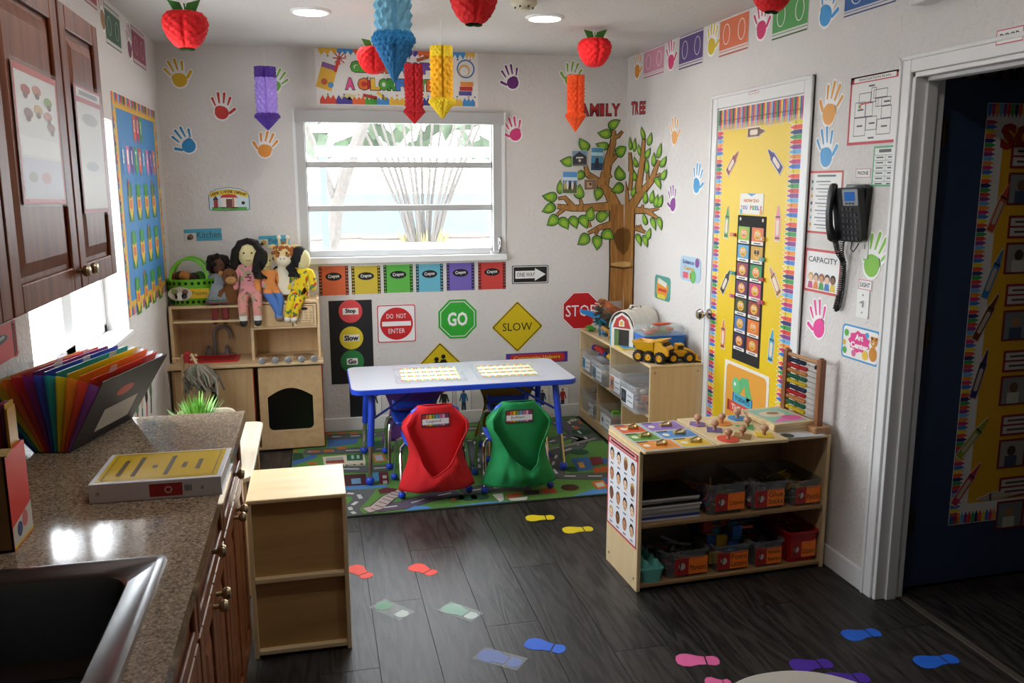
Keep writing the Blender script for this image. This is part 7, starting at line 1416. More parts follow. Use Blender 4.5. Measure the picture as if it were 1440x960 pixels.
def dinosaur(label, M, c1, c2, s=1.0, mouth=True):
    t = thing('toy_dinosaur', label, 'dinosaur', 'toy dinosaurs on the storage shelf', M=M)
    V = [(0, 0, .12, .035), (.05, 0, .15, .034), (.085, 0, .185, .024), (.11, 0, .205, .024), (.15, 0, .205, .016), (-.06, 0, .11, .026), (-.12, 0, .10, .014), (-.19, 0, .115, .005),
         (.0, .035, .09, .024), (.02, .04, .05, .013), (-.005, .04, .02, .010), (.025, .04, .008, .010), (.0, -.035, .09, .024), (.02, -.04, .05, .013), (-.005, -.04, .02, .010), (.025, -.04, .008, .010), (.075, .03, .145, .008), (.095, .03, .125, .006), (.075, -.03, .145, .008), (.095, -.03, .125, .006)]
    E = [(0, 1), (1, 2), (2, 3), (3, 4), (0, 5), (5, 6), (6, 7), (0, 8), (8, 9), (9, 10), (10, 11), (0, 12), (12, 13), (13, 14), (14, 15), (1, 16), (16, 17), (1, 18), (18, 19)]
    V = [(x*s, y*s, z*s, r*s) for x, y, z, r in V]
    A, Bm = col(c1, .5, 0, .4, 120, .2), col(c2, .5, 0, .4, 120, .2)
    skin_mesh('body', V, E, lambda c: Bm if (c.z > .17*s or (abs(c.y) < .012*s and c.z > .12*s)) and c.x < .1*s else A, t)
    b = B(); b.tube([(.10*s, 0, .185*s), (.155*s, 0, .165*s)], [.018*s, .008*s], A, 8); b.out('lower_jaw', t)
    b = B()
    for k in range(6):
        for sd in (-1, 1): b.lathe([(.0035*s, 0), (0, -.012*s)], PAPER('e8e4d8'), 5, ((.115+.009*k)*s, sd*.010*s, .196*s))
    q = b.out('teeth', t); q['kind'] = 'stuff'
    for sd in (-1, 1): b = B(); b.ball((.118*s, sd*.019*s, .222*s), .005*s, col('d8a020', .2), 8, 6); b.out('eye', t)
    b = B()
    for k in range(9): x = -.10+.02*k; b.lathe([(.008*s, 0), (0, .016*s)], Bm, 5, (x*s, 0, (.112+.004*k+(.002*max(0, k-5)**2))*s+.018*s))
    q = b.out('spines', t); q['kind'] = 'stuff'; return t
dinosaur('dark toy dinosaur with open jaws facing the stop sign', Matrix.Translation((1.90, 5.29, HZ)) @ Matrix.Rotation(math.radians(200), 4, 'Z'), '3a342e', '6a4a2c', 1.0)
dinosaur('rusty orange toy dinosaur behind the dark one', Matrix.Translation((2.02, 5.48, HZ)) @ Matrix.Rotation(math.radians(170), 4, 'Z'), '8a4a24', 'b8642c', 1.05)
dinosaur('small teal toy dinosaur at the front edge of the shelf top', Matrix.Translation((1.86, 5.36, HZ)) @ Matrix.Rotation(math.radians(210), 4, 'Z'), '1f6a7a', '2a8a94', .62)
dinosaur('tiny tan toy dinosaur between the book and the teal dinosaur', Matrix.Translation((1.85, 5.19, HZ)) @ Matrix.Rotation(math.radians(150), 4, 'Z'), 'a8742c', 'c8902c', .42)
t = thing('blue_toy_ramp', 'long blue plastic ramp piece pointing left in front of the stop sign', 'toy', loc=(1.89, 5.44, HZ))
BP = col('2f86cc', .35)
b = B(); b.loft([[Vector((x, y, z)) for y, z in ((-w_, z0-h_), (w_, z0-h_), (w_, z0+h_), (-w_, z0+h_))] for x, w_, z0, h_ in ((-.165, .014, .165, .012), (-.09, .026, .14, .02), (0, .036, .10, .028), (.03, .032, .085, .028))], BP, smooth=False); b.out('ramp', t, bevel=.003)
b = B(); b.box(.0, -.02, 0, .03, .02, .09, BP); b.box(-.02, -.035, 0, .05, .035, .012, BP); b.out('foot', t, bevel=.003)
b = B(); b.boxc((0, 0, .02), (.05, .09, .012), col('4a9a34', .5)); b.boxc((0, 0, .008), (.03, .04, .016), col('3a7a2c', .5)); b.boxc((0, .02, .03), (.03, .03, .012), col('5aac3c', .5)); tag(b.out('green_toy', M=Matrix.Translation((1.845, 5.58, HZ))), 'bright green plastic toy at the far front corner of the shelf top', 'toy')
b = B(); b.prism(rrect(-.05, -.075, .05, .075, .003, 2), 0, .008, PAPER('4ab0d0')); bk = tag(b.out('picture_book', M=Matrix.Translation((1.845, 5.065, HZ+.075)) @ Matrix(((1, 0, 0, 0), (0, 0, -1, 0), (0, 1, 0, 0), (0, 0, 0, 1))) @ Matrix.Rotation(.35, 4, 'Y')), 'upright picture book with a yellow figure in front of the toy barn', 'book')
b = B(); b.rect(-.045, -.07, .045, -.03, .0084, PAPER('5aa84a')); b.circ(.0, .0, .022, .0088, PAPER('e0b03a'), 12, .034); b.circ(.01, .04, .014, .0092, PAPER('d8a078'), 10); b.rect(-.045, .045, .045, .07, .0084, PAPER('e8e4d8')); b.out('cover_picture', bk)
b = B(); b.prism(rrect(-.08, -.055, .08, .055, .004, 2), 0, .006, PAPER('d8c04a')); b.rect(-.06, -.04, .06, .04, .0066, PAPER('5a9ac0')); tag(b.out('board_book', M=Matrix.Translation((1.87, 4.93, HZ)) @ Matrix.Rotation(1.5, 4, 'Z')), 'flat yellow board book between the barn and the blue bin', 'book')
b = B(); b.box(-.075, -.004, 0, .075, .004, .20, clear('d8dadc', .45, .2)); b.box(-.075, -.004, .192, .075, .008, .20, clear('d8dadc', .45, .2)); tag(b.out('clear_lid', M=Matrix.Translation((2.0, 5.60, HZ)) @ Matrix.Rotation(.06, 4, 'Z')), 'clear plastic lid standing upright against the paper tree trunk', 'lid')
# barn: gable end faces the camera side, white ribbed barrel roof, red gable front
bn = thing('toy_barn', 'toy barn with white rounded roof and red gable on the storage shelf', 'barn', loc=(1.965, 5.06, HZ), rz=math.radians(36))
BW_ = col('e6e2d8', .4); BRd = col('b8302c', .45); bl, bw_, bh = .105, .085, .12
b = B(); b.box(-.135, -bw_, 0, .135, bw_, bh, col('8a7460', .6)); b.out('walls', bn, bevel=.003)
b = B(); gpts = [(-bw_, 0), (bw_, 0), (bw_, bh), (bw_*.62, bh+.065), (0, bh+.095), (-bw_*.62, bh+.065), (-bw_, bh)]
GMx = Matrix(((0, 0, -1, -.134), (-1, 0, 0, 0), (0, 1, 0, 0), (0, 0, 0, 1))); b.prism(gpts, 0, .008, BW_, M=GMx)
gf = b.out('gable', bn)
b = B(); b.poly([(-bw_*.8, bh), (bw_*.8, bh), (bw_*.5, bh+.055), (0, bh+.08), (-bw_*.5, bh+.055)], .009, BRd, ) if False else None
b = B(); b.prism([(-bw_*.78, bh*.98), (bw_*.78, bh*.98), (bw_*.5, bh+.055), (0, bh+.08), (-bw_*.5, bh+.055)], .008, .0095, BRd, M=GMx); b.prism([(-.02, bh+.008), (.02, bh+.008), (.02, bh+.04), (0, bh+.055), (-.02, bh+.04)], .0095, .011, BW_, M=GMx); b.prism([(-.01, bh+.016), (.01, bh+.016), (.01, bh+.04), (-.01, bh+.04)], .011, .012, col('d8a83a', .5), M=GMx); b.out('red_gable', bn)
b = B(); b.prism([(-.055, .004), (.055, .004), (.055, bh*.9), (-.055, bh*.9)], .008, .009, col('2a2420', .6), M=GMx); b.prism([(-.05, .006), (-.02, .006), (-.02, bh*.85), (-.05, bh*.85)], .009, .011, col('5a7a3a', .6), M=GMx); b.out('barn_door', bn)
b = B(); n = 14; rr_ = [(-bw_*1.12*math.cos(PI*k/n), bh-.008+.115*math.sin(PI*k/n)) for k in range(n+1)]
for i in range(9):
    x0, x1 = -.145+.0322*i, -.145+.0322*(i+1); z_ = .002*(i % 2)
    b.loft([[Vector((x, y*(1+z_), z+z_)) for y, z in rr_] for x in (x0, x0+.003, x1-.003, x1)], BW_, caps=False, closed=False, smooth=False)
b.out('roof', bn, solid=-.004)
b = B(); b.tube([(-.05, 0, bh+.105), (-.05, 0, bh+.128), (.05, 0, bh+.128), (.05, 0, bh+.105)], .006, BW_, 8); b.boxc((-.055, 0, bh+.11), (.012, .02, .016), col('8a8068', .5)); b.boxc((.055, 0, bh+.11), (.012, .02, .016), col('8a8068', .5)); b.out('handle', bn)
# blue bin with a clear lid
t = thing('blue_bin', 'blue plastic bin with a clear lid full of toys behind the yellow trucks', 'bin', loc=(1.985, 4.70, HZ))
b = B(); BLB = col('2f74c8', .4); b.loft([[Vector((x, y, z)) for x, y in rrect(-a, -c_, a, c_, .015, 3)] for a, c_, z in ((.118, .078, 0), (.13, .088, .115), (.134, .092, .118), (.134, .092, .126))], BLB); b.out('tub', t, sharp=40)
b = B(); CL2 = clear('c8d0c8', .35, .1); b.loft([[Vector((x, y, z)) for x, y in rrect(-a, -c_, a, c_, .02, 3)] for a, c_, z in ((.134, .092, .127), (.13, .088, .165), (.118, .076, .178))], CL2, caps=False); b.poly(rrect(-.118, -.076, .118, .076, .02, 3), .178, CL2); b.out('lid', t, sharp=40)
pile('packed_toys', 'orange, green and grey toys under the clear lid of the blue bin', 'toys', Matrix.Translation((1.985, 4.70, HZ+.02)), lambda b, r, k: b.ball((r.uniform(-.09, .09), r.uniform(-.055, .055), r.uniform(.08, .135)), (r.uniform(.015, .03), .015, .012), PAPER(['d85a34', '8a9a5a', 'c8c8b8', '6a8a4a', 'b83a3a'][k % 5]), 8, 5), 34, 21)
b = B(); b.ball((0, 0, .008), (.065, .016, .008), col('e05a34', .35), 14, 8); tag(b.out('orange_toy', M=Matrix.Translation((1.99, 4.68, HZ+.178))), 'smooth orange toy lying on the clear lid of the blue bin', 'toy')
YEL = col('e0a814', .35); TYR = col('18181a', .7)
def wheel(t, x, y, r, w_):
    b = B(); M = Matrix.Translation((x, y, r)) @ Matrix.Rotation(PI/2 if y < 0 else -PI/2, 4, 'X'); b.lathe([(r*.55, -w_*.2), (r*.62, -w_/2), (r*.9, -w_/2), (r, -w_*.3), (r, w_*.3), (r*.9, w_/2), (r*.64, w_/2), (r*.62, w_*.1)], TYR, 22, M=M)
    for k in range(14): a = 2*PI*k/14; b.boxc((r*.99*math.cos(a), r*.99*math.sin(a), 0), (.006, .006, w_*.7), TYR, M)
    wh = b.out('wheel', t); b = B(); b.lathe([(r*.62, w_*.2), (r*.58, w_*.42), (r*.45, w_*.42), (r*.4, w_*.25), (r*.2, w_*.28), (r*.16, w_*.46), (0, w_*.48)], YEL, 16, M=M); b.lathe([(r*.62, -w_*.2), (r*.58, -w_*.42), (0, -w_*.4)], YEL, 16, M=M); b.out('hub', wh)
def truck(label, M, kind):
    t = thing('toy_truck', label, 'truck', 'yellow toy trucks on the storage shelf', M=M)
    for x in (-.062, -.005, .058): 
        if kind == 'loader' and x == -.005: continue
        for y in (-.046, .046): wheel(t, x, y, .029 if kind == 'dump' else .037, .026)
    b = B(); b.box(-.09, -.032, .025, .09, .032, .045, col('222224', .5)); b.out('chassis', t, bevel=.003)
    if kind == 'dump':
        b = B(); b.prism([(.02, .04), (.098, .04), (.10, .062), (.088, .085), (.07, .092), (.06, .112), (.022, .112)], -.04, .04, YEL, M=Matrix(((1, 0, 0, 0), (0, 0, -1, 0), (0, 1, 0, 0), (0, 0, 0, 1)))); cb = b.out('cab', t, bevel=.004)
        b = B(); b.box(.067, -.033, .089, .079, .033, .107, col('17171a', .2)); b.out('windshield', cb); b = B()
        for k in range(6): b.box(.099, -.025+.009*k, .046, .103, -.020+.009*k, .074, col('17171a', .4))
        b.out('grille', cb)
        b = B(); b.loft([[Vector((x, y, z)) for x, y in ((-x0, -w_), (x1, -w_), (x1, w_), (-x0, w_))] for x0, x1, w_, z in ((.075, .015, .034, .05), (.105, .02, .05, .105), (.10, .016, .046, .105), (.072, .010, .031, .056))], YEL, smooth=False); b.prism([(.0, .103), (.075, .118), (.075, .125), (.0, .112)], -.045, .045, YEL, M=Matrix(((1, 0, 0, 0), (0, 0, -1, 0), (0, 1, 0, 0), (0, 0, 0, 1)))); b.out('dump_bed', t, bevel=.002)
    else:
        b = B(); b.prism([(-.085, .045), (.05, .045), (.062, .07), (.03, .088), (-.08, .088)], -.036, .036, YEL, M=Matrix(((1, 0, 0, 0), (0, 0, -1, 0), (0, 1, 0, 0), (0, 0, 0, 1)))); b.out('body', t, bevel=.004)
        b = B(); b.prism([(-.035, .088), (.03, .088), (.02, .135), (-.03, .135)], -.03, .03, YEL, M=Matrix(((1, 0, 0, 0), (0, 0, -1, 0), (0, 1, 0, 0), (0, 0, 0, 1)))); cb = b.out('cab', t, bevel=.004); b = B(); b.box(-.026, -.0312, .095, .018, .0312, .124, col('17171a', .2)); b.out('cab_window', cb)
        b = B(); b.boxc((-.06, -.0365, .066), (.035, .002, .022), col('17171a', .4)); b.out('grille', t)
        b = B()
        for y in (-.03, .03): b.tube([(.02, y, .10), (.075, y, .085), (.115, y, .04)], .007, YEL, 6)
        b.out('loader_arm', t)
        b = B(); b.prism([(.10, .02), (.155, .005), (.16, .012), (.118, .028), (.118, .06), (.105, .066)], -.055, .055, YEL, M=Matrix(((1, 0, 0, 0), (0, 0, -1, 0), (0, 1, 0, 0), (0, 0, 0, 1)))); b.out('bucket', t)
    return t
truck('yellow toy dump truck at the near end of the storage shelf', Matrix.Translation((1.872, 4.505, HZ)) @ Matrix.Rotation(math.radians(-50), 4, 'Z') @ Matrix.Scale(1.12, 4), 'dump')
truck('yellow toy loader with a front bucket next to the dump truck', Matrix.Translation((2.008, 4.455, HZ)) @ Matrix.Rotation(math.radians(-4), 4, 'Z') @ Matrix.Scale(.80, 4), 'loader')
# ================================================================== ON TOP OF THE TOY KITCHEN
KT1, KT2 = .929, .942      # heights of the two hutch tops (left, right)
gb = thing('puppet_basket', 'bright green plastic basket with a yellow Puppets label on the toy kitchen', 'basket', loc=(-.755, 5.575, KT1))
GRN = col('6cbc22', .4)
el = lambda a, c_, z: [Vector((a*math.cos(t), c_*math.sin(t), z)) for t in [2*PI*k/36 for k in range(36)]]
b = B(); b.loft([el(.112, .075, 0), el(.122, .082, .006), el(.138, .095, .10), el(.146, .10, .15), el(.150, .103, .152), el(.150, .103, .160), el(.143, .096, .160), el(.132, .088, .09), el(.116, .076, .008)], GRN); b.out('tub', gb, sharp=50)
for s in (-1, 1):
    y = s*.096; b = B(); pts = []
    for k in range(17): a = PI*k/16; pts.append((-.10*math.cos(a)*(1 if abs(math.cos(a)) < .9 else 1), y*(1-.25*math.sin(a)), .15+.125*math.sin(a)))
    b.loft([[Vector((x*(1+q), y_, z+q*.12)) + Vector((0, d_, 0)) for q, d_ in ((.0, -.005), (.13, -.005), (.13, .005), (.0, .005))] for x, y_, z in pts], GRN, smooth=False); b.out('handle', gb, bevel=.003)
hm = col('123008', .8)  # dark inlaid discs: the shade inside the basket's openings, put in as colour
for z, a_, c_ in ((.135, .1445, .099), (.02, .125, .084)):
    for k in range(12):
        t_ = PI+PI*(k+.5)/12; M = Matrix.Translation((a_*math.cos(t_), c_*math.sin(t_), z)) @ Matrix.Rotation(t_-PI/2+PI, 4, 'Z') @ Matrix.Rotation(PI/2, 4, 'X'); b = B(); b.lathe([(.010, -.001), (.010, .0012), (0, .0012)], hm, 12, M=M); b.out('hole_shade', gb)
LM = Matrix(((1, 0, 0, 0), (0, 0, -1, -.099), (0, 1, 0, 0), (0, 0, 0, 1)))
b = B(); b.prism(rrect(.0, .045, .115, .105, .003, 2), 0, .0015, PAPER('d8b414'), M=LM); lc = b.out('label_card', gb)
b = B(); b.text('Puppets', .06, .075, .0022, PAPER('2a2410'), h=.028, w=.085); b.out('lettering', lc, M=LM)
b = B(); b.prism(arc(-.055, .075, .07, 0, 345, 20, .042), 0, .0016, PAPER('c8c0b4'), M=LM); pc_ = b.out('picture', gb)
b = B()
for x, y, c, r_ in ((-.085, .088, '8a9a5a', .02), (-.06, .06, 'e8e4e0', .026), (-.025, .085, '6a4a34', .018), (-.03, .06, '4a4a58', .018), (-.085, .058, 'b8a890', .016)): b.circ(x, y, r_, .0022, PAPER(c), 10)
q = b.out('print', pc_, M=LM); q['kind'] = 'stuff'
b = B()
for k, (x, y, z, c) in enumerate(((-.06, .0, .17, '5a3420'), (-.03, -.03, .175, 'b87a3a'), (.05, .02, .165, '2f6a1c'), (.02, -.02, .16, '3a2418'), (-.09, .02, .16, '8a4a2a'))): b.ball((x, y, z), (.035, .03, .035), col(c, .9, 0, .4, 80), 10, 8)
tag(b.out('hand_puppets', M=Matrix.Translation((-.755, 5.575, KT1))), 'brown and green hand puppets heaped in the green basket', 'puppets', kind='stuff')
def cloth(c): return col(c, .9, 0, .3, 300, .1)
SKY_, SKD = cloth('d8c890'), cloth('6a4430')
def doll(label, M, top, leg, shoe, skin, hair, lean=0, legs=((.035, .0), (-.035, .0)), face=True, sock=None, arms=True, headr=.056, hx=0, hairfn=None, dots=None, pat=None):
    """seated rag doll, hips at the origin, facing -y, legs hanging over the edge"""
    t = thing('rag_doll', label, 'doll', 'rag dolls sitting on the toy kitchen', M=M)
    V = [(0, 0, .035, (.056, .042)), (lean*.3, 0, .10, (.05, .036)), (lean*.6, 0, .155, (.052, .034)), (lean*.8, 0, .19, .022)]; E = [(0, 1), (1, 2), (2, 3)]
    for s, (lx, sw) in zip((1, -1), legs):
        i = len(V); V += [(s*.030, -.035, .03, .030), (lx+sw*.2, -.085, .015, .028), (lx+sw*.7, -.098, -.055, .024), (lx+sw, -.098, -.105, .021), (lx+sw, -.125, -.118, .020)]; E += [(0, i), (i, i+1), (i+1, i+2), (i+2, i+3), (i+3, i+4)]
    if arms:
        for s in (1, -1): i = len(V); V += [(lean*.6+s*.052, -.002, .158, .024), (lean*.5+s*.074, -.015, .10, .021), (lean*.4+s*.072, -.028, .05, .017)]; E += [(2, i), (i, i+1), (i+1, i+2)]
    mt, ml, ms, mk = cloth(top), cloth(leg), col(shoe, .5), cloth(skin); mso = cloth(sock) if sock else None; mp_ = [cloth(q) for q in pat] if pat else None
    def mf(c):
        if c.z < -.095: return ms
        if c.z < -.07 and mso: return mso
        if mp_ and c.z < .18 and noise.noise(Vector(c)*46) > .22: return mp_[0 if noise.noise(Vector(c)*23+Vector((5, 0, 0))) > 0 else 1]
        if c.z < .045 and abs(c.x) < .062: return ml
        if c.z < .045: return mk
        if c.z > .185: return mk
        return mt
    skin_mesh('body', V, E, mf, t)
    hc = Vector((lean+hx, -.005, .235)); b = B(); b.ball(hc, (headr*.82, headr*.75, headr*1.12), mk, 18, 12); hd = b.out('head', t)
    if face:
        for s in (-1, 1): b = B(); b.ball(hc+Vector((s*.019, -headr*.70, .008)), .005, col('141010', .3), 8, 6); b.out('eye', hd)
        b = B(); b.tube([hc+Vector((-.012, -headr*.70, -.028)), hc+Vector((0, -headr*.73, -.031)), hc+Vector((.012, -headr*.70, -.028))], .0018, col('a0483c', .6), 6); b.out('mouth', hd)
        b = B(); b.ball(hc+Vector((0, -headr*.76, -.008)), .004, mk, 6, 5); b.out('nose', hd)
    hm_ = cloth(hair); b = B(); (hairfn or long_hair)(b, hc, headr, hm_); hr = b.out('hair', t)
    if dots:
        b = B(); rnd = random.Random(3)
        for k in range(3): b.ball((lean*.5, -.044, .07+.032*k), (.012, .003, .003), cloth(dots), 6, 4)
        q = b.out('buttons', t); q['kind'] = 'stuff'
    return t
def long_hair(b, hc, r, m):
    b.loft([[hc+Vector((r*1.02*k*math.cos(a), .012+r*.95*k*math.sin(a) if math.sin(a) > -.2 else -.004, z)) for a in [2*PI*i/16 for i in range(16)]] for k, z in ((.3, r*1.25), (.8, r*1.1), (1.08, r*.6), (1.15, 0), (1.2, -r*.7), (1.15, -r*1.3), (.9, -r*1.7))], m, caps=True)
    for s in (-1, 1): b.tube([hc+Vector((s*r*.5, -r*.55, r*.95)), hc+Vector((s*r*.98, -r*.4, r*.3)), hc+Vector((s*r*1.15, -r*.2, -r*.6)), hc+Vector((s*r*1.1, 0, -r*1.5))], [.012, .02, .022, .014], m, 8)
    b.tube([hc+Vector((-r*.7, -r*.45, r*.85)), hc+Vector((0, -r*.52, r*1.12)), hc+Vector((r*.7, -r*.45, r*.85))], .016, m, 8)
def puffy(b, hc, r, m):
    rnd = random.Random(4)
    for k in range(60):
        d = Vector((rnd.uniform(-1, 1), rnd.uniform(-.5, 1), rnd.uniform(-.5, 1))).normalized(); p = hc+d*r*rnd.uniform(1.0, 1.35); b.ball(p, rnd.uniform(.014, .024), m, 6, 5)
def side_hair(b, hc, r, m):
    b.ball(hc+Vector((-r*.35, .006, r*.2)), (r*1.0, r*.95, r*1.2), m, 16, 10)
    for k in range(16): a = -1.2+2.4*k/15; b.tube([hc+Vector((-r*1.0, r*.5*math.sin(a*2)-.02, r*.2)), hc+Vector((-r*1.2+.02*math.sin(k), -.03+.02*math.cos(k), -r*.9)), hc+Vector((-r*.7+.03*math.sin(k*2), -.035+.015*math.cos(k), -r*1.75))], .009, m, 5)
EDGE = 5.505
doll('rag doll in pink flowered pyjamas with long black hair', Matrix.Translation((-.40, EDGE, KT2+.012)) @ Matrix.Scale(1.2, 4), 'd08a90', 'd49088', '1c1818', 'd8cc98', '17120f', sock='dcd8d2', dots='6a2a30', headr=.062, pat=('8a4a5c', '9a9474'))
doll('rag doll in orange vest and blue jeans with black hair', Matrix.Translation((-.285, EDGE+.012, KT2+.006)) @ Matrix.Rotation(.5, 4, 'Z') @ Matrix.Scale(1.02, 4), 'd88a4a', '4a74b8', '7a6a5c', 'c8c088', '17120f', lean=-.03, legs=((.03, -.035), (-.04, .05)), hairfn=side_hair, face=True)
b = B(); b.loft([[Vector((x, y, z)) for x, y in rrect(-a, -c_, a, c_, .02, 3)] for a, c_, z in ((.055, .04, .05), (.062, .044, .10), (.058, .04, .17))], cloth('98c0d8'), caps=False) if False else None
doll('rag doll in a yellow flowered outfit slumping at the right end', Matrix.Translation((-.095, EDGE+.01, KT2+.004)) @ Matrix.Rotation(-.35, 4, 'Z') @ Matrix.Scale(1.06, 4), 'e0c41c', 'e0c41c', 'd8d4cc', 'd8cc98', '141214', lean=.02, legs=((.03, -.04), (-.02, -.03)), hairfn=side_hair, face=False, arms=True, pat=('c03438', '4a7a4a'))
doll('small rag doll with puffy dark hair and grey skirt beside the basket', Matrix.Translation((-.585, 5.575, KT1+.004)) @ Matrix.Scale(.98, 4), '9aa0a8', '8a3a3a', '3a2a24', '6a4430', '1f1210', face=True, hairfn=puffy, headr=.05, legs=((.03, .0), (-.03, .0)))
b = B()
SKt = [('8a9298', .10, .105), ('2f6a4a', .085, .088), ('dcd8d4', .07, .086), ('8a2430', .055, .06)]
sk_ = thing('grey_skirt', 'grey doll skirt with red and green zigzag hem hanging over the edge', 'skirt', loc=(-.59, 5.47, KT1+.002))
b = B(); b.loft([[Vector((a*math.cos(t), c_*math.sin(t)*.6, z)) for t in [2*PI*k/20 for k in range(20)]] for a, c_, z in ((.03, .03, .13), (.05, .05, .07), (.075, .07, .012))], cloth('8a9298'), caps=False); b.out('skirt', sk_, solid=.002)
for zz, a, c in ((.030, .069, '2f6a4a'), (.016, .0745, '8a2430')): b = B(); b.tube([(a*math.cos(t), a*.58*math.sin(t), zz+(.005 if k % 2 else -.003)) for k, t in enumerate([2*PI*j/28 for j in range(29)])], .0035, cloth(c), 5); b.out('zigzag', sk_)
# monkey and giraffe puppets
def puppet(name, label, loc, rz, cb, cf, spots=None, ears='round', peg=True, s=1.0, label_cat='puppet'):
    t = thing(name, label, label_cat, 'animal hand puppets on the toy kitchen', loc, rz)
    mb, mf = cloth(cb), cloth(cf); b = B(); b.loft([[Vector((a*math.cos(q), c_*math.sin(q), z)) for q in [2*PI*k/20 for k in range(20)]] for a, c_, z in ((.062*s, .035*s, 0), (.055*s, .034*s, .05*s), (.04*s, .03*s, .11*s), (.028*s, .026*s, .145*s))], mf if spots else mb); b.out('sleeve', t)
    for sd in (-1, 1): b = B(); b.tube([(sd*.03*s, 0, .11*s), (sd*.062*s, -.02*s, .085*s), (sd*.075*s, -.03*s, .055*s)], [.016*s, .017*s, .013*s], mb, 8); b.out('arm', t)
    hc = Vector((0, -.012*s, .185*s)); b = B(); b.ball(hc, (.05*s, .045*s, .055*s), mb, 18, 12); hd = b.out('head', t)
    b = B(); b.ball(hc+Vector((.004*s, -.03*s, -.022*s)), (.036*s, .032*s, .028*s), mf, 14, 9); b.out('muzzle', hd)
    for sd in (-1, 1):
        b = B(); b.ball(hc+Vector((sd*.018*s, -.042*s, .014*s)), .005*s, col('120e0c', .25), 8, 6); b.out('eye', hd)
        b = B(); b.ball(hc+Vector((sd*.052*s, .004, .022*s if ears == 'round' else .04*s)), (.018*s, .008*s, .018*s) if ears == 'round' else (.02*s, .008*s, .012*s), mf if ears == 'round' else mb, 10, 7); b.out('ear', hd)
        b = B(); b.ball(hc+Vector((sd*.008*s, -.060*s, -.012*s)), .003*s, col('3a2418', .5), 6, 5); b.out('nostril', hd)
    if spots:
        b = B(); rnd = random.Random(8)
        for k in range(26):
            d = Vector((rnd.uniform(-1, 1), rnd.uniform(-1, .4), rnd.uniform(-.3, 1))).normalized(); p = hc+Vector((d.x*.0505*s, d.y*.0455*s, d.z*.0555*s)); b.ball(p, .010*s, cloth(spots), 7, 5)
        q = b.out('spots', hd); q['kind'] = 'stuff'
        for sd in (-1, 1): b = B(); b.tube([hc+Vector((sd*.018*s, 0, .05*s)), hc+Vector((sd*.02*s, 0, .082*s))], .006*s, mb, 6); b.ball(hc+Vector((sd*.02*s, 0, .085*s)), .010*s, mf, 8, 6); b.out('horn', hd)
    return t
puppet('monkey_puppet', 'brown monkey hand puppet leaning between the basket and the pink doll', (-.518, 5.478, KT1+.004), .2, '6e4420', 'b88a54', s=.92)
ST = thing('puppet_stand', 'light wooden puppet stand with upright pegs on the toy kitchen', 'stand', loc=(-.19, 5.60, KT2))
b = B(); b.prism(rrect(-.145, -.045, .145, .045, .006, 2), 0, .022, KL); b.out('base', ST, bevel=.003)
for x in (-.105, -.035, .035, .105): b = B(); b.tube([(x, 0, .022), (x, 0, .19)], .010, KL, 10); b.out('peg', ST)
puppet('giraffe_puppet', 'spotted giraffe hand puppet on a peg of the wooden stand', (-.188, 5.545, KT2+.035), -.1, 'd8c088', 'e0d8c0', spots='a05c24', ears='side', s=1.32)
b = B(); b.loft([[Vector((a*math.cos(q), c_*math.sin(q), z)) for q in [2*PI*k/16 for k in range(16)]] for a, c_, z in ((.05, .03, 0), (.045, .03, .06), (.03, .026, .12), (.03, .028, .15), (.012, .012, .175))], cloth('2a1a20')); b.ball((0, -.02, .03), (.045, .02, .022), cloth('6a4a8a'), 10, 7); tag(b.out('dark_puppet', M=Matrix.Translation((-.24, 5.665, KT2+.024))), 'dark hand puppet with a purple patch behind the giraffe', 'puppet')
# ================================================================== HANGING PAPER DECORATIONS
def tissue(c): return col(c, .8, 0, 0, 1, 0)
def comb(b, prof, m, n=96, amp=.09, cell=.016, cells=16, groove=.3):
    """honeycomb tissue: rows of cells round the axis, each row shifted by half a cell; one closed seam faces the room"""
    rings = []; acc = 0
    for (ra, za), (rb, zb) in zip(prof, prof[1:]):
        d = math.hypot(rb-ra, zb-za); k = max(2, int(d/(cell*.5)))
        for j in range(k): t = j/k; rings.append((ra+(rb-ra)*t, za+(zb-za)*t, acc+d*t))
        acc += d
    rings.append(prof[-1]+(acc,)); out = []
    for r, z, s in rings:
        ring = []; row = math.cos(PI*s/cell)
        for k in range(n):
            a = 2*PI*k/n; q = math.cos(cells*a)*row; f_ = 1+amp*(q-.25*abs(math.sin(cells*a)))
            da = (a-1.5*PI+PI) % (2*PI)-PI; f_ *= 1-groove*math.exp(-(da/.13)**2); ring.append(Vector((r*f_*math.cos(a), r*f_*math.sin(a), z)))
        out.append(ring)
    b.loft(out, m, smooth=False); return b
def string(t, z0): b = B(); b.tube([(0, 0, z0), (0, 0, H-t.location.z)], .0012, col('e8e6e2', .6), 5); b.out('string', t)
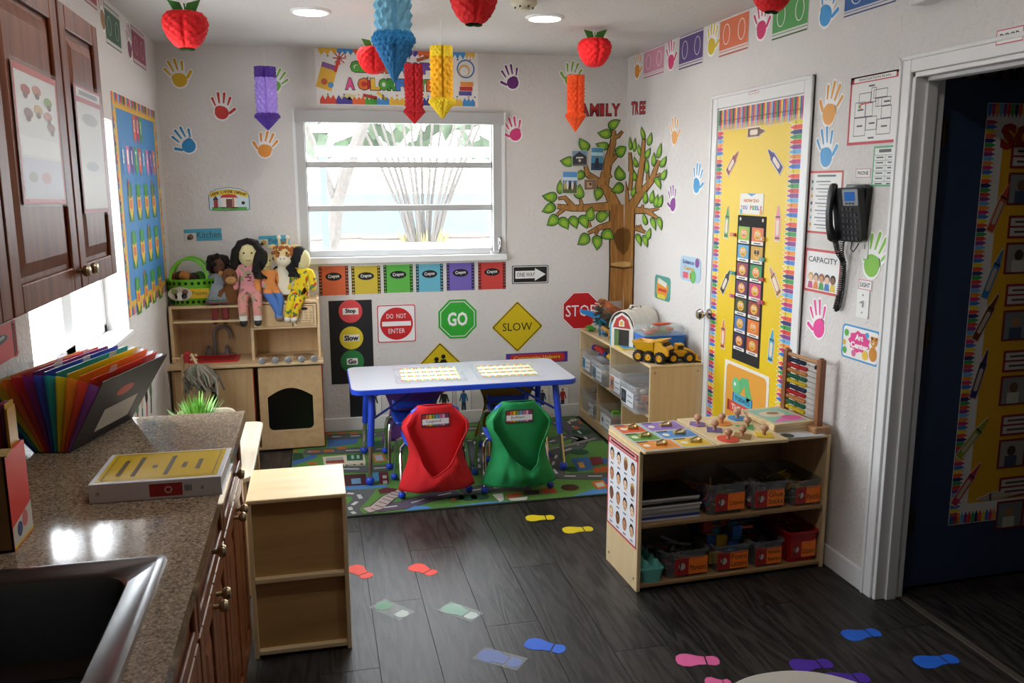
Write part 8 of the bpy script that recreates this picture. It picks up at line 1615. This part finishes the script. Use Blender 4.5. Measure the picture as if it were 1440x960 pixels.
def paper_pencil(label, px, py, y, wpx, hpx, c_end, c_body, c_tip, body_end, tip0, tilt=0):
    """(px,py) = tip seen in the picture, y = how far down the room it hangs"""
    p = hit(1, y, px, py); s = (p-CP).dot(Fw)/FPX; r, hh = wpx*s/2, hpx*s/.985
    t = thing('paper_pencil', label, 'decoration', 'honeycomb paper pencils hanging from the ceiling', (p.x, p.y, p.z)); 
    ce = hh/24
    b = B(); comb(b, [(.003, 0), (r*.55, hh*tip0*.45), (r*1.05, hh*tip0*.92)], tissue(c_tip), amp=.10, cell=ce); b.out('tip', t)
    b = B(); comb(b, [(r*1.0, hh*tip0*.90), (r*1.16, hh*tip0), (r*1.20, hh*(tip0+.02)), (r*1.0, hh*(tip0+.07))], tissue(c_end), amp=.10, cell=ce*.8, cells=22, groove=.15); b.out('ruffle', t)
    b = B(); comb(b, [(r*.95, hh*(tip0+.06)), (r*.97, hh*.5), (r*.97, hh*body_end)], tissue(c_body), amp=.15, cell=ce*1.5, cells=11); b.out('barrel', t)
    b = B(); comb(b, [(r*.97, hh*body_end), (r*1.0, hh*(body_end+.02)), (r*.98, hh), (r*.2, hh*1.0)], tissue(c_end), amp=.07, cell=ce); b.out('end_band', t)
    string(t, hh); return t
paper_pencil('purple paper pencil hanging left of the window', 377, 183, 5.30, 29, 84, '4e2c8c', 'a48ae0', '52309a', .83, .2)
paper_pencil('big light blue paper pencil hanging nearest the camera', 555, 116, 3.0, 50, 190, '3c9ad8', '8ed0ee', '3a8cc8', .85, .28)
paper_pencil('dark red paper pencil hanging above the window blind box', 583, 174, 5.1, 25, 79, 'b4101e', 'b4121e', 'c8161e', .9, .19)
paper_pencil('yellow paper pencil hanging in front of the banner', 622, 167, 4.6, 31, 96, 'f4d42a', 'f4b81c', 'f4d42a', .85, .22)
paper_pencil('orange paper pencil hanging beside the red letters', 809, 185, 5.15, 24, 75, 'f4581c', 'f4561e', 'ee561c', .86, .26)
GLF = col('3f8a34', .7)
def paper_apple(label, px, py, y, wpx, c='e8161e', leaf=True):
    p = hit(1, y, px, py); s = (p-CP).dot(Fw)/FPX; r = wpx*s/2
    t = thing('paper_apple', label, 'decoration', 'honeycomb paper apples hanging from the ceiling', (p.x, p.y, p.z))
    prof = [(r*.06, -r*.78), (r*.34, -r*.86), (r*.56, -r*.74), (r*.80, -r*.44), (r*.96, -r*.08), (r*1.03, r*.24), (r*.98, r*.52), (r*.80, r*.72), (r*.52, r*.78), (r*.24, r*.66), (r*.06, r*.5)]
    b = B(); comb(b, prof, tissue(c), amp=.05, cell=r*.2, cells=13, groove=.14); b.out('fruit', t)
    b = B(); b.tube([(0, 0, r*.6), (r*.03, 0, r*.95), (r*.0, 0, r*1.15)], r*.035, GLF, 8); b.out('stem', t)
    for ang, l in ((.5, .75), (2.75, .7)):
        b = B(); d = Vector((math.cos(ang)*.85, -.1, .55+.1*math.sin(ang))).normalized(); e = Vector((-d.z, 0, d.x)); o_ = Vector((0, 0, r*.72))
        pts = [o_, o_+d*l*r*.5+e*r*.26, o_+d*l*r*1.3, o_+d*l*r*.6-e*r*.26]; nn = Vector((0, r*.02, 0)); b.add([q-nn for q in pts]+[q+nn for q in pts], [(0, 1, 2, 3), (7, 6, 5, 4), (0, 4, 5, 1), (1, 5, 6, 2), (2, 6, 7, 3), (3, 7, 4, 0)], GLF); b.out('leaf', t)
    b = B()
    for sx in (-1, 1): b.ball((sx*r*.16, 0, -r*.88), (r*.22, r*.04, r*.10), col('2a4a2a', .8), 8, 6)
    b.out('calyx', t) if wpx > 55 else None
    string(t, r*1.1); return t
paper_apple('red paper apple hanging near the upper left corner', 261, 41, 3.75, 60)
paper_apple('red paper apple with green leaves above the paper tree', 836, 73, 4.75, 46)
paper_apple('red paper apple cut off by the top edge in the middle', 666, 4, 3.15, 66)
paper_apple('dark red paper apple cut off by the top edge at the right', 1086, -10, 3.25, 58)
paper_apple('red paper apple half hidden behind the light blue pencil', 525, 84, 4.5, 44)
# ================================================================== FOOTPRINTS ON THE FLOOR
def footprint(px0, py0, px1, py1, c, label, wd=.085, tape=False, mir=1, faded=False):
    """from toe end to heel end as seen on the floor"""
    a, q = P('F', px0, py0), P('F', px1, py1); l = math.hypot(q[0]-a[0], q[1]-a[1]); an = math.atan2(q[1]-a[1], q[0]-a[0])
    t = thing('floor_footprint', label, 'footprint', 'vinyl footprints on the floor', M=MAT('F', (a[0]+q[0])/2, (a[1]+q[1])/2, an)); m = col(c, .6)
    sole = [(-l*.5, 0), (-l*.47, wd*.3), (-l*.36, wd*.47), (-l*.2, wd*.5), (0, wd*.36), (l*.17, wd*.30), (l*.17, -wd*.30), (0, -wd*.32), (-l*.2, -wd*.46), (-l*.36, -wd*.44), (-l*.47, -wd*.28)]
    hl = [(l*.21, wd*.31), (l*.21, -wd*.31), (l*.38, -wd*.36), (l*.47, -wd*.24), (l*.5, 0), (l*.47, wd*.24), (l*.38, wd*.36)][::-1]
    if not faded:
        b = B(); b.prism([(x, y*mir) for x, y in sole][::-mir], 0, .0012, m); b.out('sole', t); b = B(); b.prism([(x, y*mir) for x, y in hl][::mir], 0, .0012, m); b.out('heel', t)
    else:
        b = B(); b.prism(sole[::-1] if not faded == 2 else arc(-l*.28, 0, l*.2, 0, 345, 16, wd*.42), 0, .0012, m); b.out('sole', t); b = B(); b.prism([(x, y*.9) for x, y in hl], 0, .0011, col('b8c8c0', .4)); b.out('heel', t)
    if tape: b = B(); b.prism([(-l*.5, -wd*.52), (l*.53, -wd*.52), (l*.53, wd*.52), (-l*.5, wd*.52)], .0014, .0018, clear('e4f0f0', .14, .5)); b.out('clear_tape', t)
footprint(739, 729, 780, 727, 'd8c410', 'yellow footprint nearer the rug')
footprint(791, 746, 834, 743, 'd8c410', 'yellow footprint nearer the toy shelf')
footprint(492, 796, 520, 812, 'e8402a', 'red footprint partly hidden by the low shelf')
footprint(578, 795, 612, 807, 'e8402a', 'red footprint on the open floor')
footprint(530, 848, 572, 866, '22985c', 'dark green footprint worn under clear tape', tape=True, faded=2)
footprint(624, 852, 670, 868, '8ac0a8', 'pale green footprint faded under clear tape', tape=True, faded=1)
footprint(673, 918, 733, 934, '2058c8', 'torn blue footprint under clear tape', tape=True)
footprint(738, 903, 795, 914, '1c66e0', 'clean blue footprint in the middle of the floor')
footprint(950, 928, 1012, 929, 'e0609a', 'pink footprint in the foreground')
footprint(992, 962, 1030, 962, 'e0609a', 'pink footprint at the bottom edge beside the pale table corner')
footprint(1112, 937, 1170, 932, '4a22a0', 'purple footprint right of the pale table corner')
footprint(1160, 956, 1222, 952, '4a22a0', 'purple footprint at the bottom edge of the picture')
footprint(1186, 895, 1237, 888, '1e66d8', 'blue footprint nearer the doorway post')
footprint(1288, 933, 1346, 925, '1e66d8', 'blue footprint nearest the doorway threshold')
